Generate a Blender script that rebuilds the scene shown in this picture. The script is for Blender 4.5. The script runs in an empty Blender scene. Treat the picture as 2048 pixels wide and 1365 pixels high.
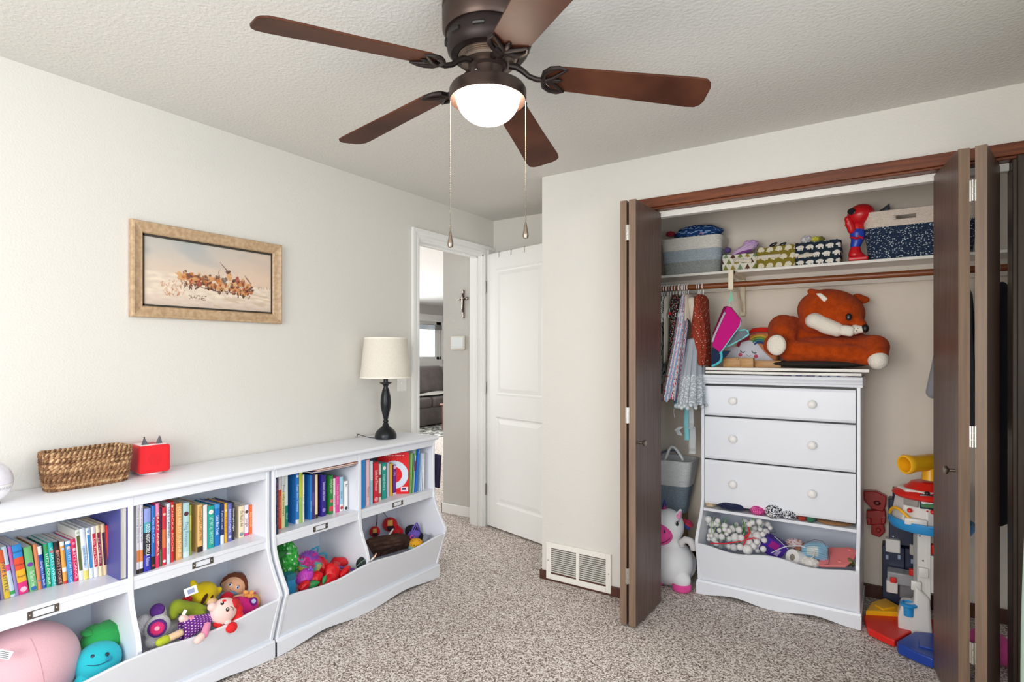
import bpy, bmesh, math, random
from math import sin, cos, pi, sqrt, radians, atan2
from mathutils import Vector, Matrix, noise
random.seed(7)
C = bpy.context.scene.collection
V = Vector
# ------------------------------------------------------------------ camera, light, exposure
F_PX, CY, YAW = 1145.85, 25.114, 0.5833
CAM = V((2.6793, 0.0, 1.3666))
H = 2.44
sc = bpy.context.scene
cd = bpy.data.cameras.new('camera'); cam = bpy.data.objects.new('camera', cd); C.objects.link(cam)
cd.sensor_width = 36; cd.lens = F_PX/2048*36; cd.shift_y = CY/2048; cd.clip_start = 0.02
cam.location = CAM; cam.rotation_euler = (pi/2, 0, YAW); sc.camera = cam
sc.view_settings.view_transform = 'Standard'; sc.view_settings.look = 'None'
sc.view_settings.gamma = 1; sc.view_settings.use_curve_mapping = False; sc.view_settings.exposure = 0.04
sc.cycles.max_bounces = 10; sc.cycles.diffuse_bounces = 6; sc.cycles.caustics_reflective = False; sc.cycles.caustics_refractive = False
sc.cycles.sample_clamp_indirect = 6
W = bpy.data.worlds.new('sky'); sc.world = W; W.use_nodes = True
bg = W.node_tree.nodes['Background']; bg.inputs[0].default_value = (0.80, 0.92, 1.0, 1); bg.inputs[1].default_value = 1.6

def area(name, loc, rot, sx, sy, power, col):
    l = bpy.data.lights.new(name, 'AREA'); l.shape = 'RECTANGLE'; l.size = sx; l.size_y = sy; l.energy = power; l.color = col
    o = bpy.data.objects.new(name, l); C.objects.link(o); o.location = loc; o.rotation_euler = rot
    return o
# daylight coming in through the windows of the walls behind and right of the camera; then two fill lamps added beyond the doorway
area('rear_window_daylight', (1.9, -1.46, 1.45), (radians(90), 0, 0), 1.9, 1.35, 72, (1.0, 0.985, 0.96))
area('side_window_daylight', (3.12, 0.35, 1.50), (radians(90), 0, radians(90)), 1.7, 1.25, 23, (0.78, 0.90, 1.0))
area('living_room_fill', (-5.7, 6.2, 1.5), (radians(90), 0, radians(-90)), 2.0, 1.2, 240, (0.95, 0.98, 1.0))  # added fill for the living room, out of view before a windowless wall
area('hall_fill', (-3.0, 2.55, 1.5), (radians(90), 0, 0), 2.6, 1.4, 45, (1.0, 0.985, 0.96))  # unseen lamp added to brighten hall and living room, no window here
LAMP_GLOW = 38.0

# ------------------------------------------------------------------ photo pixel -> point on a real plane
_rt = V((cos(YAW), sin(YAW), 0)); _fw = V((-sin(YAW), cos(YAW), 0))
def at(px, py, ax, val):
    d = _rt*((px-1024)/F_PX) + _fw + V((0, 0, -(py-682.5-CY)/F_PX))
    i = 'xyz'.index(ax)
    return CAM + d*((val-CAM[i])/d[i])
def depth(p): return (p-CAM).dot(_fw)
def S(p): return depth(p)/F_PX           # metres per photo pixel at p

# ------------------------------------------------------------------ materials
def lin(c):
    if isinstance(c, str): c = tuple(int(c[i:i+2], 16) for i in (0, 2, 4))
    return tuple((x/255/12.92 if x/255 <= .04045 else ((x/255+.055)/1.055)**2.4) for x in c)
_mats = {}
def mat(name, col, rough=.5, metal=0, bump=None, vary=None, sheen=0, spec=.5, emit=None, alpha=1, coat=0, trans=0):
    """bump=(noise scale, distance); vary=(second colour, noise scale, stretch xyz)"""
    if name in _mats: return _mats[name]
    m = bpy.data.materials.new(name); m.use_nodes = True; nt = m.node_tree; b = nt.nodes['Principled BSDF']
    b.inputs['Base Color'].default_value = (*lin(col), 1); b.inputs['Roughness'].default_value = rough
    b.inputs['Metallic'].default_value = metal; b.inputs['Specular IOR Level'].default_value = spec
    if sheen: b.inputs['Sheen Weight'].default_value = sheen; b.inputs['Sheen Roughness'].default_value = .5
    if coat: b.inputs['Coat Weight'].default_value = coat; b.inputs['Coat Roughness'].default_value = .1
    if trans: b.inputs['Transmission Weight'].default_value = trans
    if alpha < 1: b.inputs['Alpha'].default_value = alpha
    if emit: b.inputs['Emission Color'].default_value = (*lin(emit[0]), 1); b.inputs['Emission Strength'].default_value = emit[1]
    if bump or vary:
        tc = nt.nodes.new('ShaderNodeTexCoord')
    if vary:
        mp = nt.nodes.new('ShaderNodeMapping'); nt.links.new(tc.outputs['Object'], mp.inputs[0])
        if len(vary) > 2: mp.inputs['Scale'].default_value = vary[2]
        n = nt.nodes.new('ShaderNodeTexNoise'); n.inputs['Scale'].default_value = vary[1]; n.inputs['Detail'].default_value = 4
        nt.links.new(mp.outputs[0], n.inputs['Vector'])
        r = nt.nodes.new('ShaderNodeValToRGB'); r.color_ramp.elements[0].position = .35; r.color_ramp.elements[1].position = .65
        r.color_ramp.elements[0].color = (*lin(col), 1); r.color_ramp.elements[1].color = (*lin(vary[0]), 1)
        nt.links.new(n.outputs['Fac'], r.inputs[0]); nt.links.new(r.outputs[0], b.inputs['Base Color'])
    if bump:
        n2 = nt.nodes.new('ShaderNodeTexNoise'); n2.inputs['Scale'].default_value = bump[0]; n2.inputs['Detail'].default_value = 3
        nt.links.new(tc.outputs['Object'], n2.inputs['Vector'])
        bp = nt.nodes.new('ShaderNodeBump'); bp.inputs['Strength'].default_value = 1; bp.inputs['Distance'].default_value = bump[1]
        nt.links.new(n2.outputs['Fac'], bp.inputs['Height']); nt.links.new(bp.outputs[0], b.inputs['Normal'])
    _mats[name] = m
    return m
def cmat(col, rough=.45, kind='plain'):
    """one plain material per colour"""
    h = col if isinstance(col, str) else '%02x%02x%02x' % tuple(col)
    if kind == 'plush': return mat('plush_'+h, h, .95, bump=(260, .0016), sheen=.12, spec=.15)
    if kind == 'cloth': return mat('cloth_'+h, h, .9, bump=(400, .0006), spec=.2, sheen=.15)
    if kind == 'plastic': return mat('plastic_'+h, h, .32)
    return mat('print_'+h, h, rough)
def painted(name='printed_surface', rough=.8, bump=None):
    if name in _mats: return _mats[name]
    m = mat(name, 'ffffff', rough, bump=bump, spec=.25); nt = m.node_tree
    a = nt.nodes.new('ShaderNodeAttribute'); a.attribute_name = 'print'
    nt.links.new(a.outputs['Color'], nt.nodes['Principled BSDF'].inputs['Base Color'])
    return m

# ------------------------------------------------------------------ mesh building
class MB:
    def __init__(s): s.v = []; s.f = []; s.mi = []; s.fc = []
    def add(s, vs, fs, M=None, mi=0):
        k = len(s.v)
        s.v += [(M @ V(p) if M else V(p)) for p in vs]
        s.f += [tuple(k+i for i in f) for f in fs]; s.mi += [mi]*len(fs)
        return s
    def box(s, x0, x1, y0, y1, z0, z1, M=None, mi=0):
        vs = [(x, y, z) for z in (z0, z1) for y in (y0, y1) for x in (x0, x1)]
        return s.add(vs, [(0, 2, 3, 1), (4, 5, 7, 6), (0, 1, 5, 4), (2, 6, 7, 3), (0, 4, 6, 2), (1, 3, 7, 5)], M, mi)
    def rbox(s, x0, x1, y0, y1, z0, z1, r=.01, seg=3, M=None, mi=0):
        bm = bmesh.new(); bmesh.ops.create_cube(bm, size=1)
        for v in bm.verts: v.co = V(((x0+x1)/2+v.co.x*(x1-x0), (y0+y1)/2+v.co.y*(y1-y0), (z0+z1)/2+v.co.z*(z1-z0)))
        bmesh.ops.bevel(bm, geom=bm.edges[:], offset=r, segments=seg, profile=.5, affect='EDGES')
        return s.bm(bm, M, mi)
    def bm(s, bm, M=None, mi=0):
        bm.verts.index_update()
        s.add([v.co.copy() for v in bm.verts], [tuple(v.index for v in f.verts) for f in bm.faces], M, mi); bm.free(); return s
    def prism(s, poly, ax, a, b, M=None, mi=0):
        """poly: 2D outline in the two other axes (in xyz order), extruded along ax from a to b"""
        def P(p, t): return {'x': (t, p[0], p[1]), 'y': (p[0], t, p[1]), 'z': (p[0], p[1], t)}[ax]
        n = len(poly); vs = [P(p, a) for p in poly]+[P(p, b) for p in poly]
        fs = [tuple(range(n)), tuple(range(2*n-1, n-1, -1))]+[(i, i+n, (i+1) % n+n, (i+1) % n) for i in range(n)]
        return s.add(vs, fs, M, mi)
    def lathe(s, prof, c=(0, 0, 0), n=32, M=None, mi=0, cap=True):
        vs = []; fs = []; m = len(prof)
        for i in range(n):
            a = 2*pi*i/n
            for r, z in prof: vs.append((c[0]+r*cos(a), c[1]+r*sin(a), c[2]+z))
        for i in range(n):
            j = (i+1) % n
            for k in range(m-1): fs.append((i*m+k, j*m+k, j*m+k+1, i*m+k+1))
        if cap:
            if prof[0][0] > 1e-5: fs.append(tuple(i*m for i in range(n))[::-1])
            if prof[-1][0] > 1e-5: fs.append(tuple(i*m+m-1 for i in range(n)))
        return s.add(vs, fs, M, mi)
    def tube(s, pts, r, n=8, M=None, mi=0, closed=False, caps=True):
        pts = [V(p) for p in pts]; N = len(pts); vs = []; fs = []; ref = None
        for i, p in enumerate(pts):
            a = pts[(i-1) % N] if (closed or i > 0) else p; b = pts[(i+1) % N] if (closed or i < N-1) else p
            t = (b-a).normalized() if (b-a).length > 1e-9 else V((0, 0, 1))
            if ref is None: ref = t.orthogonal().normalized()
            ref = (ref-t*ref.dot(t))
            ref = ref.normalized() if ref.length > 1e-6 else t.orthogonal().normalized()
            bi = t.cross(ref); rr = r[i] if hasattr(r, '__len__') else r
            for k in range(n):
                q = 2*pi*k/n; vs.append(p+(ref*cos(q)+bi*sin(q))*rr)
        for i in range(N if closed else N-1):
            j = (i+1) % N
            for k in range(n): fs.append((i*n+k, i*n+(k+1) % n, j*n+(k+1) % n, j*n+k))
        if not closed and caps: fs.append(tuple(range(n))[::-1]); fs.append(tuple((N-1)*n+k for k in range(n)))
        return s.add(vs, fs, M, mi)
    def ell(s, c, r, R=None, nu=20, nv=12, mi=0):
        if not hasattr(r, '__len__'): r = (r, r, r)
        M = Matrix.Translation(V(c)) @ (R.to_4x4() if R else Matrix.Identity(4)) @ Matrix.Diagonal((r[0], r[1], r[2], 1))
        vs = [(0, 0, 1)]+[(sin(pi*j/nv)*cos(2*pi*i/nu), sin(pi*j/nv)*sin(2*pi*i/nu), cos(pi*j/nv)) for j in range(1, nv) for i in range(nu)]+[(0, 0, -1)]
        fs = [(0, 1+i, 1+(i+1) % nu) for i in range(nu)]
        for j in range(nv-2):
            for i in range(nu): fs.append((1+j*nu+i, 1+(j+1)*nu+i, 1+(j+1)*nu+(i+1) % nu, 1+j*nu+(i+1) % nu))
        L = len(vs)-1; fs += [(L, 1+(nv-2)*nu+(i+1) % nu, 1+(nv-2)*nu+i) for i in range(nu)]
        return s.add(vs, fs, M, mi)
    def cap(s, p0, p1, r0, r1=None, n=14, mi=0):
        """capsule with tapering radius"""
        p0 = V(p0); p1 = V(p1); r1 = r0 if r1 is None else r1; t = (p1-p0).normalized()
        pts = []; rr = []
        for k in range(5):
            a = -pi/2+pi/2*k/4; pts.append(p0+t*r0*sin(a)); rr.append(max(r0*cos(a), 1e-4))
        for k in range(5):
            a = pi/2*k/4; pts.append(p1+t*r1*sin(a)); rr.append(max(r1*cos(a), 1e-4))
        return s.tube(pts, rr, n, mi=mi)
    def grid(s, fn, nu, nv, mi=0, wrap=False, colf=None):
        k = len(s.v); cu = nu if wrap else nu+1
        s.v += [V(fn(i/nu, j/nv)) for j in range(nv+1) for i in range(cu)]
        for j in range(nv):
            for i in range(nu):
                i2 = (i+1) % cu
                s.f.append((k+j*cu+i, k+j*cu+i2, k+(j+1)*cu+i2, k+(j+1)*cu+i)); s.mi.append(mi)
                if colf:
                    while len(s.fc) < len(s.f)-1: s.fc.append((1, 1, 1))
                    s.fc.append(lin(colf((i+.5)/nu, (j+.5)/nv)))
        return s
def root_loc(o):
    while o.parent: o = o.parent
    return V(o.location)
def obj(name, mb, m, parent=None, smooth=35, bevel=0, seg=2, remesh=None, smit=6, solid=0, loc=None):
    me = bpy.data.meshes.new(name)
    off = root_loc(parent) if parent else (V(loc) if loc else V((0, 0, 0)))
    me.from_pydata([tuple(p-off) for p in mb.v], [], mb.f); me.validate(verbose=False)
    for x in (m if isinstance(m, (list, tuple)) else [m]): me.materials.append(x)
    if len(mb.mi) == len(me.polygons): me.polygons.foreach_set('material_index', mb.mi)
    if mb.fc and len(me.polygons) == len(mb.f):
        at_ = me.color_attributes.new('print', 'FLOAT_COLOR', 'CORNER'); buf = []
        for p in me.polygons:
            c = mb.fc[p.index] if p.index < len(mb.fc) else (1, 1, 1)
            buf += [*c, 1.0]*p.loop_total
        at_.data.foreach_set('color', buf)
    if smooth:
        me.polygons.foreach_set('use_smooth', [True]*len(me.polygons))
        if smooth < 180: me.set_sharp_from_angle(angle=radians(smooth))
    o = bpy.data.objects.new(name, me); C.objects.link(o)
    if parent: o.parent = parent
    elif loc: o.location = loc
    if solid:
        md = o.modifiers.new('thickness', 'SOLIDIFY'); md.thickness = solid; md.offset = 0
    if bevel:
        md = o.modifiers.new('bevel', 'BEVEL'); md.width = bevel; md.segments = seg; md.limit_method = 'ANGLE'; md.angle_limit = radians(40)
    if remesh:
        md = o.modifiers.new('remesh', 'REMESH'); md.mode = 'VOXEL'; md.voxel_size = remesh; md.use_smooth_shade = True
        md = o.modifiers.new('smooth', 'SMOOTH'); md.factor = .5; md.iterations = smit
    return o
def tag(o, label, cat, group=None, kind=None):
    o['label'] = label; o['category'] = cat
    if group: o['group'] = group
    if kind: o['kind'] = kind
    return o
def thing(name, label, cat, loc, group=None):
    o = bpy.data.objects.new(name, None); C.objects.link(o); o.location = loc; o.empty_display_size = .05
    return tag(o, label, cat, group)
def struct(name, mb, m, label=None, parent=None, **k):
    o = obj(name, mb, m, parent, **k)
    if not parent:
        o['kind'] = 'structure'
        if label: o['label'] = label
    return o
def frame_of(n, up=(0, 0, 1)):
    """rotation whose z is n, x to the right and y up as seen from the tip of n"""
    n = V(n).normalized(); x = V(up).cross(n)
    x = x.normalized() if x.length > 1e-5 else n.orthogonal().normalized()
    y = n.cross(x); return Matrix((x, y, n)).transposed()
def place(c, n, up=(0, 0, 1)): return Matrix.Translation(V(c)) @ frame_of(n, up).to_4x4()
def disc(mb, c, n, rx, ry, t=.003, up=(0, 0, 1), k=20, mi=0):
    """low dome lying on a surface"""
    M = place(c, n, up); prof = [(1, -.5), (.96, .3), (.7, .8), (.35, .97), (0.001, 1)]
    vs = []; m = len(prof)
    for i in range(k):
        a = 2*pi*i/k
        for r, z in prof: vs.append((rx*r*cos(a), ry*r*sin(a), t*z))
    fs = [(i*m+q, ((i+1) % k)*m+q, ((i+1) % k)*m+q+1, i*m+q+1) for i in range(k) for q in range(m-1)]
    return mb.add(vs, fs, M, mi)
def text(s, size, M, col, parent, name='lettering', align='CENTER', squeeze=1, rough=.6):
    cu = bpy.data.curves.new('t', 'FONT'); cu.body = s; cu.size = size; cu.align_x = align; cu.align_y = 'CENTER'; cu.resolution_u = 2
    tmp = bpy.data.objects.new('t', cu); C.objects.link(tmp)
    me0 = bpy.data.meshes.new_from_object(tmp)
    mb = MB(); mb.add([(v.co.x*squeeze, v.co.y, 0) for v in me0.vertices], [tuple(p.vertices) for p in me0.polygons], M)
    bpy.data.objects.remove(tmp); bpy.data.curves.remove(cu); bpy.data.meshes.remove(me0)
    return obj(name, mb, cmat(col, rough), parent, smooth=0)
# ------------------------------------------------------------------ the setting
def speckle(name, cols, scale, bump_d):
    m = mat(name, 'ffffff', 1.0, spec=.05); nt = m.node_tree; b = nt.nodes['Principled BSDF']
    tc = nt.nodes.new('ShaderNodeTexCoord')
    n0 = nt.nodes.new('ShaderNodeTexNoise'); n0.inputs['Scale'].default_value = scale*.55; n0.inputs['Detail'].default_value = 4; n0.inputs['Roughness'].default_value = .75
    vo = nt.nodes.new('ShaderNodeTexVoronoi'); vo.inputs['Scale'].default_value = scale
    nt.links.new(tc.outputs['Object'], vo.inputs['Vector']); nt.links.new(tc.outputs['Object'], n0.inputs['Vector'])
    mx = nt.nodes.new('ShaderNodeMix'); mx.data_type = 'FLOAT'; mx.inputs[0].default_value = .5
    sp = nt.nodes.new('ShaderNodeSeparateColor'); nt.links.new(vo.outputs['Color'], sp.inputs[0])
    nt.links.new(sp.outputs[0], mx.inputs[2]); nt.links.new(n0.outputs['Fac'], mx.inputs[3])
    r = nt.nodes.new('ShaderNodeValToRGB'); els = r.color_ramp.elements
    for i, (p, c) in enumerate(cols):
        e = els[i] if i < 2 else els.new(p)
        e.position = p; e.color = (*lin(c), 1)
    nt.links.new(mx.outputs[0], r.inputs[0]); nt.links.new(r.outputs[0], b.inputs['Base Color'])
    bp = nt.nodes.new('ShaderNodeBump'); bp.inputs['Distance'].default_value = bump_d
    nt.links.new(mx.outputs[0], bp.inputs['Height']); nt.links.new(bp.outputs[0], b.inputs['Normal'])
    return m
CARPET = speckle('speckled_carpet', [(.22, '55473f'), (.37, '9a8b83'), (.51, 'cdc0b8'), (.68, 'f5eee9')], 185, .005)
WALLM = mat('wall_paint', 'dbd8d2', .62, bump=(130, .0012), spec=.35)
CLOSETM = mat('closet_paint', 'e6dbcd', .7, bump=(130, .001), spec=.3)
GREYM = mat('hall_paint', 'c6c4c0', .7, bump=(130, .002), spec=.3)
CEILM = mat('ceiling_texture', 'd6d4cf', .9, bump=(75, .003), spec=.1)
TRIM = mat('white_trim_paint', 'efefed', .35)
DARK = mat('dark_stained_wood', '6b544a', .38, vary=('533f38', 3.2, (30, 30, 1.2)), bump=(60, .0004), spec=.4)
EDGE = mat('door_edge_wood', '886f5b', .5, vary=('776050', 3, (20, 20, 1)))
CASE = mat('reddish_stained_wood', '7c3f1c', .4, vary=('5c2b12', 3, (1.5, 25, 25)))
BASEB = mat('dark_baseboard_wood', '4f2d1f', .45)

XC, YC, YB, XR = 0.9125, 3.0103, 3.79, 3.24      # closet corner, closet wall, back wall, right wall
YR = -1.6                                         # wall behind the camera
# carpet: one continuous floor with slightly uneven pile
mb = MB()
mb.grid(lambda u, v: (-.12+u*(XR+.22), YR-.1+v*(YB-YR+.2), .004*noise.noise(V((u*9, v*14, 0)))), 60, 80)
mb.box(-6.6, -.12, 2.1, 12.2, -.06, 0)
struct('floor', mb, CARPET, 'speckled beige and brown cut pile carpet')
mb = MB().box(-.0, XR+.1, YR-.1, YB+.1, H, H+.08)
struct('ceiling', mb, CEILM, 'pale sprayed texture ceiling')
struct('ceiling_living_room', MB().box(-6.6, -.12, 2.1, 12.2, H, H+.08), mat('living_ceiling', 'ecebe8', .9, bump=(75, .004)), 'white ceiling beyond the doorway')
# left wall with doorway
D0, D1, DZ = 2.900, 3.652, 2.150
mb = MB().box(-.12, 0, YR-.1, D0, 0, H).box(-.12, 0, D1, YB, 0, H).box(-.12, 0, D0, D1, DZ, H)
struct('wall_left', mb, WALLM, 'off-white textured wall behind the bookcases', smooth=0)
struct('wall_back', MB().box(0, XC, YB, YB+.1, 0, H), WALLM, 'short beige wall behind the open door', smooth=0)
# hall wall runs on from the back wall
struct('wall_hall', MB().box(-.53, -.0, YB, YB+.1, 0, H).box(-.53, -.43, YB+.1, 6.6, 0, H), GREYM, 'grey hall wall through the doorway', smooth=0)
WX = -5.82
wy0, wy1 = at(835, 660, 'x', WX).y-1.1, at(884, 660, 'x', WX).y
wz0, wz1 = at(860, 722, 'x', WX).z, at(860, 642, 'x', WX).z
mb = MB().box(WX-.12, WX, 2.1, wy0, 0, H).box(WX-.12, WX, wy1, 12.2, 0, H).box(WX-.12, WX, wy0, wy1, 0, wz0).box(WX-.12, WX, wy0, wy1, wz1, H)
struct('wall_living_room', mb, GREYM, 'grey living room wall with a window', smooth=0)
struct('wall_living_far', MB().box(-6.6, -.43, 12.1, 12.2, 0, H).box(-.53, -.43, 6.6, 12.1, 0, H), GREYM, smooth=0)
struct('wall_living_near', MB().box(-6.6, -.12, 2.1, 2.2, 0, H), GREYM, smooth=0)
# closet front wall with wide opening
CX0, CX1, CZ = 1.535, 3.10, 2.155
mb = MB().box(XC, CX0, YC, YC+.11, 0, H).box(CX1, XR, YC, YC+.11, 0, H).box(CX0, CX1, YC, YC+.11, CZ, H).box(XC, XC+.11, YC+.11, YB, 0, H)
struct('wall_closet', mb, WALLM, 'off-white wall around the closet opening', smooth=0)
struct('wall_closet_inside', MB().box(XC+.11, XR+.3, YB, YB+.1, 0, H), CLOSETM, 'beige wall inside the closet', smooth=0)
struct('wall_closet_end', MB().box(XR+.2, XR+.3, YC+.11, YB, 0, H), CLOSETM, smooth=0)
struct('ceiling_closet', MB().box(XR, XR+.3, YC, YB+.1, H, H+.08), CEILM)
# right wall and rear wall with their windows (outside the frame, they let the daylight in)
mb = MB().box(XR, XR+.12, YR-.1, -.6, 0, H).box(XR, XR+.12, 1.3, YC+.11, 0, H).box(XR, XR+.12, -.6, 1.3, 0, .85).box(XR, XR+.12, -.6, 1.3, 2.15, H)
struct('wall_right', mb, WALLM, smooth=0)
mb = MB().box(-.12, .55, YR-.12, YR, 0, H).box(2.55, XR, YR-.12, YR, 0, H).box(.55, 2.55, YR-.12, YR, 0, .75).box(.55, 2.55, YR-.12, YR, 2.2, H)
struct('wall_rear', mb, WALLM, smooth=0)
for i, (a0, a1, z0, z1, pl) in enumerate([(-.6, 1.3, .85, 2.15, 'x'), (.55, 2.55, .75, 2.2, 'y')]):
    mb = MB(); w = .05
    def fb(p0, p1, q0, q1):
        if pl == 'x': mb.box(XR+.02, XR+.08, p0, p1, q0, q1)
        else: mb.box(p0, p1, YR-.08, YR-.02, q0, q1)
    fb(a0, a0+w, z0, z1); fb(a1-w, a1, z0, z1); fb(a0, a1, z0, z0+w); fb(a0, a1, z1-w, z1); fb((a0+a1)/2-w/2, (a0+a1)/2+w/2, z0, z1)
    wf = struct('window_%d' % (i+2), mb, TRIM, 'white framed window letting daylight in')
# living room window: casing, sash, pane, raised blind
y0, y1 = at(835, 660, 'x', WX).y-1.0, at(883, 660, 'x', WX).y
mb = MB()
for q in ((wy0-.09, wy1+.10, wz1-.02, wz1+.14), (wy0-.09, wy1+.06, wz0-.14, wz0+.03), (wy1-.02, wy1+.10, wz0-.1, wz1+.1)):
    mb.box(WX-.01, WX+.035, *q)
w1 = struct('window_1', mb, TRIM, 'bright white framed living room window above the sofa', bevel=.006)
mb = MB().box(WX-.08, WX-.03, wy0, wy1, wz0, wz0+.09).box(WX-.08, WX-.03, wy0, wy1, wz1-.09, wz1).box(WX-.08, WX-.03, wy1-.16, wy1, wz0, wz1).box(WX-.08, WX-.03, wy0, wy0+.1, wz0, wz1)
struct('sash', mb, TRIM, parent=w1, bevel=.006)
struct('pane', MB().box(WX-.062, WX-.058, wy0, wy1-.1, wz0+.05, wz1-.05), mat('window_glass', 'ffffff', .02, trans=1, spec=.3), parent=w1)
mb = MB()
for k in range(5): mb.box(WX-.02, WX+.02, wy0, wy1-.02, wz1-.10-.022*k, wz1-.085-.022*k)
struct('raised_blind', mb, mat('blind_slats', '9a9a98', .5), parent=w1)
mb = MB().tube([(WX+.03, wy1-.12, wz1-.2), (WX+.03, wy1-.12, wz0-.62)], .006, 6)
struct('blind_cord', mb, cmat('e8e6e0'), parent=w1)
# door casing, jamb, stop
mb = MB()
cw = .066
for (a, b, z0, z1) in ((D0-cw, D0+.004, 0, DZ+cw), (D1-.004, min(D1+cw, YB-.004), 0, DZ-.004), (D0+.004, YB-.004, DZ-.004, DZ+cw)):
    mb.box(0, .012, a, b, z0, z1)
    if a < D1-.1 or z0 > 1: pass
# stepped profile
mb.box(.012, .020, D0-cw, D0-cw+.026, 0, DZ+cw).box(.012, .016, D0-.02, D0-.006, 0, DZ+.006)
mb.box(.012, .020, D0-cw+.026, YB-.006, DZ+cw-.026, DZ+cw).box(.012, .016, D0-.006, D1, DZ+.006, DZ+.02)
mb.box(.012, .020, D1+cw-.026, D1+cw, 0, DZ+cw-.026)
struct('trim_1', mb, TRIM, 'white moulded door casing', bevel=.003)
mb = MB().box(-.125, 0, D0-.002, D0+.016, 0, DZ).box(-.125, 0, D1-.016, D1+.002, 0, DZ).box(-.125, 0, D0, D1, DZ-.016, DZ+.002)
mb.box(-.075, -.045, D0+.016, D0+.028, 0, DZ-.016).box(-.075, -.045, D1-.028, D1-.016, 0, DZ-.016).box(-.075, -.045, D0+.016, D1-.016, DZ-.028, DZ-.016)
struct('trim_2', mb, TRIM, 'white door jamb with stop', bevel=.002)
struct('baseboard_hall', MB().box(-.545, -.0, YB-.014, YB, 0, .085).box(-.545, -.53, YB-.014, 6.6, 0, .085), TRIM, 'white hall baseboard', bevel=.004)
mb = MB().box(XC-.012, CX0-.06, YC-.012, YC, 0, .055).box(XC-.012, XC, YC, YB-.1, 0, .055)
struct('baseboard_closet_front', mb, BASEB, 'low dark brown baseboard either side of the vent', bevel=.003)
mb = MB().box(XC+.11, XR+.2, YB-.012, YB, 0, .075).box(XC+.11, XC+.122, YC+.11, YB-.012, 0, .075)
struct('baseboard_closet_inside', mb, BASEB, 'dark baseboard inside the closet', bevel=.003)
struct('baseboard_left', MB().box(0, .012, YR, .48, 0, .07).box(0, .012, 2.69, D0-cw, 0, .07), TRIM, 'white baseboard on the left wall', bevel=.003)
# closet casing in reddish dark wood, track
mb = MB().box(CX0-.055, CX1+.06, YC-.018, YC, CZ, CZ+.052)
mb.box(CX0-.055, CX0, YC-.018, YC, 0, CZ)
mb.box(CX0, CX1, YC-.008, YC+.11, CZ-.012, CZ+.001).box(CX0-.002, CX0+.014, YC-.008, YC+.11, 0, CZ-.012)
struct('trim_3', mb, CASE, 'reddish brown wooden casing around the closet opening', bevel=.003)
struct('trim_5', MB().box(CX1, CX1+.06, YC-.018, YC, 0, CZ-.0005).box(CX1-.014, CX1+.002, YC-.008, YC+.11, 0, CZ-.0125), mat('shaded_casing_wood', '43342a', .45, vary=('35281f', 3, (25, 25, 1.5))), 'right side casing of the closet opening, its shade put into the dark colour', bevel=.003)  # shade on this side is put into the wood as a darker brown
mb = MB().box(CX0+.016, CX1-.016, YC+.045, YC+.085, CZ-.045, CZ-.0125)
struct('trim_4', mb, mat('track_paint', 'e8e6e0', .4), 'white bifold door track under the closet header', bevel=.002)

# ------------------------------------------------------------------ bifold closet doors (two pairs, folded open)
BZ0, BZ1 = .012, 2.132
def leaf(name, x0, y0, x1, y1, t, label, knob=None, hinges=None, group=None):
    """panel from its hinge edge (x0,y0) near the camera to (x1,y1) at the opening, thickness t to the right"""
    p0 = V((x0, y0, 0)); p1 = V((x1, y1, 0)); d = (p1-p0).normalized(); nrm = V((d.y, -d.x, 0)); L = (p1-p0).length
    r = thing(name, label, 'closet door', (x0, y0, 0), group)
    M = Matrix.Translation(p0) @ Matrix((d, -nrm, V((0, 0, 1)))).transposed().to_4x4()
    obj('panel', MB().box(.004, L, -t, 0, BZ0, BZ1, M), DARK, r, bevel=.0015)
    obj('edge_band', MB().box(0, .0045, -t, 0, BZ0, BZ1, M), EDGE, r)
    if knob:
        kn = MB(); kx, kz, side = knob
        K = M @ Matrix.Translation((kx, 0 if side < 0 else -t, kz)) @ Matrix.Rotation(pi/2*(-1 if side < 0 else 1), 4, 'X')
        kn.lathe([(.006, 0), (.006, .018), (.015, .024), (.017, .030), (.012, .035), (.001, .036)], n=20, M=K)
        obj('knob', kn, mat('antique_nickel', '8f8578', .3, metal=1), r)
    if hinges:
        for hz in hinges:
            hb = MB()
            for q in range(3): hb.lathe([(.006, 0), (.006, .026)], (-.006, -t-.006, hz+q*.0275), 12, M=M)
            hb.box(-.002, .001, -t-.006, -t+.012, hz, hz+.08, M); hb.box(-.002, .001, -t-.024, -t-.006, hz, hz+.08, M)
            obj('hinge', hb, mat('zinc_hinge', 'c9c6c0', .3, metal=1), r)
    return r
leaf('bifold_door_panel', 1.548, 2.700, 1.556, 3.030, .034, 'narrow outer dark brown closet door panel folded against the vent wall')
bpy.context.view_layer.update()
l2 = leaf('bifold_door_panel', 1.594, 2.700, 1.600, 3.060, .036, 'dark brown closet door panel with knob beside the hanging dresses', knob=(.045, .92, 1))
l3 = leaf('bifold_door_panel', 2.893, 2.710, 2.835, 3.062, .035, 'dark brown closet door panel with knob in front of the toy tower', knob=(.045, .92, -1))
l4 = leaf('bifold_door_panel', 2.941, 2.705, 3.02, 3.055, .035, 'outermost dark brown closet door panel beside the mint curtain')
for (x, y, par) in ((1.588, 2.694, l2), (2.9345, 2.702, l3)):
    for hz in (.22, 1.02, 1.93):
        hb = MB()
        for q in range(3): hb.lathe([(.0055, 0), (.0055, .025)], (x, y, hz+q*.0265), 12)
        hb.box(x-.010, x+.010, y+.002, y+.005, hz, hz+.078)
        obj('hinge', hb, mat('zinc_hinge', 'd6d3cd', .28, metal=1), par)
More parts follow.
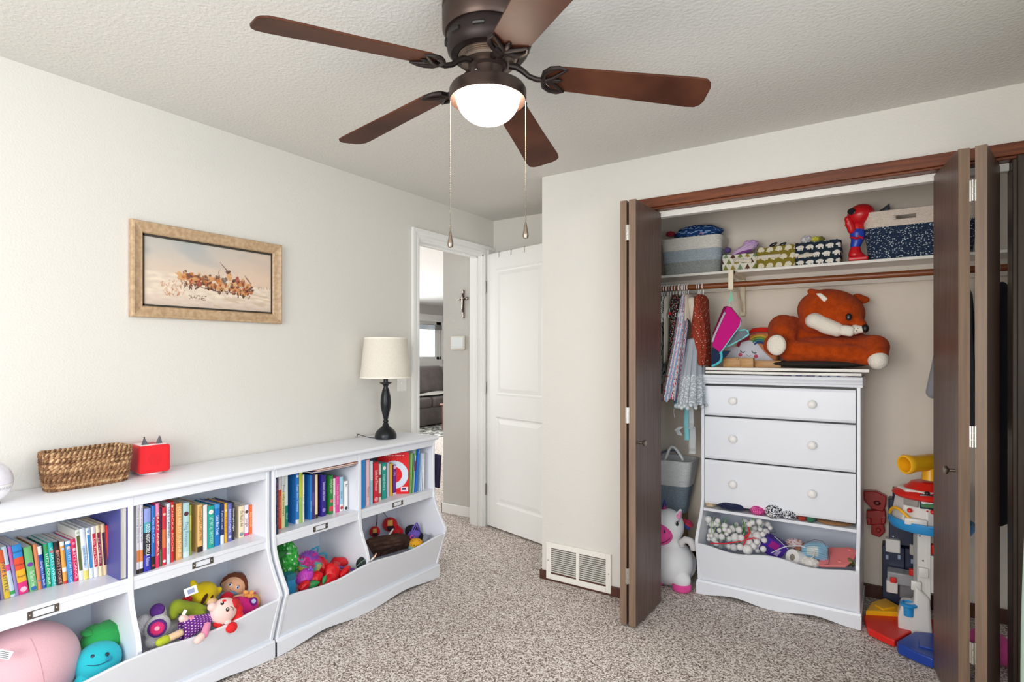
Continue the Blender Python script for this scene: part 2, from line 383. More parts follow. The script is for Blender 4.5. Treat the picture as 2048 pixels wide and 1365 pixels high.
# ------------------------------------------------------------------ the white two-panel door, standing open
def panel_door():
    r = thing('door', 'white two panel interior door standing open by the closet corner', 'door', (.03, 3.672, 0))
    r.name = 'door_1'; r['kind'] = 'structure'
    d = V((.965, -.262, 0)).normalized(); n = V((d.y, -d.x, 0))          # n faces the room
    if n.y > 0: n = -n
    M = Matrix.Translation((.022, 3.668, 0)) @ Matrix((d, -n, V((0, 0, 1)))).transposed().to_4x4()
    L, t, z0, z1 = .735, .035, .015, 2.148
    st = .108; P = [(st, L-st, .20, .875), (st, L-st, 1.045, 2.02)]
    mb = MB(); mb.box(0, L, .012, t, z0, z1, M)
    for (a, b, c, e) in ((0, st, z0, z1), (L-st, L, z0, z1), (st, L-st, z0, P[0][2]), (st, L-st, P[0][3], P[1][2]), (st, L-st, P[1][3], z1)):
        mb.box(a, b, 0, .012, c, e, M)
    obj('slab', mb, TRIM, r, bevel=.0015)
    for (a, b, c, e) in P:
        mb = MB()
        def ring(i, y): return [(a+i, y, c+i), (b-i, y, c+i), (b-i, y, e-i), (a+i, y, e-i)]
        rings = [ring(0, .0), ring(.010, .0095), ring(.020, .0105), ring(.050, .003), ring(.052, .003)]
        vs = sum(rings, []); fs = []
        for k in range(4):
            for q in range(4): fs.append((k*4+q, k*4+(q+1) % 4, (k+1)*4+(q+1) % 4, (k+1)*4+q))
        fs.append((16, 17, 18, 19)); mb.add(vs, fs, M)
        obj('raised_panel', mb, TRIM, r, smooth=0)
    hk = mat('hook_steel', 'a8a39a', .3, metal=1)
    for x in (.15, .29, .44):
        h = MB().tube([M @ V(p) for p in ((x, .02, z1+.003), (x, -.002, z1+.003), (x, -.003, z1-.02), (x+.003, -.004, z1-.035), (x+.001, -.01, z1-.04))], .0016, 6)
        obj('hook', h, hk, r)
    tp = MB().box(.40, .53, -.0015, -.0003, z1-.024, z1-.012, M)
    obj('tape_strip', tp, mat('clear_tape', 'f4f2ec', .2), r)
    for hz in (.25, 1.05, 1.85):
        h = MB().lathe([(.007, 0), (.007, .09)], (.012, 3.662, hz), 12)
        obj('hinge', h, hk, r)
panel_door()
# ------------------------------------------------------------------ wall vent
def vent():
    x0, x1, z0, z1 = .948, 1.368, .012, .232
    r = thing('wall_vent', 'white louvred metal return air vent low on the closet wall', 'vent', (1.158, YC, .0))
    mb = MB(); f = .032; y0, y1 = YC-.014, YC-.0005
    for q in ((x0, x0+f, z0, z1), (x1-f, x1, z0, z1), (x0+f, x1-f, z0, z0+f), (x0+f, x1-f, z1-f, z1), ((x0+x1)/2-.010, (x0+x1)/2+.010, z0+f, z1-f)):
        mb.box(q[0], q[1], y0, y1, q[2], q[3])
    obj('frame', mb, mat('vent_enamel', 'eeebe4', .4), r, bevel=.002)
    obj('duct', MB().box(x0+f-.002, x1-f+.002, YC-.0030, YC-.0006, z0+f-.002, z1-f+.002), cmat('4a443e'), r)
    m = mat('vent_enamel', 'eeebe4', .4); me = None
    n = 13; zs = (z1-z0-2*f)/n
    for (a, b) in ((x0+f, (x0+x1)/2-.010), ((x0+x1)/2+.010, x1-f)):
        for k in range(n):
            z = z0+f+zs*k
            mb = MB().prism([(y0+.001, z+.0005), (y1-.0012, z+zs*.24), (y1-.0012, z+zs*.36), (y0+.001, z+zs*.14)], 'x', a, b)
            obj('louver', mb, m, r, smooth=0)
    for sx in (x0+.013, x1-.013):
        mb = MB(); disc(mb, (sx, y0, (z0+z1)/2), (0, -1, 0), .004, .004, .0015, k=10); obj('screw', mb, cmat('8a857c'), r)
vent()
# ------------------------------------------------------------------ things in the hall and the living room
def hall():
    c = at(926, 600, 'y', YB-.008); s = S(c)
    r = thing('crucifix', 'dark wooden crucifix with silver figure on the grey hall wall', 'crucifix', c)
    top, bot = at(926, 580, 'y', YB-.008), at(926, 637, 'y', YB-.008)
    ca = at(926, 598, 'y', YB-.008).z; w = .011
    mb = MB().box(c.x-w, c.x+w, YB-.013, YB-.002, bot.z, top.z).box(c.x-.052, c.x+.052, YB-.013, YB-.002, ca-w, ca+w)
    obj('cross', mb, mat('crucifix_wood', '3c1f16', .35), r, bevel=.002)
    sv = mat('polished_silver', 'e6ddd2', .25, metal=1)
    for q in ((c.x-w+.003, c.x+w-.003, bot.z+.003, bot.z+.05), (c.x-w+.003, c.x+w-.003, top.z-.03, top.z-.004), (c.x-.050, c.x-.032, ca-.006, ca+.006), (c.x+.032, c.x+.050, ca-.006, ca+.006)):
        obj('end_cap', MB().box(q[0], q[1], YB-.0155, YB-.0125, q[2], q[3]), sv, r, bevel=.001)
    mb = MB(); y = YB-.020
    mb.ell((c.x, y, ca+.012), .0075).cap((c.x, y, ca), (c.x, y, ca-.035), .008, .006).cap((c.x, y, ca-.035), (c.x-.002, y, ca-.085), .0065, .004)
    mb.cap((c.x, y, ca), (c.x-.034, y, ca+.009), .004, .003).cap((c.x, y, ca), (c.x+.034, y, ca+.009), .004, .003)
    obj('figure', mb, sv, r)
    c = at(916, 686, 'y', YB-.01); a = at(903, 700, 'y', YB-.01); b = at(930, 672, 'y', YB-.01)
    r = thing('thermostat', 'square white thermostat below the crucifix on the hall wall', 'thermostat', c)
    obj('housing', MB().rbox(a.x, b.x, YB-.024, YB-.002, a.z, b.z, .006), mat('thermostat_plastic', 'dcd8cf', .4), r)
    f = .014
    obj('display', MB().rbox(a.x+f, b.x-f, YB-.0255, YB-.023, a.z+f, b.z-f, .001, 1), mat('pale_lcd', 'e3eaec', .25), r)
    # light switch behind the lamp, on the room's own wall
    c = at(803, 766, 'x', 0.0)
    r = thing('light_switch', 'white light switch plate between lamp and door casing', 'switch', c)
    obj('plate', MB().rbox(0, .006, c.y-.04, c.y+.04, c.z-.055, c.z+.055, .0025), mat('switch_white', 'f3f1ec', .3), r)
    obj('toggle', MB().box(.005, .012, c.y-.006, c.y+.006, c.z-.012, c.z+.006), mat('switch_white', 'f3f1ec', .3), r, bevel=.001)
    # sofa
    g = mat('charcoal_upholstery', '5a5351', .9, bump=(90, .003), sheen=.2, vary=('6a6260', 6))
    lg = mat('pale_blanket', 'c9c6c2', .95, bump=(60, .004))
    p = at(850, 856, 'z', 0); fx = p.x; bx = max(WX+.06, fx-1.0)
    ya, yb = p.y-2.2, p.y+1.9
    r = thing('sofa', 'charcoal grey sofa with loose back cushions under the living room window', 'sofa', ((fx+bx)/2, (ya+yb)/2, 0))
    obj('base', MB().rbox(bx, fx, ya, yb, .03, .36, .04), g, r)
    obj('back', MB().rbox(bx, bx+.26, ya, yb, .30, .86, .08), g, r)
    m1 = at(866, 800, 'x', fx).y; m0 = at(869, 800, 'x', fx).y
    for (u, v) in ((m1-1.05, m1-.02), (m1+.0, m1+1.05)):
        obj('seat_cushion', MB().rbox(bx+.22, fx+.02, u, v, .355, .55, .06), g, r)
        R = Matrix.Translation((bx+.33, (u+v)/2, .82)) @ Matrix.Rotation(radians(-14), 4, 'Y')
        obj('back_cushion', MB().rbox(-.13, .13, -(v-u)/2+.01, (v-u)/2-.01, -.30, .30, .11, 4, R), g, r)
    mb = MB(); mb.grid(lambda u, v: (bx+.56+.40*v, m1-.9+1.7*u, .590+.02*sin(u*9)*(1-v)+.012*noise.noise(V((u*6, v*4, 2)))), 20, 10)
    tag(obj('throw_blanket', mb, lg, smooth=180, solid=.012), 'pale throw blanket spread over the charcoal sofa seat', 'blanket')
    mb = MB(); mb.grid(lambda u, v: (bx+.14+.20*v, m1-.85+.85*u, 1.165-.03*abs(v-.5)+.02*sin(u*14+v*3)), 20, 6)
    tag(obj('throw_blanket', mb, lg, smooth=180, solid=.03), 'pale blanket bunched along the sofa back', 'blanket')
    # end table
    w = mat('reddish_table_wood', '7a5046', .4, vary=('5c382f', 4, (4, 4, 1)))
    p = at(884, 862, 'z', 0); z1 = at(880, 808, 'x', p.x).z
    x0, x1, y0, y1 = p.x, p.x+.55, p.y, p.y+.6
    r = thing('end_table', 'small reddish wooden table in front of the sofa', 'table', ((x0+x1)/2, (y0+y1)/2, 0))
    obj('table_top', MB().rbox(x0-.03, x1+.03, y0-.03, y1+.03, z1-.035, z1, .008), w, r)
    for lx in (x0, x1-.055):
        for ly in (y0, y1-.055): obj('leg', MB().prism([(lx, ly), (lx+.055, ly), (lx+.055, ly+.055), (lx, ly+.055)], 'z', 0.008, z1-.035), w, r, bevel=.004)
    obj('apron', MB().box(x0+.01, x1-.01, y0+.01, y1-.01, z1-.15, z1-.035), w, r, bevel=.003)
    obj('lower_shelf', MB().box(x0+.01, x1-.01, y0+.01, y1-.01, .22, .245), w, r)
    # rug
    p0 = at(850, 879, 'z', 0)
    mb = MB().rbox(p0.x-3.2, p0.x+.05, p0.y-2.2, p0.y+1.7, .001, .011, .004, 1)
    rm = speckle('patterned_rug_pile', [(.36, '4d4f50'), (.46, '9b9b94'), (.55, 'd8d6cd'), (.64, '6f7270')], 16, .002)
    tag(obj('area_rug', mb, rm), 'grey and cream patterned rug on the living room floor', 'rug')
    # foliage seen through the living room window
    t = thing('tree', 'sunlit green tree outside the living room window', 'tree', (WX-7.5, 13.0, -.6))
    obj('trunk', MB().tube([(WX-7.5, 13.0, -.6), (WX-7.4, 13.0, 1.2), (WX-7.5, 12.9, 3.2)], [.16, .12, .06], 8), cmat('6a5646'), t)
    rng = random.Random(3); mb = MB()
    for k in range(1500):
        a = rng.uniform(0, 2*pi); q = rng.uniform(-1, 1); rr = 2.5*rng.uniform(.35, 1)
        c = V((WX-7.5+rr*.8*cos(a)*sqrt(1-q*q), 13.0+rr*1.3*sin(a)*sqrt(1-q*q), 2.6+rr*.75*q))
        n = V((rng.uniform(-1, 1), rng.uniform(-1, 1), rng.uniform(.2, 1)))
        mb.add([(-.10, 0, 0), (0, -.06, .02), (.12, 0, 0), (0, .06, .02)], [(0, 1, 2, 3)], place(c, n))
    lv = obj('foliage', mb, mat('sunlit_leaves', 'a9cf86', .7, vary=('7fae5e', 2)), t, smooth=0); lv['kind'] = 'stuff'
    gl = struct('ground_outside', MB().box(WX-30, WX-.3, -10, 40, -.7, -.6), cmat('b9c99a'), 'pale lawn beyond the living room window')
hall()
# ------------------------------------------------------------------ ceiling fan
def fan():
    c = V((1.6584, 1.4144, 2.15)); R = .666; ph = radians(248.82)
    r = thing('ceiling_fan', 'five blade dark bronze flush mount ceiling fan with lit bowl', 'ceiling fan', (c.x, c.y, 2.15))
    br = mat('oil_rubbed_bronze', '4a3c36', .38, metal=.75); dk = mat('dark_bronze', '2b2220', .45, metal=.6)
    T = (c.x, c.y, 0)
    obj('canopy', MB().lathe([(.001, 2.4395), (.130, 2.4395), (.138, 2.43), (.139, 2.412), (.134, 2.408), (.134, 2.402), (.139, 2.397), (.138, 2.345), (.131, 2.333), (.10, 2.331), (.001, 2.331)], T, 64, cap=False), br, r)
    obj('motor_housing', MB().lathe([(.001, 2.334), (.124, 2.334), (.126, 2.30), (.122, 2.281), (.112, 2.270), (.094, 2.266), (.092, 2.272), (.001, 2.272)], T, 64, cap=False), dk, r)
    for k in range(10):
        a = 2*pi*k/10+.1; mb = MB()
        pts = [(c.x+.1255*cos(a+t), c.y+.1255*sin(a+t), 2.305) for t in (-.13, -.065, 0, .065, .13)]
        mb.tube(pts, .0065, 8); obj('vent_slot', mb, cmat('161211'), r)
    mb = MB()
    for k in range(4): mb.lathe([(.090-.003*k, 2.2685-.004*k), (.0905-.003*k, 2.2655-.004*k), (.086-.003*k, 2.2640-.004*k)], T, 48, cap=False)
    obj('flywheel', mb.lathe([(.080, 2.256), (.080, 2.244), (.02, 2.242)], T, 48, cap=False), mat('bronze_ring', '8a7a6e', .35, metal=.8), r)
    obj('switch_housing', MB().lathe([(.001, 2.2435), (.060, 2.2435), (.060, 2.235), (.052, 2.228), (.050, 2.198), (.056, 2.185), (.095, 2.178), (.001, 2.178)], T, 40, cap=False), br, r)
    for k in range(3):
        mb = MB(); a = k*2.1+4.6; disc(mb, (c.x+.0512*cos(a), c.y+.0512*sin(a), 2.212), (cos(a), sin(a), 0), .004, .004, .004, k=10)
        obj('screw', mb, mat('screw_steel', 'cfcac3', .2, metal=1), r)
    ring = obj('light_ring', MB().lathe([(.05, 2.180), (.098, 2.180), (.112, 2.174), (.117, 2.165), (.117, 2.136), (.1145, 2.134)], T, 64, cap=False), br, r)
    obj('ring_flange', MB().lathe([(.1145, 2.134), (.099, 2.143), (.096, 2.150)], T, 64, cap=False), mat('flange_bronze', '33211a', .7, spec=.2), r)
    em = mat('lit_frosted_glass', 'fff4e6', .4, emit=('ffe9d0', LAMP_GLOW))
    pr = [(.0965*cos(t), 2.146-.082*sin(t)) for t in [pi/2*k/16 for k in range(17)]]
    obj('glass_bowl', MB().lathe([(max(a, .0008), b) for a, b in pr], T, 48, cap=False), em, r, smooth=180)
    wood = mat('fan_blade_walnut', '55301f', .5, vary=('3c1d11', 5, (1, 1, 1)), spec=.18)
    nt = wood.node_tree
    rimw = mat('blade_edge', '7a4a38', .5)
    for k in range(5):
        a = ph+k*2*pi/5
        A = Matrix.Translation((c.x, c.y, 2.219)) @ Matrix.Rotation(a, 4, 'Z') @ Matrix.Rotation(radians(6.2), 4, 'Y')
        B = A @ Matrix.Rotation(radians(-12), 4, 'X')
        # outline: root rounded, slightly flaring, tip with rounded corners
        r0, r1, w0, w1 = .175, R+.002, .052, .066
        up = [(r0+.0, .0), (r0+.004, .025), (r0+.018, .042), (r0+.045, w0), (r0+.25, w0+.006), (r1-.05, w1), (r1-.02, w1-.003), (r1-.006, w1-.016), (r1, w1-.035)]
        ol = up+[(x, -y) for x, y in reversed(up) if y > 0]
        bl = obj('blade', MB().prism(ol, 'z', .004, .010, B), wood, r, bevel=.001)
        # grain runs along the blade: turn the texture with the blade
        m2 = wood
        # blade iron: curved arm and open leaf-shaped bracket under the blade
        mb = MB()
        mb.tube([A @ V(p) for p in ((.062, 0, .030), (.085, 0, .028), (.105, 0, .018), (.125, 0, .004), (.150, 0, -.003), (.185, 0, -.002))], [.011, .010, .009, .008, .008, .007], 10)
        def leafy(s): return [B @ V(p) for p in ((.168, 0, -.002), (.172, s*.030, -.001), (.190, s*.048, .000), (.214, s*.055, .001), (.236, s*.049, .001))]
        for s in (1, -1):
            mb.tube(leafy(s), [.008, .0085, .008, .006, .003], 8)
            mb.tube([B @ V(p) for p in ((.180, 0, -.003), (.200, s*.014, -.003), (.214, s*.028, -.002), (.236, s*.049, .000))], [.007, .006, .0055, .003], 8)
        mb.ell(B @ V((.205, 0, -.001)), (.022, .008, .006), Matrix.Rotation(a, 3, 'Z'))
        obj('blade_iron', mb, dk, r)
    # pull chains at rest, from the ring
    for (s, pxv, top, bot) in ((-1, 902, 2.140, None), (1, 1051, 2.140, None)):
        p = V((c.x, c.y, 0))+_rt*(s*.1145); L0 = 2.150
        zb = at(902, 470, 'x', p.x).z if s < 0 else at(1052, 452, 'x', p.x).z
        mb = MB(); z = L0; q = V((p.x, p.y, 0))
        mb.tube([(p.x-.0*s, p.y, L0+.004), (p.x, p.y, zb+.03)], .0007, 5)
        while z > zb+.03:
            mb.ell((p.x, p.y, z), .0017, nu=6, nv=4); z -= .0052
        mb.tube([(p.x, p.y, zb+.032), (p.x+.003, p.y, zb+.022), (p.x, p.y, zb+.012), (p.x-.003, p.y, zb+.022), (p.x, p.y, zb+.032)], .0009, 6)
        ch = obj('pull_chain', mb, mat('chain_brass', '8f8677', .35, metal=1), r)
        obj('pull_fob', MB().lathe([(.0015, .012), (.004, .004), (.006, -.010), (.0085, -.022), (.0095, -.030), (.007, -.038), (.001, -.040)], (p.x, p.y, zb), 14), mat('fob_bronze', '8d7f72', .3, metal=.9), ch)
fan()
# ------------------------------------------------------------------ framed painting
def smooth01(a, b, x): t = min(1, max(0, (x-a)/(b-a))); return t*t*(3-2*t)
def mixc(a, b, t): return tuple(a[i]+(b[i]-a[i])*t for i in range(3))
def painting():
    y0, y1, z0, z1 = 1.125, 1.840, 1.522, 1.933
    r = thing('picture', 'winter sleigh painting in a gilded wooden frame', 'picture', (.002, (y0+y1)/2, z0))
    gold = mat('gilded_wood', 'c6a987', .42, vary=('ae9070', 60), bump=(300, .0006))
    lip = mat('gilt_lip', 'dcbf84', .3, metal=.3)
    w = .050
    prof = [(0, .002), (.0, .024), (.004, .030), (.010, .031), (.016, .027), (.038, .021), (.043, .022), (.046, .020), (w, .012), (w, .002)]   # (inwards, out from wall)
    def corner(i, d): return [(d, y0+i, z0+i), (d, y1-i, z0+i), (d, y1-i, z1-i), (d, y0+i, z1-i)]
    rings = [corner(i, d) for i, d in prof]
    names = ['rail', 'stile', 'rail', 'stile']
    for s in range(4):
        mb = MB(); vs = []; t = (s+1) % 4
        for rg in rings: vs += [rg[s], rg[t]]
        mb.add(vs, [(2*k, 2*k+1, 2*k+3, 2*k+2) for k in range(len(prof)-1)])
        obj('frame_'+names[s], mb, gold, r, smooth=30)
    i = w
    mb = MB()
    for (a, b, c, d) in ((y0+i, y1-i, z0+i, z0+i+.008), (y0+i, y1-i, z1-i-.010, z1-i), (y0+i, y0+i+.007, z0+i, z1-i), (y1-i-.006, y1-i, z0+i, z1-i)): mb.box(.002, .0122, a, b, c, d)
    obj('liner', mb, cmat('38332b'), r)
    rng = random.Random(5)
    strokes = []           # (kind, u, v, a, b, angle, colour) ; v upward
    def st(u, v, a, b, ang, col): strokes.append((u, v, a, b, radians(ang), col))
    BR, DB, OR, TN, RD = (120, 62, 44), (74, 44, 40), (186, 110, 56), (205, 150, 96), (150, 60, 48)
    # horses
    for (u, v, col) in ((.34, .425, OR), (.30, .45, TN), (.385, .455, DB), (.42, .43, BR)):
        st(u, v, .058, .036, -12, col); st(u-.055, v+.045, .020, .034, 30, col); st(u-.075, v+.048, .018, .012, -20, col)
        for k in (-.04, -.015, .02, .045): st(u+k, v-.07, .006, .038, rng.uniform(-35, 35), mixc(col, DB, .4))
    st(.245, .44, .018, .030, 20, TN)
    # sleighs, riders
    for (u, v) in ((.50, .36), (.70, .33)):
        st(u, v, .085, .036, -8, OR); st(u+.06, v-.02, .045, .05, -8, TN); st(u-.02, v-.06, .11, .008, -10, DB); st(u+.05, v-.095, .012, .03, 0, DB)
    for (u, v, h, col, hat) in ((.475, .47, .05, BR, DB), (.535, .50, .055, DB, (215, 205, 190)), (.585, .47, .06, (92, 92, 92), (225, 215, 200)), (.63, .55, .075, TN, DB), (.70, .48, .06, RD, RD), (.745, .46, .055, BR, TN), (.56, .42, .05, OR, TN), (.67, .42, .04, RD, DB)):
        st(u, v, .022, h, rng.uniform(-15, 15), col); st(u, v+h, .012, .022, 0, hat)
    st(.60, .66, .004, .12, 42, DB); st(.615, .61, .014, .03, 30, DB); st(.79, .52, .006, .08, 40, BR); st(.80, .40, .03, .05, 0, OR); st(.545, .585, .002, .05, -10, DB)
    for k in range(9): st(.74+.02*rng.random()*4, .33+.08*rng.random(), .02, .012, rng.uniform(-30, 30), rng.choice([BR, OR, DB]))
    for k in range(150):
        t = rng.random(); cu, cv_ = .27+.56*t, .455-.10*t+rng.gauss(0, .045)
        st(cu, cv_, rng.uniform(.006, .020), rng.uniform(.012, .034), rng.uniform(-60, 60), rng.choice([BR, DB, OR, OR, TN, TN, RD, (214, 176, 128), (96, 70, 60)]))
    for k in range(26):
        t = rng.random(); st(.27+.55*t, .36-.10*t+rng.uniform(-.05, .02), .005, .03, rng.uniform(-40, 40), DB)
    bush = []
    for k in range(60):
        bush.append((.12+.16*rng.random(), .17+.24*rng.random()**1.4, .004+.006*rng.random(), .015+.02*rng.random(), radians(rng.uniform(-50, 50)), mixc((176, 112, 84), (214, 176, 140), rng.random())))
    for k in range(28):
        bush.append((.31+.17*rng.random(), .12+.07*rng.random(), .008, .012, radians(rng.uniform(-70, 70)), (112, 92, 74)))
    for k in range(10): bush.append((.88+.11*rng.random(), .40+.02*rng.random(), .005, .018, radians(rng.uniform(-25, 25)), (164, 132, 110)))
    def col(u, v):
        n = noise.noise(V((u*4, v*5, 1.3))); n2 = noise.noise(V((u*16, v*22, 4.1)))
        sky = mixc((216, 196, 178), (190, 186, 180), smooth01(.45, 1, v)); sky = mixc(sky, (150, 160, 166), smooth01(-.1, .5, n)*.45*(1-u*.6)); sky = mixc(sky, (226, 190, 164), smooth01(.3, 1, u)*.45)
        hor = .50-.04*u-.05*smooth01(.3, .9, u)+.01*n
        g = mixc((214, 196, 180), (232, 216, 196), .5+.9*n2); g = mixc(g, (196, 176, 164), smooth01(.2, 0, v)*.6)
        if u > .5: g = mixc(g, (196, 172, 146), smooth01(.05, .35, noise.noise(V((u*3-v*9, v*26+u*12, 0))))*.6)
        c = mixc(g, sky, smooth01(hor-.02, hor+.03, v))
        for (a, b, ra, rb, an, cc) in bush:
            du, dv = (u-a)*1.9, v-b; x = du*cos(an)+dv*sin(an); y = -du*sin(an)+dv*cos(an)
            if (x/ra)**2+(y/rb)**2 < 1: c = mixc(c, cc, .6)
        for (a, b, ra, rb, an, cc) in strokes:
            du, dv = (u-a)*1.9, v-b; x = du*cos(an)+dv*sin(an); y = -du*sin(an)+dv*cos(an)
            if (x/(ra*1.75))**2+(y/(rb*1.12))**2 < 1: c = mixc(c, mixc(cc, (232, 190, 150), .35*abs(n2)+.15*(1 if y > 0 else 0)), .85)
        return c
    mb = MB(); a0, a1, b0, b1 = y0+i+.006, y1-i-.005, z0+i+.007, z1-i-.009
    mb.grid(lambda u, v: (.0085, a0+(a1-a0)*u, b0+(b1-b0)*v), 190, 96, colf=col)
    obj('canvas', mb, painted('oil_print', .5, (150, .0006)), r, smooth=0)
painting()
# ------------------------------------------------------------------ bin bookcases and the chest built like them
WHITE = mat('white_furniture_paint', 'e7eaf2', .32, spec=.5)
WHITEIN = mat('white_furniture_inside', 'dbe1ec', .4)
def wave(n=48): return [(k/n, cos(4*pi*k/n)) for k in range(n+1)]
def feet(u):  # two shallow arches between three feet
    return .022*max(0, (0.5-0.5*cos(4*pi*u)))**1.3
def bookcase(y0, y1, dx, label, yd=.512):
    r = thing('bookcase', label, 'bookcase', (.19, (y0+y1)/2, 0))
    zt, W_ = .862, y1-y0; t = .017
    def prof(i=0):
        p = [(.014, .0), (.366, .0), (.368, .075), (.395, .16), (.424, .25), (.437, .283), (.442, .296), (.438, .312), (.420, .34), (.392, .385), (.368, .43), (.352, .475), (.345, .53), (.343, .60), (.343, zt-.026), (.014, zt-.026)]
        return [(a+dx, b) for a, b in p]
    for y in (y0, y1-t): obj('side_panel', MB().prism(prof(), 'y', y, y+t), WHITE, r, bevel=.003)
    dv = [(.024+dx, .09), (.345+dx, .09), (.398+dx, .25), (.412+dx, .285), (.400+dx, .335), (.372+dx, .39), (.352+dx, .44), (.344+dx, .50), (.344+dx, zt-.026), (.024+dx, zt-.026)]
    ym = y0+yd; ud = (ym-y0)/W_
    def warp(u): return u/ud*.5 if u < ud else .5+(u-ud)/(1-ud)*.5
    obj('divider', MB().prism(dv, 'y', ym-.009, ym+.009), WHITE, r, bevel=.002)
    obj('back_panel', MB().box(.012+dx, .024+dx, y0+t, y1-t, .05, zt-.026), WHITEIN, r)
    # top with rounded front edge and small bed mould
    tp = [(.012+dx, zt-.026), (.352+dx, zt-.026), (.358+dx, zt-.024), (.366+dx, zt-.019), (.369+dx, zt-.012), (.366+dx, zt-.005), (.359+dx, zt), (.012+dx, zt)]
    obj('top', MB().prism(tp, 'y', y0-.005, y1+.006), WHITE, r, smooth=50)
    obj('top_rail', MB().box(.325+dx, .343+dx, y0+t, y1-t, zt-.062, zt-.026), WHITE, r, bevel=.002)
    obj('shelf', MB().box(.024+dx, .342+dx, y0+t, y1-t, .520, .538), WHITE, r, bevel=.0015)
    obj('shelf_rail', MB().box(.324+dx, .340+dx, y0+t, y1-t, .487, .521), WHITE, r, bevel=.002)
    obj('bin_floor', MB().box(.024+dx, .37+dx, y0+t, y1-t, .075, .090), WHITEIN, r)
    # slanting bin front with a wavy top edge
    mb = MB(); n = 48; vs = []; fs = []
    for k in range(n+1):
        u = k/n; z = .268+.012*cos(4*pi*warp(u)); y = y0+t+(W_-2*t)*u
        x = .366+(.424-.366)*(z-.075)/(.25-.075)
        for (a, b) in ((.362, .075), (x-.002, z-.003), (x-.006, z), (x-.014, z), (x-.018, z-.003), (.344, .075)): vs.append((a+dx, y, b))
    for k in range(n):
        for q in range(6): fs.append((k*6+q, (k+1)*6+q, (k+1)*6+(q+1) % 6, k*6+(q+1) % 6))
    fs += [tuple(range(6)), tuple(n*6+q for q in range(6))[::-1]]
    obj('bin_front', mb.add(vs, fs), WHITE, r, smooth=50)
    # plinth with two arches
    pl = [(y0-.004, 0)]+[(y0-.004+(W_+.008)*k/48, feet(warp(k/48))) for k in range(2, 47)]+[(y1+.004, 0), (y1+.004, .068), (y0-.004, .068)]
    obj('plinth', MB().prism(pl, 'x', .366+dx, .381+dx).prism([(.366+dx, .068), (.381+dx, .068), (.3765+dx, .078), (.366+dx, .078)], 'y', y0-.004, y1+.004)
        .prism([(.01+dx, 0), (.10+dx, 0), (.16+dx, .02), (.26+dx, .02), (.33+dx, 0), (.381+dx, 0), (.381+dx, .068), (.01+dx, .068)], 'y', y0-.004, y0-.0), WHITE, r, bevel=.002)
    obj('plinth_return', MB().prism([(.01+dx, 0), (.10+dx, 0), (.16+dx, .02), (.26+dx, .02), (.33+dx, 0), (.381+dx, 0), (.381+dx, .068), (.01+dx, .068)], 'y', y1, y1+.004), WHITE, r, bevel=.002)
    st = mat('label_holder_steel', '6d6660', .35, metal=.8)
    for c in (y0+.263, y0+.791):
        mb = MB(); x = .340+dx; h = .0135; w = .0425
        zc = .5115
        for q in ((c-w, c-w+.013, zc-h, zc+h), (c+w-.013, c+w, zc-h, zc+h), (c-w+.013, c+w-.013, zc-h, zc-h+.003), (c-w+.013, c+w-.013, zc+h-.003, zc+h)): mb.box(x, x+.0022, *q)
        lh = obj('label_holder', mb, st, r)
        for s in (-1, 1):
            mb = MB(); disc(mb, (x+.0022, c+s*(w-.0065), zc), (1, 0, 0), .0028, .0028, .0012, k=10)
            obj('screw', mb, mat('screw_steel', 'cfcac3', .2, metal=1), lh)

    return r
A0, A1, B0, B1 = .467, 1.558, 1.571, 2.680
bookcase(A0, A1, -.004, 'white bin bookcase nearest the camera, with woven basket on its top', .524)
bookcase(B0, B1, .0, 'white bin bookcase by the doorway, with table lamp on its top')
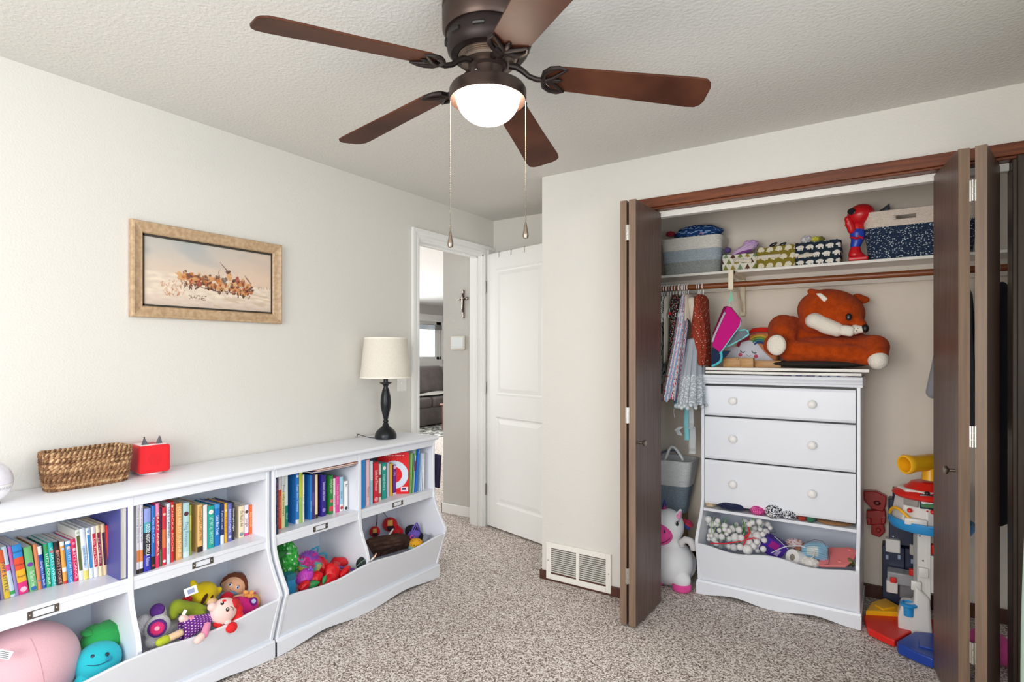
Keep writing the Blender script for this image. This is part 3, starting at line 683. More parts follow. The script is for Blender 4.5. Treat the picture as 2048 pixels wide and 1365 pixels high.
def chest():
    x0, x1 = 1.762, 2.556; yf = 3.385; yb = 3.772; t = .018
    r = thing('chest_of_drawers', 'white three drawer chest with toy bin standing in the closet', 'chest of drawers', ((x0+x1)/2, 3.56, 0))
    zt = 1.194
    pr = [(yb, 0), (3.318, 0), (3.316, .075), (3.296, .17), (3.268, .27), (3.257, .30), (3.256, .315), (3.264, .335), (3.300, .385), (3.345, .44), (3.372, .485), (yf, .53), (yf, zt), (yb, zt)]
    for x in (x0, x1-t): obj('side_panel', MB().prism(pr, 'x', x, x+t), WHITE, r, bevel=.003)
    obj('back_panel', MB().box(x0+t, x1-t, yb-.010, yb, .05, zt), WHITEIN, r)
    cr = [(yb, zt), (yf-.002, zt), (yf-.004, zt+.012), (yf-.012, zt+.016), (yf-.014, zt+.026), (yf-.026, zt+.036), (yf-.028, zt+.048), (yf-.024, zt+.052), (yb, zt+.052)]
    obj('top', MB().prism(cr, 'x', x0-.008, x1+.008), WHITE, r, smooth=40)
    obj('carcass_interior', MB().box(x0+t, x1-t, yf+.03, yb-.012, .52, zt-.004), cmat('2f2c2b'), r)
    for (z0, z1) in ((1.012, 1.181), (.762, 1.003), (.502, .754)):
        a, b = x0+t+.003, x1-t-.004
        rings = [(a, b, z0, z1, yf+.016), (a, b, z0, z1, yf+.004), (a+.001, b-.001, z0+.002, z1-.002, yf+.001), (a+.001, b-.001, z0+.014, z1-.014, yf-.003), (a+.001, b-.001, z0+.016, z1-.016, yf-.003)]
        vs = []; fs = []
        for (p, q, c, e, y) in rings: vs += [(p, y, c), (q, y, c), (q, y, e), (p, y, e)]
        for k in range(len(rings)-1):
            for i in range(4): fs.append((k*4+i, k*4+(i+1) % 4, (k+1)*4+(i+1) % 4, (k+1)*4+i))
        k = (len(rings)-1)*4; fs += [(k, k+1, k+2, k+3), (3, 2, 1, 0)]
        d = obj('drawer', MB().add(vs, fs), WHITE, r, smooth=0)
        for kx in (x0+.180, x1-.218):
            K = Matrix.Translation((kx, yf-.003, (z0+z1)/2+.004)) @ Matrix.Rotation(pi/2, 4, 'X')
            obj('knob', MB().lathe([(.009, 0), (.008, .010), (.016, .014), (.0215, .020), (.0215, .025), (.017, .030), (.009, .0325), (.001, .033)], n=24, M=K), mat('white_knob', 'f2f0ee', .35), d)
    obj('shelf', MB().box(x0+t, x1-t, 3.372, yb-.012, .460, .476), WHITE, r, bevel=.0015)
    obj('bin_floor', MB().box(x0+t, x1-t, 3.33, yb-.012, .075, .09), WHITEIN, r)
    mb = MB(); n = 48; vs = []; fs = []
    for k in range(n+1):
        u = k/n; z = .287+.012*cos(4*pi*u); x = x0+t+(x1-x0-2*t)*u
        y = 3.318-(3.318-3.268)*(z-.075)/(.27-.075)
        for (a, b) in ((3.322, .075), (y+.002, z-.003), (y+.006, z), (y+.014, z), (y+.018, z-.003), (3.340, .075)): vs.append((x, a, b))
    for k in range(n):
        for q in range(6): fs.append((k*6+q, (k+1)*6+q, (k+1)*6+(q+1) % 6, k*6+(q+1) % 6))
    fs += [tuple(range(6)), tuple(n*6+q for q in range(6))[::-1]]
    obj('bin_front', mb.add(vs, fs), WHITE, r, smooth=50)
    Wd = x1-x0+.008
    pl = [(x0-.004, 0)]+[(x0-.004+Wd*k/48, feet(k/48)) for k in range(2, 47)]+[(x1+.004, 0), (x1+.004, .066), (x0-.004, .066)]
    obj('plinth', MB().prism(pl, 'y', 3.302, 3.318).prism([(3.318, .066), (3.302, .066), (3.3075, .080), (3.318, .080)], 'x', x0-.004, x1+.004), WHITE, r, bevel=.002)
    for i, (a, b) in enumerate(((x0-.006, x0), (x1, x1+.006))): obj('plinth_return', MB().box(a, b, 3.302, yb, 0.001, .066), WHITE, r, bevel=.002)
chest()
# boards lying on the chest
bm_ = mat('painted_board', 'f1efea', .45, vary=('dcd8d2', 40, (.3, 1, 1)))
tag(obj('board', MB().box(1.79, 2.560, 3.372, 3.70, 1.252, 1.266), bm_, bevel=.0015), 'lower chipped white board lying on the chest', 'board')
tag(obj('board', MB().box(1.792, 2.592, 3.366, 3.72, 1.272, 1.288), bm_, bevel=.0015), 'upper white board lying on the chest, overhanging its right end', 'board')
ob = MB(); rng = random.Random(9)
ob.grid(lambda u, v: (2.20+.30*u, 3.375+.2*v, 1.2495+.003*noise.noise(V((u*9, v*5, 0)))), 30, 8, colf=lambda u, v: [(238, 238, 240), (238, 238, 240), (70, 120, 190), (196, 150, 190), (238, 238, 240), (120, 120, 130)][int(noise.noise(V((u*7, v*3, 5)))*5+2.5) % 6])
tag(obj('paper_sheet', ob, painted(), smooth=180, solid=.0015), 'sheet of painted paper squeezed under the white boards', 'paper')
# shelf, rod and bracket in the closet
sh = thing('closet_shelf', 'long white shelf above the clothes rod in the closet', 'shelf', (2.2, YB, 1.855))
obj('board', MB().box(XC+.112, XR+.19, 3.560, YB-.002, 1.846, 1.862), mat('shelf_paint', 'e9e5dd', .4), sh, bevel=.002)
obj('cleat', MB().box(XC+.112, XR+.19, YB-.02, YB-.002, 1.758, 1.846), mat('cleat_paint', 'e0d7cb', .55), sh, bevel=.002)
rod = tag(obj('closet_rod', MB().tube([(XC+.115, 3.45, 1.763), (XR+.19, 3.45, 1.763)], .0165, 20), mat('varnished_rod', '85481f', .35, vary=('6a3416', 8, (.5, 6, 6)))), 'varnished brown wooden clothes rod under the closet shelf', 'rod')
br_ = mat('bracket_paint', 'e6d9bd', .45)
bx = at(1463, 575, 'y', 3.45).x
mb = MB().box(bx-.014, bx+.014, 3.44, YB-.02, 1.822, 1.846).box(bx-.014, bx+.014, YB-.045, YB-.02, 1.60, 1.83)
mb.prism([(3.47, 1.822), (3.52, 1.822), (YB-.045, 1.66), (YB-.045, 1.62)], 'x', bx-.005, bx+.005)
mb.prism([(3.430, 1.846), (3.430, 1.735), (3.440, 1.730), (3.460, 1.730), (3.470, 1.742), (3.464, 1.745), (3.456, 1.7405), (3.444, 1.7405), (3.434, 1.752), (3.434, 1.79), (3.47, 1.80), (3.47, 1.846)], 'x', bx-.014, bx+.014)
tag(obj('shelf_bracket', mb, br_, smooth=0, bevel=.0015), 'cream painted bracket holding shelf and rod', 'bracket')
# ------------------------------------------------------------------ books
PAGE = mat('book_pages', 'e4e1da', .85, vary=('cfcbc3', 400, (1, 1, .02)))
SHELF_Z = .5385
def conv(ox, oy, s): return lambda X, Y: (ox+X/s, oy+Y/s)
def Yp(px, x): return at(px, 700, 'x', x).y
def book(xs, y0, t, h, lean, d, col, label, group, spine=None, board=False, inward=False, zb=SHELF_Z, stem='book'):
    """standing book: spine plane at x=xs, left edge y0, thickness t, height h, lean in radians (top to the left)"""
    r = thing(stem, label, 'book', (xs-d/2, y0+t/2, zb), group)
    M = Matrix.Translation((xs, y0 if lean >= 0 else y0+t, zb)) @ Matrix.Rotation(lean, 4, 'X') @ Matrix.Translation((0, 0 if lean >= 0 else -t, 0))
    b = min(.0022, t*.2); c = .0 if board else .003
    mb = MB()
    bx0 = -d
    cover_x = (lambda a, e: (a, e)) if not inward else (lambda a, e: (-d-e, -d-a))
    # cover: two boards and a slightly rounded spine
    for (u, v) in ((0, b), (t-b, t)): mb.box(-d, 0 if inward else -.002, u, v, 0, h, M)
    pr = [(-.004, 0), (-.0015, .0), (0, t*.18), (.0012, t*.5), (0, t*.82), (-.0015, t), (-.004, t)]
    if inward: pr = [(-d-p[0]-.004, p[1]) for p in pr]
    mb.prism(pr, 'z', 0, h, M)
    cm = cmat(col) if not isinstance(col, bpy.types.Material) else col
    o = obj('cover', mb, cm, r, smooth=30)
    x0, x1 = (-d+.002, -.004) if not inward else (-d+.004, -.006)
    obj('pages', MB().box(x0 if not board else -d, x1, b, t-b, c, h-c, M), PAGE, r)
    sx = .0014
    for item in (spine or []):
        if item[0] == 'band':      # (band, z0 fraction, z1 fraction, colour)
            k = .98 if t > .008 else 1.0
            obj('spine_patch', MB().prism([(-.0012, .0), (.0003, t*.18), (sx, t*.5), (.0003, t*.82), (-.0012, t)], 'z', item[1]*h, item[2]*h, M), cmat(item[3]), r, smooth=0)
        elif item[0] == 'panel':   # inset panel
            obj('spine_panel', MB().box(.0004, sx+.0001, t*.16, t*.84, item[1]*h, item[2]*h, M), cmat(item[3]), r)
        elif item[0] == 'dot':
            q = MB(); disc(q, M @ V((sx, t*.5, item[1]*h)), M.to_3x3() @ V((1, 0, 0)), t*.36, t*.36*item[3] if len(item) > 3 else t*.36, .0006, k=14)
            obj('spine_emblem', q, cmat(item[2]), r)
        elif item[0] == 'txt':     # (txt, words, z centre fraction, length fraction, colour)
            s_, zc, lf, tc = item[1:5]; size = t*.78
            T = M @ Matrix.Translation((sx+.0003, t*.5, zc*h)) @ Matrix(((0, 0, 1), (0, 1, 0), (-1, 0, 0))).to_4x4()
            wid = max(1e-3, len(s_)*size*.52)
            text(s_, size, T, tc, r, 'title', squeeze=lf*h/wid)
        elif item[0] == 'up':      # upright words stacked on the spine
            s_, zc, size, tc = item[1:5]
            T = M @ Matrix.Translation((sx+.0003, t*.5, zc*h)) @ Matrix(((0, 0, 1), (1, 0, 0), (0, 1, 0))).to_4x4()
            text(s_, size, T, tc, r, 'title', squeeze=.8)
    return r
def shelf_row(cv, rows, group, d=.16, fwd=0, y_min=None):
    """rows: zoomed-photo spine corners -> (xb0, xb1, yb, xt0, yt, colour, label, spine items, options)"""
    ycur = y_min; pts = [(cv(w[0], w[2])[0], at(*cv(w[0], w[2]), 'z', SHELF_Z).x) for w in rows if not (len(w) > 8 and 'x' in w[8])]
    mx, my = sum(p[0] for p in pts)/len(pts), sum(p[1] for p in pts)/len(pts)
    sl = sum((p[0]-mx)*(p[1]-my) for p in pts)/max(1e-6, sum((p[0]-mx)**2 for p in pts))
    for row in rows:
        xb0, xb1, yb, xt0, yt, col, label, sp = row[:8]; op = row[8] if len(row) > 8 else {}
        p = at(*cv(xb0, yb), 'z', SHELF_Z); xs = min(.322, max(.19, my+sl*(cv(xb0, yb)[0]-mx)+fwd))
        if 'x' in op: xs = op['x']
        y0 = Yp(cv(xb0, yb)[0], xs); y1 = Yp(cv(xb1, yb)[0], xs)
        yt0 = Yp(cv(xt0, yt)[0], xs); q = at(*cv(xt0, yt), 'x', xs)
        hh = q.z-SHELF_Z; lean = atan2(y0-yt0, hh)
        if abs(lean) < radians(2.0): lean = 0
        if ycur is not None and y0 < ycur+.0004: y0 = ycur+.0004
        t = max(.004, y1-y0); h = hh/cos(lean) if lean >= 0 else hh/cos(lean)
        h = min(h, .288)
        book(xs, y0, t*cos(lean), h, lean, min(op.get('d', d), xs-.028), col, label, group, sp, board=op.get('board', False), inward=op.get('inward', False))
        ycur = y0+t
cv1 = conv(0, 960, 5.25)
G1, G2, G3, G4 = 'books in the first upper bay', 'books in the second upper bay', 'books in the third upper bay', 'books in the upper bay by the doorway'
R1 = [
 (-60, -20, 1218, -120, 735, '8c8a94', 'thin grey board book cut off by the frame, first of its row', [], {'board': 1}),
 (-19, 12, 1216, -80, 740, '6d4f8e', 'thin dark violet board book, second of its row', [], {'board': 1}),
 (14, 46, 1214, -50, 748, '8e86a8', 'thin grey violet board book left of the orange and yellow one', [('band', .7, .95, '5b57a8')], {'board': 1}),
 (48, 112, 1196, -25, 752, 'f2a23c', 'orange and yellow board book with a purple side, leaning left', [('band', 0, .45, 'e9c63f'), ('band', .75, 1, 'e8632f'), ('txt', 'FIVE LITTLE', .45, .7, '4b2d62')], {'board': 1}),
 (116, 166, 1198, 12, 712, 'cfe0f1', 'pale blue and white board book with a pink patch, leaning left', [('band', .52, .64, 'e4559e'), ('band', .05, .12, '3fae62')], {'board': 1}),
 (168, 204, 1190, 78, 700, '9d8bc8', 'lilac board book with a pink top, left of the rainbow striped one', [('band', .62, .97, 'd768b0')], {'board': 1}),
 (206, 304, 1180, 120, 700, '2f93dd', 'thick board book with blue, orange, yellow and pink spine bands', [('band', .0, .24, 'ec2f7e'), ('band', .24, .49, 'f8b92a'), ('band', .49, .74, 'f0552b'), ('up', 'Numbers', .86, .0095, '1d2b5b'), ('up', 'Colors', .6, .0105, '3c1f3b'), ('up', 'Shapes', .36, .0105, '7a3a1a'), ('dot', .09, 'f6c7da')], {'board': 1}),
 (318, 400, 1190, 245, 720, '76c07a', 'fresh green board book with a purple flower on the spine', [('dot', .60, '7b3fa6'), ('txt', 'The Secret Tree', .28, .42, 'f3f7ef'), ('dot', .06, '2d6fb4')], {'board': 1}),
 (403, 445, 1168, 345, 685, 'e08a5c', 'terracotta orange board book right of the fresh green one', [('dot', .2, '6d8fc0')], {'board': 1}),
 (448, 490, 1140, 392, 705, '3157b5', 'royal blue board book with a white top half on its spine', [('band', .80, 1, 'f0f2f6'), ('dot', .74, '2f4a90'), ('txt', 'Going to a Zoo Book', .36, .66, 'e8f0ff')], {'board': 1}),
 (493, 543, 1103, 455, 685, '27a878', 'emerald green board book lettered in white, between royal blue and turquoise', [('band', .83, .97, '3f9c58'), ('txt', 'LITTLE POOKIE', .42, .72, 'f0fff6')], {'board': 1}),
 (546, 598, 1093, 502, 668, '22b7b4', 'turquoise board book beside the emerald green one', [('dot', .79, 'd76a76'), ('txt', 'WHATS WRONG', .42, .7, 'd8fbf5')], {'board': 1}),
 (606, 664, 1088, 563, 662, '3f1c22', 'blackish maroon board book with a pig on the spine', [('band', .88, 1, '1a191c'), ('dot', .78, 'c98070'), ('txt', 'SPOOKY POOKIE', .4, .66, 'd7b09a')], {'board': 1}),
 (666, 715, 1083, 622, 658, 'f3a64c', 'white and apricot board book right of the maroon one', [('band', .28, .38, 'f7efe6'), ('band', .9, 1, 'f7efe6'), ('dot', .82, 'c9d5e2'), ('band', 0, .06, 'd23b36')], {'board': 1}),
 (720, 775, 1080, 682, 652, '3a8fd4', 'sky blue board book between apricot and raspberry ones', [('band', .93, 1, 'eef4f7'), ('dot', .84, 'e9c9c0'), ('txt', 'OH MY OH MY OH', .42, .74, 'cdeaff')], {'board': 1}),
 (778, 828, 1055, 740, 632, 'd8245f', 'raspberry red board book, last of the leaning ones', [('dot', .9, 'e88ba8'), ('dot', .76, 'd9c8cc'), ('txt', "LET'S DANCE", .4, .66, 'ffd7e4')], {'board': 1}),
 (832, 880, 1050, 787, 533, 'eef0e6', 'white spined book with an olive green panel', [('panel', .19, .88, '5d6331'), ('dot', .94, 'b9c7a8')], {}),
 (884, 936, 1030, 836, 518, 'e9ecef', 'white spined book with a pale blue panel and a yellow foot', [('panel', .22, .66, 'b8d0e6'), ('txt', 'Jesus Es Mi Amigo', .44, .42, '3a4d8a'), ('band', 0, .17, 'ecd76d')], {}),
 (945, 988, 1025, 900, 512, 'dfe9f2', 'white spined book with a bright blue panel', [('panel', .2, .86, '3a86c0'), ('dot', .93, '89b0d0')], {}),
 (991, 1038, 1014, 952, 498, 'eceaf0', 'white spined book with a bright red panel', [('panel', .2, .86, 'c9233b'), ('txt', 'Los Tres Osos', .5, .6, 'ffd8d8')], {}),
 (1041, 1085, 1000, 1003, 486, 'ead9b4', 'cream spined book with a maroon panel', [('panel', .2, .86, '8e2243'), ('txt', 'La Casa Roja', .5, .6, 'e6b8c4')], {}),
 (1087, 1134, 986, 1052, 474, 'e4c9a4', 'cream spined book with a dark plum panel', [('panel', .2, .84, '4a2440')], {}),
 (1137, 1172, 985, 1105, 485, 'd4231f', 'plain red book against the tall violet hardcover', [], {}),
]
shelf_row(cv1, R1, G1, fwd=.016)
book(.337, .9555, .0245, .262, 0, .25, '4c4f96', 'tall violet hardcover with its page edges facing out', G1, inward=True)
cv2 = conv(240, 960, 6.203)
R2 = [
 (205, 244, 1180, 205, 266, 'e8e6ee', 'white paperback with an orange patch, nearest the bay divider', [('band', .16, .32, 'e28a52'), ('band', .0, .06, '2a1a1c'), ('txt', 'Come along little lamb', .66, .6, '7a7894')], {'d': .2}),
 (247, 288, 1178, 247, 264, 'e4e2ec', 'white paperback with an orange patch, second from the bay divider', [('band', .16, .32, 'e28a52'), ('band', .0, .06, '2a1a1c'), ('txt', 'Come along little lamb', .66, .6, '6a6884')], {'d': .2}),
 (297, 382, 1170, 302, 365, '3236ae', 'violet, black and blue board book titled in white about a gorilla', [('band', .78, 1, '8f9ede'), ('band', .62, .78, '46a3b8'), ('band', .26, .62, '23242c'), ('txt', 'GOOD NIGHT GORILLA', .5, .44, 'ffffff'), ('txt', 'Rathmann', .15, .14, 'dfe3ff')], {'board': 1}),
 (390, 438, 1130, 388, 332, '2c6fc0', 'mid blue book with a black foot, beside the gorilla one', [('band', 0, .2, '17181e'), ('txt', 'Kiss the Cow', .62, .46, 'bfe0ff'), ('dot', .06, 'b33a33')], {}),
 (442, 492, 1095, 432, 300, 'e02a5e', 'pink and red book with white scattered letters', [('band', .8, 1, 'ef86b4'), ('txt', 'CRAZY ANIMALS', .52, .6, 'fff0c0')], {}),
 (494, 520, 1030, 482, 362, '1f2a4d', 'narrow navy book with a green foot behind the pink one', [('band', 0, .3, '3c7a58')], {}),
 (523, 575, 1025, 516, 352, 'd42a40', 'crimson book with an orange middle and a white emblem', [('band', .3, .62, 'e0703c'), ('dot', .07, 'f2f2f2'), ('dot', .88, 'f0b0a0')], {}),
 (578, 626, 1010, 570, 302, 'dfe6ef', 'white spined camping book with black title', [('txt', "LET'S CAMPING", .68, .5, '26304a'), ('txt', 'with the kids', .25, .24, '8094b4')], {}),
 (628, 668, 950, 610, 284, 'e11f2e', 'bright red book right of the camping one', [('txt', 'CHICKA BOOM', .55, .62, 'ffb8a8'), ('dot', .93, 'f6d7d0')], {}),
 (697, 770, 945, 695, 302, 'e2a45e', 'tan orange book with brown cover and pale letters', [('txt', 'YOU ARE MY SUNSHINE', .5, .84, 'f7e6bc')], {'d': .17}),
 (780, 862, 935, 776, 298, 'b7dce0', 'pale aqua book with handwritten title and a heart', [('dot', .80, '5b3440'), ('txt', 'Dog Presents', .42, .52, '5f8fa8'), ('band', 0, .1, 'd6e8ee')], {}),
 (864, 889, 865, 862, 318, '9fb04a', 'narrow yellow green book beside the aqua one', [('band', .5, .8, 'd8d05c')], {}),
 (962, 1026, 890, 960, 318, 'e9bb77', 'mustard covered book with tan spine and black foot', [('band', 0, .12, '2b1b1a'), ('txt', 'LLAMA LLAMA TIME', .5, .5, '8a4a2a'), ('txt', 'Dewdney', .85, .2, '9a6a3a')], {'d': .2}),
 (1032, 1084, 865, 1030, 322, 'eef1f3', 'plain white book right of the mustard one', [], {}),
 (1088, 1168, 860, 1088, 338, '18a89c', 'teal book with a white roundel at the top', [('dot', .86, 'f4f0ea'), ('dot', .86, 'a8405a', .6), ('txt', "LET'S EAT ALL THE COOKIES", .42, .66, 'c8f2ec')], {}),
 (1172, 1240, 830, 1170, 312, '1f7fd0', 'bright blue truck book with white title', [('band', .9, 1, '49a2e4'), ('txt', 'Little Blue Truck', .5, .6, 'ffffff')], {}),
 (1246, 1292, 800, 1246, 306, '24346c', 'navy book with a white foot', [('band', 0, .22, 'eef0f4'), ('txt', 'If you hold a seed', .6, .6, 'cfd8f4')], {}),
 (1296, 1333, 755, 1296, 298, 'efb734', 'golden yellow book between navy and lavender blue', [('dot', .82, 'f8e4a8'), ('txt', 'MUDDY', .45, .3, 'b8642c')], {}),
 (1337, 1388, 745, 1336, 304, '6c72c4', 'lavender blue book beside the golden yellow one', [('txt', 'Bedtime Dreams', .55, .66, 'dfe4ff'), ('dot', .12, 'c8ccf0')], {}),
 (1391, 1424, 735, 1390, 290, '1e1f2b', 'narrow black book with white title', [('txt', 'Goodnight Night', .55, .7, 'f0f0f0')], {}),
 (1473, 1540, 715, 1470, 340, 'f0dfbd', 'cream spined ark book with maroon cover', [('txt', "On Noah's Ark", .6, .56, '4a3a34'), ('dot', .1, '8a9aa4')], {'d': .12}),
 (1543, 1597, 690, 1543, 322, 'f3e3ea', 'white and pink board book with a round brown head', [('band', 0, .09, 'e04a8c'), ('dot', .78, '5b3327'), ('txt', 'Jungle', .42, .36, '6a3a4a')], {'board': 1, 'd': .12}),
 (1601, 1645, 665, 1600, 318, 'f2662a', 'vivid orange board book, last of its row', [('txt', 'Baby Animals', .5, .6, 'ffd9a8')], {'board': 1, 'd': .11}),
]
shelf_row(cv2, R2, G2, fwd=.022)
cv3 = conv(530, 880, 6.5)
R3 = [
 (112, 150, 1228, 112, 438, '1c2b58', 'tall navy book with small white title, first after the bookcase side', [('txt', 'Where is the dancing bear', .68, .5, 'dfe6f4'), ('txt', 'Stories', .12, .1, 'dfe6f4')], {'d': .24, 'x': .335}),
 (151, 176, 1224, 152, 442, '182348', 'tall dark navy book with red and white specks', [('txt', 'x o x o x o x o x', .5, .9, 'c7637a')], {'d': .24, 'x': .335}),
 (178, 215, 1140, 176, 460, 'e8481f', 'red orange book with a white top', [('band', .72, 1, 'f3e9ea'), ('txt', 'Counting kisses', .4, .5, 'ffc9a6')], {}),
 (219, 262, 1130, 218, 438, 'f3efa6', 'pale yellow and white book with black lettering', [('band', .66, 1, 'eef2f4'), ('txt', 'Five silly turkeys', .5, .8, '5a5a46')], {}),
 (264, 299, 1115, 264, 440, '0f8a78', 'dark teal book with a white upper half', [('band', .4, 1, 'e9f3f3'), ('txt', 'Bluff', .2, .18, 'bfe6de')], {}),
 (400, 444, 1130, 402, 425, '2d7fd6', 'wide bright blue story book with pictured blue cover', [('dot', .92, 'e6eef6'), ('txt', 'Puppy Story Treasury', .5, .62, 'd8ecff'), ('band', 0, .08, 'e9eef4')], {'d': .2}),
 (447, 489, 1062, 447, 416, 'c6cf4a', 'lime yellow book with dark dots', [('txt', '. : . : . :', .9, .12, '343a20'), ('band', .0, .5, '9fc46a')], {}),
 (493, 514, 1045, 494, 458, 'e6e2de', 'narrow white book left of the deep blue one', [('txt', 'Hey duck', .4, .4, '4a3a4a')], {}),
 (586, 614, 1060, 586, 462, '1b74c4', 'deep blue book with picture cover and bright blue spine', [('txt', 'Starry bear', .3, .3, 'bfe2ff')], {'d': .2}),
 (617, 650, 1040, 617, 458, '34357e', 'indigo book left of the cream spined one', [('band', .3, .6, '584c9a')], {}),
 (657, 688, 1035, 656, 458, 'efd9a6', 'cream spined book with a black foot', [('band', 0, .09, '26202a')], {}),
 (736, 793, 1005, 736, 466, '35248f', 'deep purple book with small white title', [('txt', 'Sweetest little bunny', .6, .6, 'e0daff'), ('dot', .15, '9a8ae0')], {'d': .19}),
 (839, 888, 965, 838, 472, '2f8a44', 'green book with red spots along its lower spine', [('band', .08, .2, 'e0455a'), ('dot', .34, 'e86a7c'), ('txt', 'Holly Jolly Apple', .72, .5, 'dff2c8')], {'d': .15}),
 (891, 919, 935, 889, 508, 'f2e2e4', 'white and pale pink narrow book', [('txt', 'Where is', .35, .4, 'b06a7a')], {'d': .12}),
 (923, 968, 925, 922, 488, 'e2479c', 'hot pink book with small letters', [('txt', 'I love you little one', .5, .8, 'ffd0ea')], {'d': .13}),
 (971, 1018, 920, 972, 488, 'a7d8ec', 'pale blue board book with flowers at the foot', [('band', 0, .2, 'f0f2f0'), ('dot', .1, 'c03a3a'), ('txt', 'Little one', .48, .3, '3a5a74')], {'board': 1, 'd': .12}),
 (1032, 1078, 905, 1032, 545, 'f4f5f4', 'short white board book, last upright of its row', [('txt', 'Be', .86, .1, '2a2a2a'), ('dot', .06, '2e3a33')], {'board': 1, 'd': .11}),
]
shelf_row(cv3, R3, G3, d=.16, fwd=.012, y_min=B0+.0175)
# two big picture books lying on top of the upright ones
def flat_book(pts, z, t, col, label, group, top=None):
    c = sum(pts, V())/4; c.z = z
    r = thing('picture_book', label, 'book', c, group)
    P2 = [(p.x, p.y) for p in pts]; ctr = V((c.x, c.y))
    P1 = [tuple(ctr+(V(p)-ctr)*.985) for p in P2]
    obj('pages', MB().prism(P1, 'z', z+.002, z+t-.002), PAGE, r)
    obj('cover', MB().prism(P2, 'z', z, z+.002), cmat(col), r)
    if top:
        mb = MB(); mb.grid(lambda u, v: tuple((V((*P2[0], z+t))*(1-u)+V((*P2[1], z+t))*u)*(1-v)+(V((*P2[3], z+t))*(1-u)+V((*P2[2], z+t))*u)*v), 30, 30, colf=top)
        obj('front_cover', mb, painted('glossy_print', .35), r, solid=.0015)
    else: obj('front_cover', MB().prism(P2, 'z', z+t-.002, z+t), cmat(col), r)
    return r
zt_ = .775
def orange_cover(u, v):
    n = noise.noise(V((u*3, v*9, 2))); c = mixc((196, 92, 44), (120, 48, 34), smooth01(-.3, .4, n))
    c = mixc(c, (70, 40, 92), smooth01(.15, .5, noise.noise(V((u*2+3, v*5, 7))))); return mixc(c, (230, 150, 80), smooth01(.3, .6, n))
a = at(615, 948, 'z', zt_); b = at(722, 942, 'z', zt_)
flat_book([V((.318, 1.80, 0)), V((.333, 2.062, 0)), V((.11, 2.072, 0)), V((.095, 1.81, 0))], .7765, .010, '3a2a6a', 'dark violet picture book lying under the orange one', 'picture books lying on the third bay')
flat_book([V((.335, 1.825, 0)), V((.345, 2.066, 0)), V((.10, 2.070, 0)), V((.09, 1.80, 0))], .788, .009, 'b3552a', 'orange and brown picture book lying on top of the upright ones', 'picture books lying on the third bay', orange_cover)
cv4 = conv(700, 860, 7.58)
R4 = [
 (150, 228, 1196, 150, 414, '1f8fe0', 'tall bright blue book projecting beside the bay divider', [], {'d': .25, 'x': .322}),
 (250, 300, 1170, 250, 462, 'f2c9d2', 'pale pink thin book right of the tall blue one', [('txt', 'Pinkalicious', .3, .3, '9a6a7a')], {}),
 (308, 348, 1140, 308, 480, '9fd0e2', 'pale blue and white book left of the red one', [('band', .55, 1, 'dcecf2')], {}),
 (358, 436, 1130, 360, 504, 'd81f35', 'red little dinosaur book with white lettering', [('txt', 'Little Red Dinosaur', .55, .64, 'ffe3e3'), ('dot', .08, 'f0a0a8')], {}),
 (440, 478, 1050, 442, 522, 'ece3d6', 'cream book with a few red marks', [('band', .1, .2, 'c04a4a'), ('band', .62, .7, 'b04848')], {}),
 (487, 552, 1050, 490, 512, '17a093', 'teal counting book titled in white', [('dot', .86, 'f0f4f0'), ('txt', 'numbers', .46, .46, 'd6f5ef')], {}),
 (562, 600, 1025, 566, 508, 'cdd0ec', 'pale lavender book right of the teal one', [], {}),
 (606, 642, 1015, 612, 516, 'f2c52c', 'sunny yellow narrow book', [], {}),
 (650, 706, 998, 655, 538, '6a2c94', 'purple book with a pink flower', [('dot', .92, 'f0b8d4'), ('band', 0, .06, 'f0d8ea'), ('txt', 'Lilly', .7, .22, 'e6c8f4')], {}),
 (712, 768, 965, 716, 545, 'e2e0ea', 'short white board book with a small red square', [('panel', .68, .76, 'a8323e')], {'board': 1, 'd': .12}),
]
shelf_row(cv4, R4, G4, d=.15)
# the rest of the last bay: a large red book turned cover-out, then leaning ones
def cover_out():
    p0 = at(*cv4(492, 940), 'z', SHELF_Z); q0 = at(*cv4(942, 985), 'z', SHELF_Z)
    A = V((.165, 2.375, SHELF_Z)); B = V((.306, 2.490, SHELF_Z))
    d = (B-A); L = d.length; d.normalize(); n = V((d.y, -d.x, 0))
    if n.dot(CAM-A) < 0: n = -n
    h = .245; t = .010
    r = thing('picture_book', 'large red book turned cover outwards with a white ring', 'book', (A+B)/2, G4)
    M = Matrix.Translation(A) @ Matrix((d, V((0, 0, 1)), n)).transposed().to_4x4()
    obj('pages', MB().box(.002, L-.002, .003, h-.003, -t+.002, -.002, M), PAGE, r)
    def colf(u, v):
        x, y = (u-.52)*L, (v-.46)*h; q = sqrt(x*x+y*y)
        if .048 < q < .083: return (214, 226, 240) if not (abs(y-.06) < .012 and abs(x+.025) < .012) else (40, 70, 140)
        if q <= .048: return (226, 30, 40)
        if abs(v-.92) < .008 and .2 < u < .85 and int(u*60) % 3: return (250, 210, 210)
        if .74 < u < .97 and .06 < v < .17: return (236, 210, 220) if not (.79 < u < .9 and .085 < v < .14) else (60, 60, 100)
        return (228, 28, 36)
    mb = MB(); mb.grid(lambda u, v: tuple(M @ V((u*L, v*h, 0))), 70, 90, colf=colf)
    mb2 = MB().box(0, L, 0, h, -t, -t+.002, M)
    obj('front_cover', mb, painted('glossy_print', .35), r, smooth=0, solid=.0012); obj('back_cover', mb2, cmat('c81c26'), r)
    obj('spine', MB().box(L-.003, L, 0, h, -t+.001, -.001, M), cmat('d6232c'), r)
cover_out()
def leaner(y0, t, h, lean, xs, d, col, label, spine=None): book(xs, y0, t, h, lean, d, col, label, G4, spine)
leaner(2.500, .007, .235, radians(-2.5), .312, .16, '86b86a', 'leaf green thin book right of the large red cover')
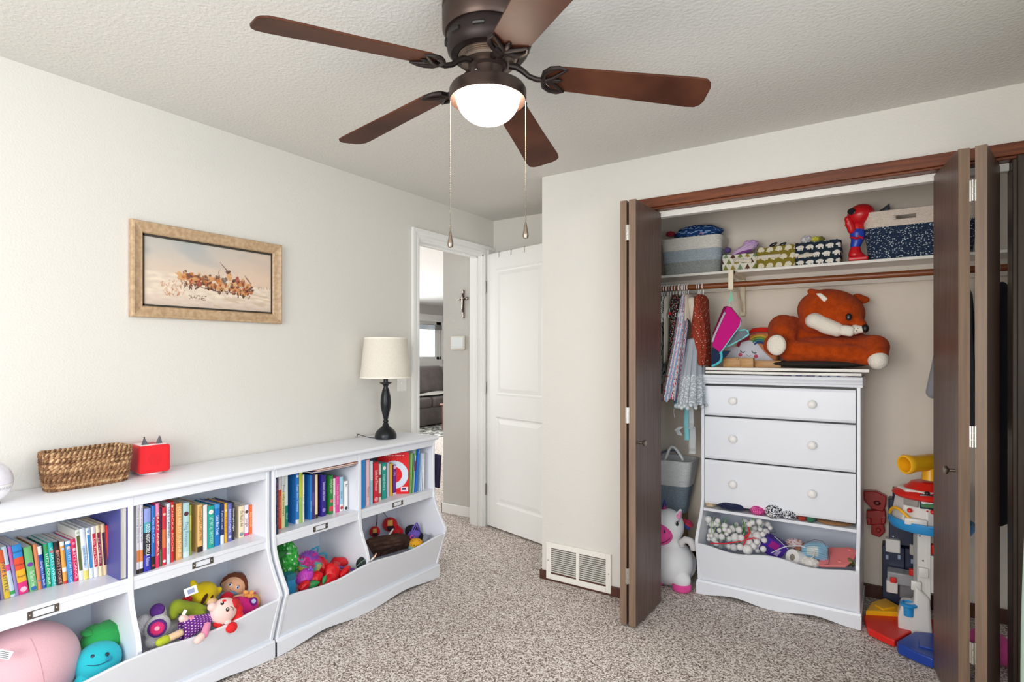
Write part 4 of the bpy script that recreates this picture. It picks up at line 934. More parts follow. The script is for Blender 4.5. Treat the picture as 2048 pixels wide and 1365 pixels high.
leaner(2.509, .007, .225, radians(-4), .315, .17, '5f9a58', 'darker green thin book in the leaning group', [('band', .7, .95, '3f6a8a')])
leaner(2.520, .009, .258, radians(-5), .312, .19, 'b8c8d4', 'grey blue thin book with a red bird', [('band', .5, .72, 'b83a44'), ('band', .85, 1, '5f9a48')])
leaner(2.533, .011, .272, radians(-6.5), .318, .21, '1c6fd4', 'vivid blue large book leaning towards the doorway', [('txt', 'big', .88, .1, 'f0f4ff')])
leaner(2.572, .006, .225, radians(-4), .316, .19, 'a8cfe8', 'pale sky blue thin book near the bookcase end')
leaner(2.583, .008, .222, radians(-3), .318, .18, 'd6d9ec', 'pale lilac thin book near the bookcase end')
leaner(2.598, .010, .222, radians(-2.2), .318, .18, 'eceef2', 'plain white thin book, last in the doorway bay')
def end_notebook():
    c0 = at(860, 905, 'y', 2.71); c1 = at(871, 972, 'y', 2.71)
    r = thing('notebook', 'dark navy notebook hooked on the end of the bookcase by the doorway', 'notebook', (.31, 2.70, c1.z))
    M = Matrix.Translation((.232, 2.697, c1.z)) @ Matrix.Rotation(radians(4), 4, 'Y')
    h = c0.z-c1.z
    obj('cover', MB().box(0, .125, 0, .002, 0, h, M).box(0, .125, .012, .014, 0, h, M).box(.123, .125, 0, .014, 0, h, M), cmat('2a2340'), r)
    obj('pages', MB().box(.003, .1225, .002, .012, .003, h-.003, M), PAGE, r)
end_notebook()
# ------------------------------------------------------------------ things standing on the bookcases
TOP = .8625
def face_dirs(c):
    n = (CAM-c).normalized(); r = V((0, 0, 1)).cross(n).normalized(); u = n.cross(r); return n, r, u
def onball(c, R, a, b, fd):
    n, r, u = fd; d = (n+r*a+u*b).normalized(); return c+d*R, d
def woven_basket():
    # braided seagrass: each course is a pair of twisted strands
    y0, y1, x0, x1 = .796, 1.078, .045, .168; h = .138
    r = thing('woven_basket', 'rectangular braided seagrass basket beside the red cat-eared box', 'basket', ((x0+x1)/2, (y0+y1)/2, TOP))
    rng = random.Random(2)
    cols = [mat('seagrass_'+c, c, .75, vary=(d, 45), bump=(220, .0012)) for c, d in (('c0966c', '7f5638'), ('a97c54', '6a442c'), ('d6b48a', '96683f'), ('8a6040', '54371f'))]
    def peri(s, inset=0, rr=.035):
        a, b, c, d = x0+inset, x1-inset, y0+inset, y1-inset
        pts = []
        L = [(b-rr, c+rr, -90), (b-rr, d-rr, 0), (a+rr, d-rr, 90), (a+rr, c+rr, 180)]
        segs = []
        for i in range(4):
            cx, cy, s0 = L[i]; nx, ny, _ = L[(i+1) % 4]
            segs.append(('arc', cx, cy, s0, pi/2*rr))
            e = (cx+rr*cos(radians(s0+90)), cy+rr*sin(radians(s0+90))); f = (nx+rr*cos(radians(L[(i+1) % 4][2])), ny+rr*sin(radians(L[(i+1) % 4][2])))
            segs.append(('lin', e, f, None, (V(f)-V(e)).length))
        tot = sum(q[4] for q in segs); t = (s % 1)*tot
        for q in segs:
            if t <= q[4]:
                if q[0] == 'arc':
                    an = radians(q[3])+t/rr; return V((q[1]+rr*cos(an), q[2]+rr*sin(an), 0)), V((cos(an), sin(an), 0))
                p = V(q[1]).lerp(V(q[2]), t/q[4]); dd = (V(q[2])-V(q[1])).normalized(); return V((p.x, p.y, 0)), V((dd.y, -dd.x, 0))
            t -= q[4]
        return V((x1, (y0+y1)/2, 0)), V((1, 0, 0))
    nrow = 14; rad = .0052
    for k in range(nrow):
        z = TOP+.006+k*(h-.010)/(nrow-1)
        for st in range(2):
            mb = MB(); pts = []; rr = []
            N = 300; tw = 44
            ph = rng.random()*6; ins = .012*(1-k/nrow)**2
            for i in range(N):
                s = i/N; p, n = peri(s, ins+.004)
                a = 2*pi*tw*s+st*pi+ph
                wob = .0025*noise.noise(V((s*14, k*1.7, st*5.)))
                zz = z+.0042*sin(a)+wob+(.006*noise.noise(V((s*7, 3., 9))) if k >= nrow-2 else 0)
                pts.append(p+n*(.0042*cos(a)+wob)+V((0, 0, zz))); rr.append(rad*(.85+.25*rng.random()))
            mb.tube(pts, rr, 6, closed=True)
            o = obj('braid', mb, cols[(k*2+st*3+rng.randrange(2)) % 4], r, smooth=60)
    mb = MB(); N = 60
    outline = [peri(i/N, .017)[0] for i in range(N)]
    mb.prism([(p.x, p.y) for p in outline], 'z', TOP+.001, TOP+.006)
    obj('base', mb, cols[3], r)
woven_basket()
def red_box():
    c = V((.074, 1.176, TOP)); r = thing('audio_box', 'red cube shaped audio player with grey cat ears beside the basket', 'audio player', c)
    a = radians(-7)      # turned a little towards the room
    M = Matrix.Translation(c+V((0, 0, .008))) @ Matrix.Rotation(a, 4, 'Z')
    w = .060; hh = .116
    red = mat('red_felt', 'e3101f', .75, bump=(500, .0003), sheen=.2)
    obj('body', MB().rbox(-w, w, -w, w, 0, hh, .012, 3, M), red, r)
    obj('foot', MB().lathe([(.044, 0), (.048, .003), (.048, .010), (.04, .012)], c, 32), mat('pale_pink_plastic', 'f3dfe2', .35), r)
    obj('top_plate', MB().rbox(-w+.010, w-.010, -w+.010, w-.010, hh-.004, hh+.0015, .002, 2, M), mat('pale_pink_plastic', 'f3dfe2', .35), r)
    mg = MB().rbox(-.022, .022, -.022, .022, hh+.001, hh+.003, .001, 1, M); obj('figure_pad', mg, cmat('b9273a'), r)
    ear = mat('grey_ear_plastic', '5c5e66', .45)
    for s in (-1, 1):
        q = MB(); P = [(-.012, 0), (.012, 0), (.004*s, .030), (.002*s, .032)]
        q.prism([(x+s*.026, z+hh+.001) for x, z in P], 'x', .018, .030, M @ Matrix.Rotation(0, 4, 'Z'))
        # prism along x uses (y,z) outline
        obj('ear', q, ear, r, bevel=.002)
    # speaker holes
    holes = MB()
    for i in range(11):
        for j in range(11):
            u, v = (i-5)*.0048, (j-5)*.0048
            if u*u+v*v < .0265**2: disc(holes, M @ V((w+.0001, u, .058+v)), M.to_3x3() @ V((1, 0, 0)), .0012, .0012, .0004, k=6)
    o = obj('speaker_holes', holes, cmat('9c0a16'), r); o['kind'] = 'stuff'
red_box()
def night_light():
    s0 = at(-14, 960, 'x', .18); c = V((.17, .628, TOP+.075)); R = .071
    c.y = at(-28, 970, 'x', .17).y
    r = thing('humidifier', 'glossy white ball shaped night light cut by the frame edge', 'night light', (c.x, c.y, TOP))
    prof = []
    for k in range(25):
        t = -pi/2+pi*k/24; prof.append((max(R*cos(t), .0005), R*sin(t)*1.03))
    prof = [(p if p[1] > -.066 else (min(p[0], .034), -.0745)) for p in prof]
    lo = [p for p in prof if p[1] <= -.006]; up = [p for p in prof if p[1] >= -.007]
    obj('base', MB().lathe(lo+[(R*.985, -.006)], c, 48), mat('white_gloss_plastic', 'f1eef0', .18), r, smooth=60)
    obj('shade', MB().lathe([(R*.985, -.0055)]+up, c, 48), mat('frosted_white_dome', 'e6e3ee', .12, coat=.4), r, smooth=60)
    obj('foot', MB().lathe([(.036, 0), (.036, .004)], (c.x, c.y, TOP), 32), mat('grey_rubber', '8a8a90', .6), r)
    n = V((.95, .55, -.30)).normalized()
    text('VAVA', .017, place(c+n*(R+.0006), n), 'b9b6c0', r, 'lettering')
night_light()
def table_lamp():
    p = at(772, 872, 'z', TOP); cx = .178
    cy = at(771.5, 878, 'x', cx).y; c = V((cx, cy, TOP))
    r = thing('table_lamp', 'black turned table lamp with cream drum shade by the doorway', 'lamp', c)
    bk = mat('black_lamp_metal', '1d1f24', .32, metal=.35, bump=(50, .0002))
    def Z(py): return at(771, py, 'x', cx).z-TOP
    s = S(c)
    W_ = lambda px: px*s/2
    prof = [(W_(42), .0), (W_(43), .004), (W_(43), Z(870)), (W_(40), Z(866)), (W_(34), Z(861)), (W_(22), Z(856)), (W_(14.5), Z(853)), (W_(10), Z(847)), (W_(8.5), Z(845.5)), (W_(11), Z(844)), (W_(11), Z(842)), (W_(8), Z(840.5)), (W_(10), Z(836)), (W_(15), Z(826)), (W_(19.5), Z(815)), (W_(21), Z(806)), (W_(19.5), Z(794)), (W_(14), Z(781)), (W_(8.5), Z(774)), (W_(12), Z(770)), (W_(24), Z(766.5)), (W_(24), Z(765.5)), (W_(9), Z(764)), (W_(9), Z(752)), (.001, Z(751))]
    obj('base', MB().lathe(prof, c, 48), bk, r, smooth=50)
    z0, z1 = Z(756)+TOP, Z(676)+TOP
    rb, rt = W_(100), W_(84)
    lin_ = mat('linen_shade', 'e3ddd2', .9, bump=(420, .0012), vary=('d8d1c4', 220))
    sh = MB().lathe([(rb-.002, z0), (rb, z0), (rb, z0+.001), (rt, z1), (rt-.002, z1), (rb-.002, z0)], (c.x, c.y, 0), 64, cap=False)
    o = obj('lamp_shade', sh, lin_, r, smooth=60)
    tr = mat('shade_trim', 'efe9de', .85)
    for (ra, za, zb) in ((rb, z0, z0+.007), (rt, z1-.007, z1)):
        obj('trim_band', MB().lathe([(ra+.0009-(.0004 if za > z0 else 0)*0, za), (ra+.0011-(rb-rt)*(.007/(z1-z0))*(1 if za == z0 else -1)*0, zb)], (c.x, c.y, 0), 64, cap=False), tr, o)
    sp = MB().tube([(c.x-rt+.002, c.y, z1-.012), (c.x+rt-.002, c.y, z1-.012)], .0016, 6).tube([(c.x, c.y-rt+.002, z1-.012), (c.x, c.y+rt-.002, z1-.012)], .0016, 6).tube([(c.x, c.y, TOP+Z(753)), (c.x, c.y, z1-.012)], .003, 8)
    obj('harp', sp, mat('lamp_brass', 'a99a78', .3, metal=1), r)
    # outlet in the base and the cord
    n = (V((CAM.x, CAM.y, 0))-V((c.x, c.y, 0))).normalized(); q = V((c.x, c.y, TOP+.010))
    obj('outlet', MB().rbox(-.010, .010, -.0065, .0065, -.002, .0012, .001, 1, place(q+n*W_(43), n)), mat('outlet_plastic', '2b2e36', .4), r)
    sl = MB()
    for k in (-.0035, .0035): sl.box(k-.0012, k+.0012, -.003, .003, .001, .0018, place(q+n*W_(43), n))
    obj('outlet_slot', sl, cmat('0c0d10'), r)['kind'] = 'stuff'
    pts = [V((c.x-.03, c.y-.03, TOP+.004)), V((c.x-.07, c.y-.045, TOP+.0035)), V((c.x-.10, c.y-.06, TOP+.008)), V((.0085, c.y-.066, TOP+.020)), V((.005, c.y-.068, TOP+.004)), V((.0045, c.y-.068, TOP-.02)), V((.0045, c.y-.068, TOP-.10))]
    obj('cord', MB().tube(pts, .0022, 8), cmat('1a1a1c'), r)
table_lamp()
# ------------------------------------------------------------------ soft toys in the bookcase bins
def vis(px, py, x): return at(px, py, 'x', x)
def P(px, py, x): return at(px, py, 'x', x)
def blob(name, fn, m, parent, vox=.006, it=6):
    mb = MB(); fn(mb); return obj(name, mb, m, parent, smooth=180, remesh=vox, smit=it)
def eye(parent, p, d, r_, white='f4f4f4', iris='3a2a22', name='eye', pup=None):
    mb = MB(); disc(mb, p, d, r_, r_*1.05, .0022)
    e = obj(name, mb, cmat(white, .4), parent)
    mb = MB(); disc(mb, p+d*.0018, d, r_*.62, r_*.68, .0014); obj('iris', mb, cmat(iris, .25), parent if parent.parent is None else parent.parent)
    return e
def plush_big():
    x = .20
    c = V((.225, P(38, 1300, .225).y, .255))
    r = thing('plush_toy', 'big smooth pink plush pillow filling the first bin', 'plush toy', (c.x, c.y, .09))
    pk = mat('pink_plush_velour', 'e9b9c3', .85, sheen=.15, bump=(300, .0008))
    cy = c.y
    def body(mb):
        mb.ell((.222, cy-.03, .258), (.125, .215, .162), nu=40, nv=24)
    obj_ = MB(); obj_.ell((.212, cy-.020, .270), (.142, .200, .172), Matrix.Rotation(radians(18), 3, 'X'), nu=56, nv=32)
    obj('body', obj_, pk, r, smooth=180)
    q = MB(); q.ell((.200, cy+.055, .225), (.11, .118, .13), Matrix.Rotation(radians(10), 3, 'X'), nu=40, nv=24)
    obj('belly', q, mat('cream_plush', 'ece4e2', .85, sheen=.1), r, smooth=180)
    # seams and the label sewn into them
    sm = MB(); pts = []
    for k in range(20):
        t = -1.1+2.0*k/19; d = V((cos(.5)*cos(t), sin(.9)*.3+.2*sin(t), sin(t))).normalized()
        e = V((d.x*.142, d.y*.200, d.z*.172)); pts.append(V((.212, cy-.020, .270))+Matrix.Rotation(radians(18), 3, 'X') @ e*1.002)
    obj('seam', sm.tube(pts, .0011, 6), cmat('d3a0ac'), r)
    t = P(8, 1310, .345); n = V((.8, -.3, .5)).normalized()
    obj('care_label', MB().box(-.020, .020, -.012, .012, 0, .001, place(t, n, V((.3, .3, 1)))), cmat('eef0f2'), r)
    lb = MB()
    for k in range(4): lb.box(-.016+.002*k, .012+.001*k, .006-.005*k, .0078-.005*k, .0008, .0013, place(t, n, V((.3, .3, 1))))
    o = obj('label_print', lb, cmat('41434c'), r); o['kind'] = 'stuff'
plush_big()
def plush_teal():
    c = P(196, 1322, .285); c.z = max(c.z, .155)
    r = thing('plush_toy', 'small turquoise plush with a leafy green cushion on its back', 'plush toy', (c.x, c.y, .09))
    R = .066
    tq = cmat('2fb9c9', kind='plush'); gr = cmat('2f9a4e', kind='plush')
    b = MB(); b.ell(c, (R, R*1.12, R*.98), nu=32, nv=20).ell(c+V((-.015, .025, -.045)), (.045, .05, .04)).ell(c+V((.02, -.055, -.045)), (.026, .028, .024)).ell(c+V((.035, .03, -.055)), (.026, .028, .022))
    obj('body', b, tq, r, smooth=180, remesh=.005)
    g = MB(); g.ell(c+V((-.065, .040, .040)), (.060, .072, .062), nu=28, nv=16)
    obj('cushion', g, gr, r, smooth=180)
    for k in range(5):
        a = k*1.2; q = MB(); q.ell(c+V((-.07+.03*cos(a), .04+.05*sin(a), .085)), (.018, .03, .010), Matrix.Rotation(a, 3, 'Z')); obj('leaf', q, gr, r, smooth=180)
    fd = face_dirs(c)
    for a, bb, s_ in ((-.25, .30, .006), (.45, .22, .007)):
        p, d = onball(c, R*1.02, a, bb, fd); m_ = MB(); disc(m_, p, d, s_, s_, .002); obj('eye', m_, cmat('1f3a4a', .3), r)
    p0 = [onball(c, R*1.03, a, -.12-.1*cos((a-.05)*3), fd)[0] for a in [(-.55+1.1*k/10) for k in range(11)]]
    obj('mouth', MB().tube(p0, .0016, 6), cmat('1f5a74'), r)
    p, d = onball(c, R*1.02, .55, -.05, fd); m_ = MB(); disc(m_, p, d, .011, .010, .0016); obj('spot', m_, cmat('1c8fae'), r)
plush_teal()
cv5 = conv(250, 1110, 5.354)
def PP(X, Y, x): return at(*cv5(X, Y), 'x', x)
def crochet():
    yarn = mat('white_crochet', 'dcd9de', .9, bump=(190, .006)); pur = mat('purple_crochet', '5b2a86', .9, bump=(190, .005)); pk = mat('pink_crochet', 'd5276f', .9, bump=(190, .005)); lt = mat('pale_pink_crochet', 'f0a9c0', .9, bump=(190, .004))
    c1 = PP(215, 760, .26); c2 = PP(365, 790, .325)
    r = thing('crochet_toy', 'white crochet animal lying on its back with purple and pink hooves', 'crochet toy', (c2.x, c2.y, .09))
    s = S(c2)/5.354
    b = MB(); b.ell(c1, (100*s, 105*s, 120*s)).ell(PP(480, 790, .25), (90*s, 140*s, 90*s)).ell(c2+V((-.012, 0, 0)), (90*s, 135*s, 135*s))
    b.cap(PP(420, 760, .24), PP(365, 600, .285), 62*s, 66*s)
    b.ell(PP(300, 930, .32), (90*s, 80*s, 70*s))
    obj('body', b, yarn, r, smooth=180, remesh=.005)
    # raised hoof: purple cap on the upper leg
    t = (PP(325, 590, .29)-PP(420, 760, .24)).normalized()
    q = MB(); q.lathe([(70*s, 0), (73*s, 14*s), (68*s, 40*s), (40*s, 60*s), (.0005, 64*s)], n=24, M=place(PP(350, 605, .288), t)); obj('hoof', q, pur, r)
    n = ((CAM-c2).normalized()+V((.15, -.1, 0))).normalized()
    e = c2+V((-.012, 0, 0))+n*118*s
    q = MB(); disc(q, e, n, 92*s, 90*s, 26*s); obj('hoof', q, pur, r, smooth=180)
    q = MB(); disc(q, e+n*20*s, n, 70*s, 66*s, 12*s); obj('hoof_centre', q, pk, r, smooth=180)
    q = MB(); disc(q, e+n*30*s, n, 26*s, 24*s, 5*s); obj('hoof_heart', q, lt, r, smooth=180)
crochet()
def yellow_plush():
    x = .225; h = PP(840, 415, x); s = S(h)/5.354
    r = thing('plush_toy', 'yellow eared plush in olive green pyjamas with a white tag', 'plush toy', (h.x, h.y, .09))
    ye = cmat('dcc21e', kind='plush'); ol = cmat('8b9a2c', kind='plush')
    b = MB(); R = 125*s; b.ell(h, (R*.95, R*1.12, R*.95), nu=28, nv=18)
    b.cap(PP(745, 340, x), PP(725, 300, x), 42*s, 30*s).cap(PP(960, 420, x), PP(1010, 375, x+.01), 44*s, 32*s).ell(PP(930, 510, x+.045), (60*s, 60*s, 48*s))
    obj('head', b, ye, r, smooth=180, remesh=.0045)
    q = MB(); q.ell(PP(930, 512, x+.062), (44*s, 52*s, 42*s)); obj('muzzle', q, cmat('f2c9a0', kind='plush'), r, smooth=180)
    fd = face_dirs(h)
    for (X, Y, L, wd) in ((850, 465, 58, 20), (945, 460, 20, 14)):
        p = PP(X, Y, x); d = (p-h); p, d = onball(h, R*1.03, (d.dot(fd[1]))/R*1.25, d.dot(fd[2])/R*1.25, fd)
        q = MB(); disc(q, p, d, wd*s, L*s, .003, up=fd[2]+fd[1]*.45); obj('brow', q, cmat('4a2714', kind='plush'), r, smooth=180)
    b = MB(); b.cap(PP(560, 560, .285), PP(760, 590, .285), 74*s, 66*s).cap(PP(520, 570, .285), PP(520, 660, .30), 44*s, 40*s).cap(PP(760, 560, .29), PP(860, 580, .31), 46*s, 26*s).cap(PP(740, 630, .30), PP(830, 630, .325), 40*s, 38*s)
    obj('pyjamas', b, ol, r, smooth=180, remesh=.0045)
    q = MB(); q.ell(PP(660, 490, .26), (30*s, 60*s, 42*s)); obj('scarf', q, cmat('b5202c', kind='plush'), r, smooth=180)
    t = PP(705, 390, x+.075); n = (CAM-t).normalized(); T = place(t, n, V((0, -.25, 1)))
    obj('tag', MB().box(-58*s, 58*s, -40*s, 40*s, 0, .0012, T), cmat('e9ecf2'), r)
    obj('tag_print', MB().box(-30*s, 34*s, -24*s, 20*s, .0012, .0017, T), cmat('8a94b8'), r)
    t = PP(635, 625, .335); T = place(t, (CAM-t).normalized(), V((0, .5, 1))); obj('tag', MB().box(-16*s, 16*s, -30*s, 30*s, 0, .001, T), cmat('eceee6'), r)
yellow_plush()
def brown_doll():
    x = .17; h = PP(1165, 345, x); s = S(h)/5.354; R = 112*s
    r = thing('plush_doll', 'rag doll with brown hair, blue eyes and a red bib', 'doll', (h.x, h.y, .09))
    sk = cmat('e6b08c', kind='plush'); hr = cmat('6e351d', kind='plush')
    fd = face_dirs(h); tilt = radians(-28)
    rr = fd[1]*cos(tilt)+fd[2]*sin(tilt); uu = -fd[1]*sin(tilt)+fd[2]*cos(tilt); fd2 = (fd[0], rr, uu)
    b = MB(); b.ell(h, (R, R*1.02, R*.98), nu=28, nv=18)
    for sgn in (-1, 1): b.ell(h+rr*sgn*R*.98-uu*.12*R, (R*.2, R*.2, R*.24))
    b.cap(h-uu*R*.8, PP(1080, 520, .20), R*.35, R*.5)
    obj('body', b, sk, r, smooth=180, remesh=.0045)
    q = MB(); q.ell(h+uu*.30*R-fd[0]*.42*R, (R*1.12, R*1.12, R*1.02), nu=28, nv=18)
    for k in range(9):
        a = radians(-10+200*k/8); q.ell(h+rr*cos(a)*R*1.02+uu*(sin(a)*R*.98+.1*R)-fd[0]*.25*R, R*.30)
    obj('hair', q, hr, r, smooth=180, remesh=.005)
    for a in (-.42, .36):
        p, d = onball(h, R*1.0, a, .06, fd2) if True else None
        d0 = (fd2[0]+rr*a+uu*.06).normalized(); p = h+d0*R*1.0
        q = MB(); disc(q, p, d0, R*.15, R*.16, .0025, up=uu); e = obj('eye', q, cmat('eef2f6', .4), r)
        q = MB(); disc(q, p+d0*.0018, d0, R*.10, R*.12, .0016, up=uu); obj('iris', q, cmat('3a5f9a', .3), e)
        q = MB(); disc(q, p+d0*.003, d0, R*.05, R*.06, .001, up=uu); obj('pupil', q, cmat('15151a', .3), e)
        q = MB(); q.tube([h+(fd2[0]+rr*(a+t*.17)+uu*(.30-.1*abs(t))).normalized()*R*1.01 for t in (-1, 0, 1)], R*.03, 6); obj('eyebrow', q, hr, r)
    q = MB(); q.tube([h+(fd2[0]+rr*t*.26+uu*(-.38+.10*t*t)).normalized()*R*1.01 for t in (-1, -.5, 0, .5, 1)], R*.022, 6); obj('mouth', q, cmat('b5624e'), r)
    q = MB(); q.ell(h+(fd2[0]-uu*.14).normalized()*R*1.0, R*.09); obj('nose', q, sk, r, smooth=180)
    q = MB(); q.ell(PP(1090, 455, .235), (58*s, 66*s, 50*s)); obj('bib', q, cmat('c21f33', kind='plush'), r, smooth=180)
    q = MB(); q.tube([PP(1010, 500, .22), PP(1050, 430, .225), PP(1130, 410, .225), PP(1190, 420, .21)], [18*s, 22*s, 22*s, 16*s], 8); obj('collar', q, cmat('6f96b8', kind='cloth'), r)
    q = MB(); q.cap(PP(1160, 480, .24), PP(1250, 450, .24), 34*s, 30*s); obj('arm', q, sk, r, smooth=180)
brown_doll()
def pink_plush():
    x = .29; h = PP(1300, 560, x); s = S(h)/5.354; R = 105*s
    r = thing('plush_toy', 'hot pink plush with two purple ringed eyes at the bin end', 'plush toy', (h.x, h.y, .09))
    pk = cmat('dc2f86', kind='plush')
    b = MB(); b.ell(h, (R, R*1.15, R*1.02), nu=28, nv=18).cap(PP(1385, 470, x-.02), PP(1390, 405, x-.03), 24*s, 12*s).ell(PP(1215, 500, x), (50*s, 60*s, 52*s))
    obj('body', b, pk, r, smooth=180, remesh=.0045)
    q = MB(); q.ell(h+V((-.02, .035, 0)), (R*.85, R*.95, R*.88)); obj('back', q, cmat('d9a15a', kind='plush'), r, smooth=180)
    for (X, Y) in ((1345, 525), (1318, 618)):
        p = PP(X, Y, x+.02); n = (CAM-p).normalized(); k = h+(p-h).normalized()*R*1.04; d = ((k-h).normalized()+n).normalized()
        q = MB(); disc(q, k, d, 46*s, 46*s, .004); e = obj('eye', q, cmat('7b1e7a', kind='plush'), r)
        q = MB(); disc(q, k+d*.003, d, 24*s, 24*s, .003); obj('eye_white', q, cmat('b9cfee', .4), e)
    rg = random.Random(4); q = MB()
    for k in range(9): q.ell(PP(1320+rg.uniform(-45, 45), 430+rg.uniform(-28, 28), x+.01+rg.uniform(-.01, .01)), 24*s)
    obj('tuft', q, cmat('eda55a', kind='plush'), r, smooth=180)
    q = MB(); q.ell(PP(1180, 500, .31), (24*s, 52*s, 46*s)); obj('wing', q, cmat('b51e54', kind='plush'), r, smooth=180)
pink_plush()
def red_doll():
    x = .385; h = PP(1055, 605, x); s = S(h)/5.354; R = 132*s
    r = thing('rag_doll', 'red haired rag doll in a purple polka dot dress hanging over the bin edge', 'doll', (h.x, h.y, .09))
    sk = mat('pale_doll_cloth', 'f3cdc6', .85, sheen=.2, bump=(400, .0004)); red = mat('red_doll_hair', 'd81a20', .85, sheen=.05, bump=(300, .0006))
    fd = face_dirs(h); tilt = radians(-58)       # crown of the head to the lower right
    rr = fd[1]*cos(tilt)+fd[2]*sin(tilt); uu = -fd[1]*sin(tilt)+fd[2]*cos(tilt)
    b = MB(); b.ell(h, (R*.82, R*1.08, R*1.02), nu=32, nv=20).ell(PP(930, 560, x), R*.35)
    ear = PP(1100, 722, x+.035)
    b.cap(PP(930, 670, x-.02), PP(870, 710, x-.02), 30*s, 26*s)
    obj('head', b, sk, r, smooth=180, remesh=.0045)
    q = MB(); q.ell(ear, (26*s, 38*s, 22*s)); obj('ear', q, sk, r, smooth=180)
    q = MB()
    cr = h-fd[0]*R*.35
    q.ell(PP(1120, 600, x-.045), (R*.6, R*1.0, R*1.06), nu=28, nv=18)
    for (X, Y, rad) in ((1150, 540, 60), (1205, 590, 56), (1215, 650, 52), (1185, 710, 50), (1140, 745, 46), (1080, 760, 40), (1000, 752, 36), (960, 750, 26), (1100, 515, 36), (1060, 505, 26)): q.ell(PP(X, Y, x+.012), rad*s)
    obj('hair', q, red, r, smooth=180, remesh=.0045)
    q = MB(); q.ell(PP(1140, 780, x+.035), (54*s, 60*s, 56*s)); obj('pigtail', q, red, r, smooth=180)
    # face
    def onf(X, Y, k=1.0):
        p = PP(X, Y, x); d = p-h; a, b_ = d.dot(fd[1])/R, d.dot(fd[2])/R; c_ = sqrt(max(.05, 1-a*a-b_*b_)); dd = fd[0]*c_*.9+fd[1]*a+fd[2]*b_
        return h+V((dd.x*R*.86, dd.y*R*1.08, dd.z*R*1.02)), dd.normalized()
    for (X, Y) in ((1105, 592), (1048, 528)):
        p, d = onf(X, Y); q = MB(); disc(q, p+d*.001, d, 20*s, 22*s, .003); e = obj('eye', q, cmat('35211a', .25), r)
        q = MB(); disc(q, p+d*.0036+fd[2]*5*s, d, 5*s, 5*s, .001, k=8); obj('glint', q, cmat('ffffff', .3), e)
    q = MB(); q.tube([onf(X, Y)[0]+fd[0]*.001 for X, Y in ((1130, 560), (1160, 575), (1165, 605))], 3.2*s, 6); obj('eyebrow', q, cmat('4a2a20'), r)
    q = MB(); q.tube([onf(X, Y)[0]+fd[0]*.001 for X, Y in ((992, 565), (1000, 585), (1015, 597), (1032, 598))], 3.6*s, 6); obj('mouth', q, cmat('7a3030'), r)
    p, d = onf(1050, 555); q = MB(); q.ell(p, 10*s); obj('nose', q, sk, r, smooth=180)
    # dress as a tapering cloth tube
    A = PP(905, 690, x-.012); B = PP(600, 815, x-.010); ax_ = (B-A); L = ax_.length; ax_.normalize()
    side = ax_.cross(V((1, 0, 0))).normalized(); nn = side.cross(ax_).normalized()
    def dr(u, v):
        a = 2*pi*u; w = (62+66*v)*s*(1+.05*sin(a*6)*v); f = (46+14*v)*s
        return A+ax_*L*v+side*w*cos(a)+nn*f*sin(a)
    def dots(u, v):
        k = 22; i = u*k; j = v*9; jj = int(j); i2 = i+.5*(jj % 2)
        return (240, 226, 240) if (i2 % 1-.5)**2+((j % 1)-.5)**2 < .052 else (112, 44, 140)
    mb = MB(); mb.grid(dr, 132, 60, wrap=True, colf=dots); obj('dress', mb, painted('printed_cloth', .85, (400, .0005)), r, smooth=180)
    pinkc = mat('pink_sleeve', 'e68bb0', .85, sheen=.2, bump=(400, .0004))
    obj('sleeve', MB().cap(PP(880, 760, x+.022), PP(850, 855, x+.045), 34*s, 38*s), pinkc, r, smooth=180)
    obj('hand', MB().cap(PP(815, 880, x+.052), PP(780, 915, x+.055), 40*s, 40*s).cap(PP(825, 890, x+.055), PP(838, 915, x+.06), 14*s, 12*s), sk, r, smooth=180, remesh=.004)
    obj('sleeve', MB().cap(PP(800, 680, x-.02), PP(690, 690, x-.01), 34*s, 34*s), pinkc, r, smooth=180)
    obj('hand', MB().cap(PP(650, 688, x-.008), PP(612, 685, x-.006), 34*s, 36*s).cap(PP(640, 670, x-.006), PP(650, 655, x-.004), 12*s, 10*s), sk, r, smooth=180, remesh=.004)
    obj('leg', MB().cap(PP(590, 840, x-.005), PP(455, 905, x-.002), 36*s, 34*s), cmat('f0cda6', kind='plush'), r, smooth=180)
    obj('shoe', MB().cap(PP(435, 912, x-.002), PP(375, 940, x+.0), 44*s, 40*s), cmat('b9c437', kind='plush'), r, smooth=180)
red_doll()
# ---------------- third bin
cv6 = conv(530, 1010, 5.535)
def Q6(X, Y, x): return at(*cv6(X, Y), 'x', x)
def wrinkle(mb, c, rad, amp=.25, freq=3, seed=0, nu=36, nv=24, R=None):
    """crumpled cloth bundle"""
    k = len(mb.v); mb.ell((0, 0, 0), 1, nu=nu, nv=nv)
    for i in range(k, len(mb.v)):
        p = mb.v[i]; n = noise.noise(p*freq+V((seed, seed*1.7, 0)))*.7+abs(noise.noise(p*freq*2.1+V((seed, 3, 1))))*.6
        p = p*(1+amp*n); p = V((p.x*rad[0], p.y*rad[1], p.z*rad[2])); mb.v[i] = V(c)+(R @ p if R else p)
    return mb
def leaf_shape(mb, c, n, up, L, w, curl=.2, nu=6, nv=14):
    M = place(c, n, up)
    return mb.grid(lambda u, v: M @ V(((u-.5)*2*w*sin(pi*min(1, v*.96+.02))**.8, (v-.5)*2*L, -curl*w*((u-.5)*2)**2*2+curl*L*.4*sin(pi*v))), nu, nv)
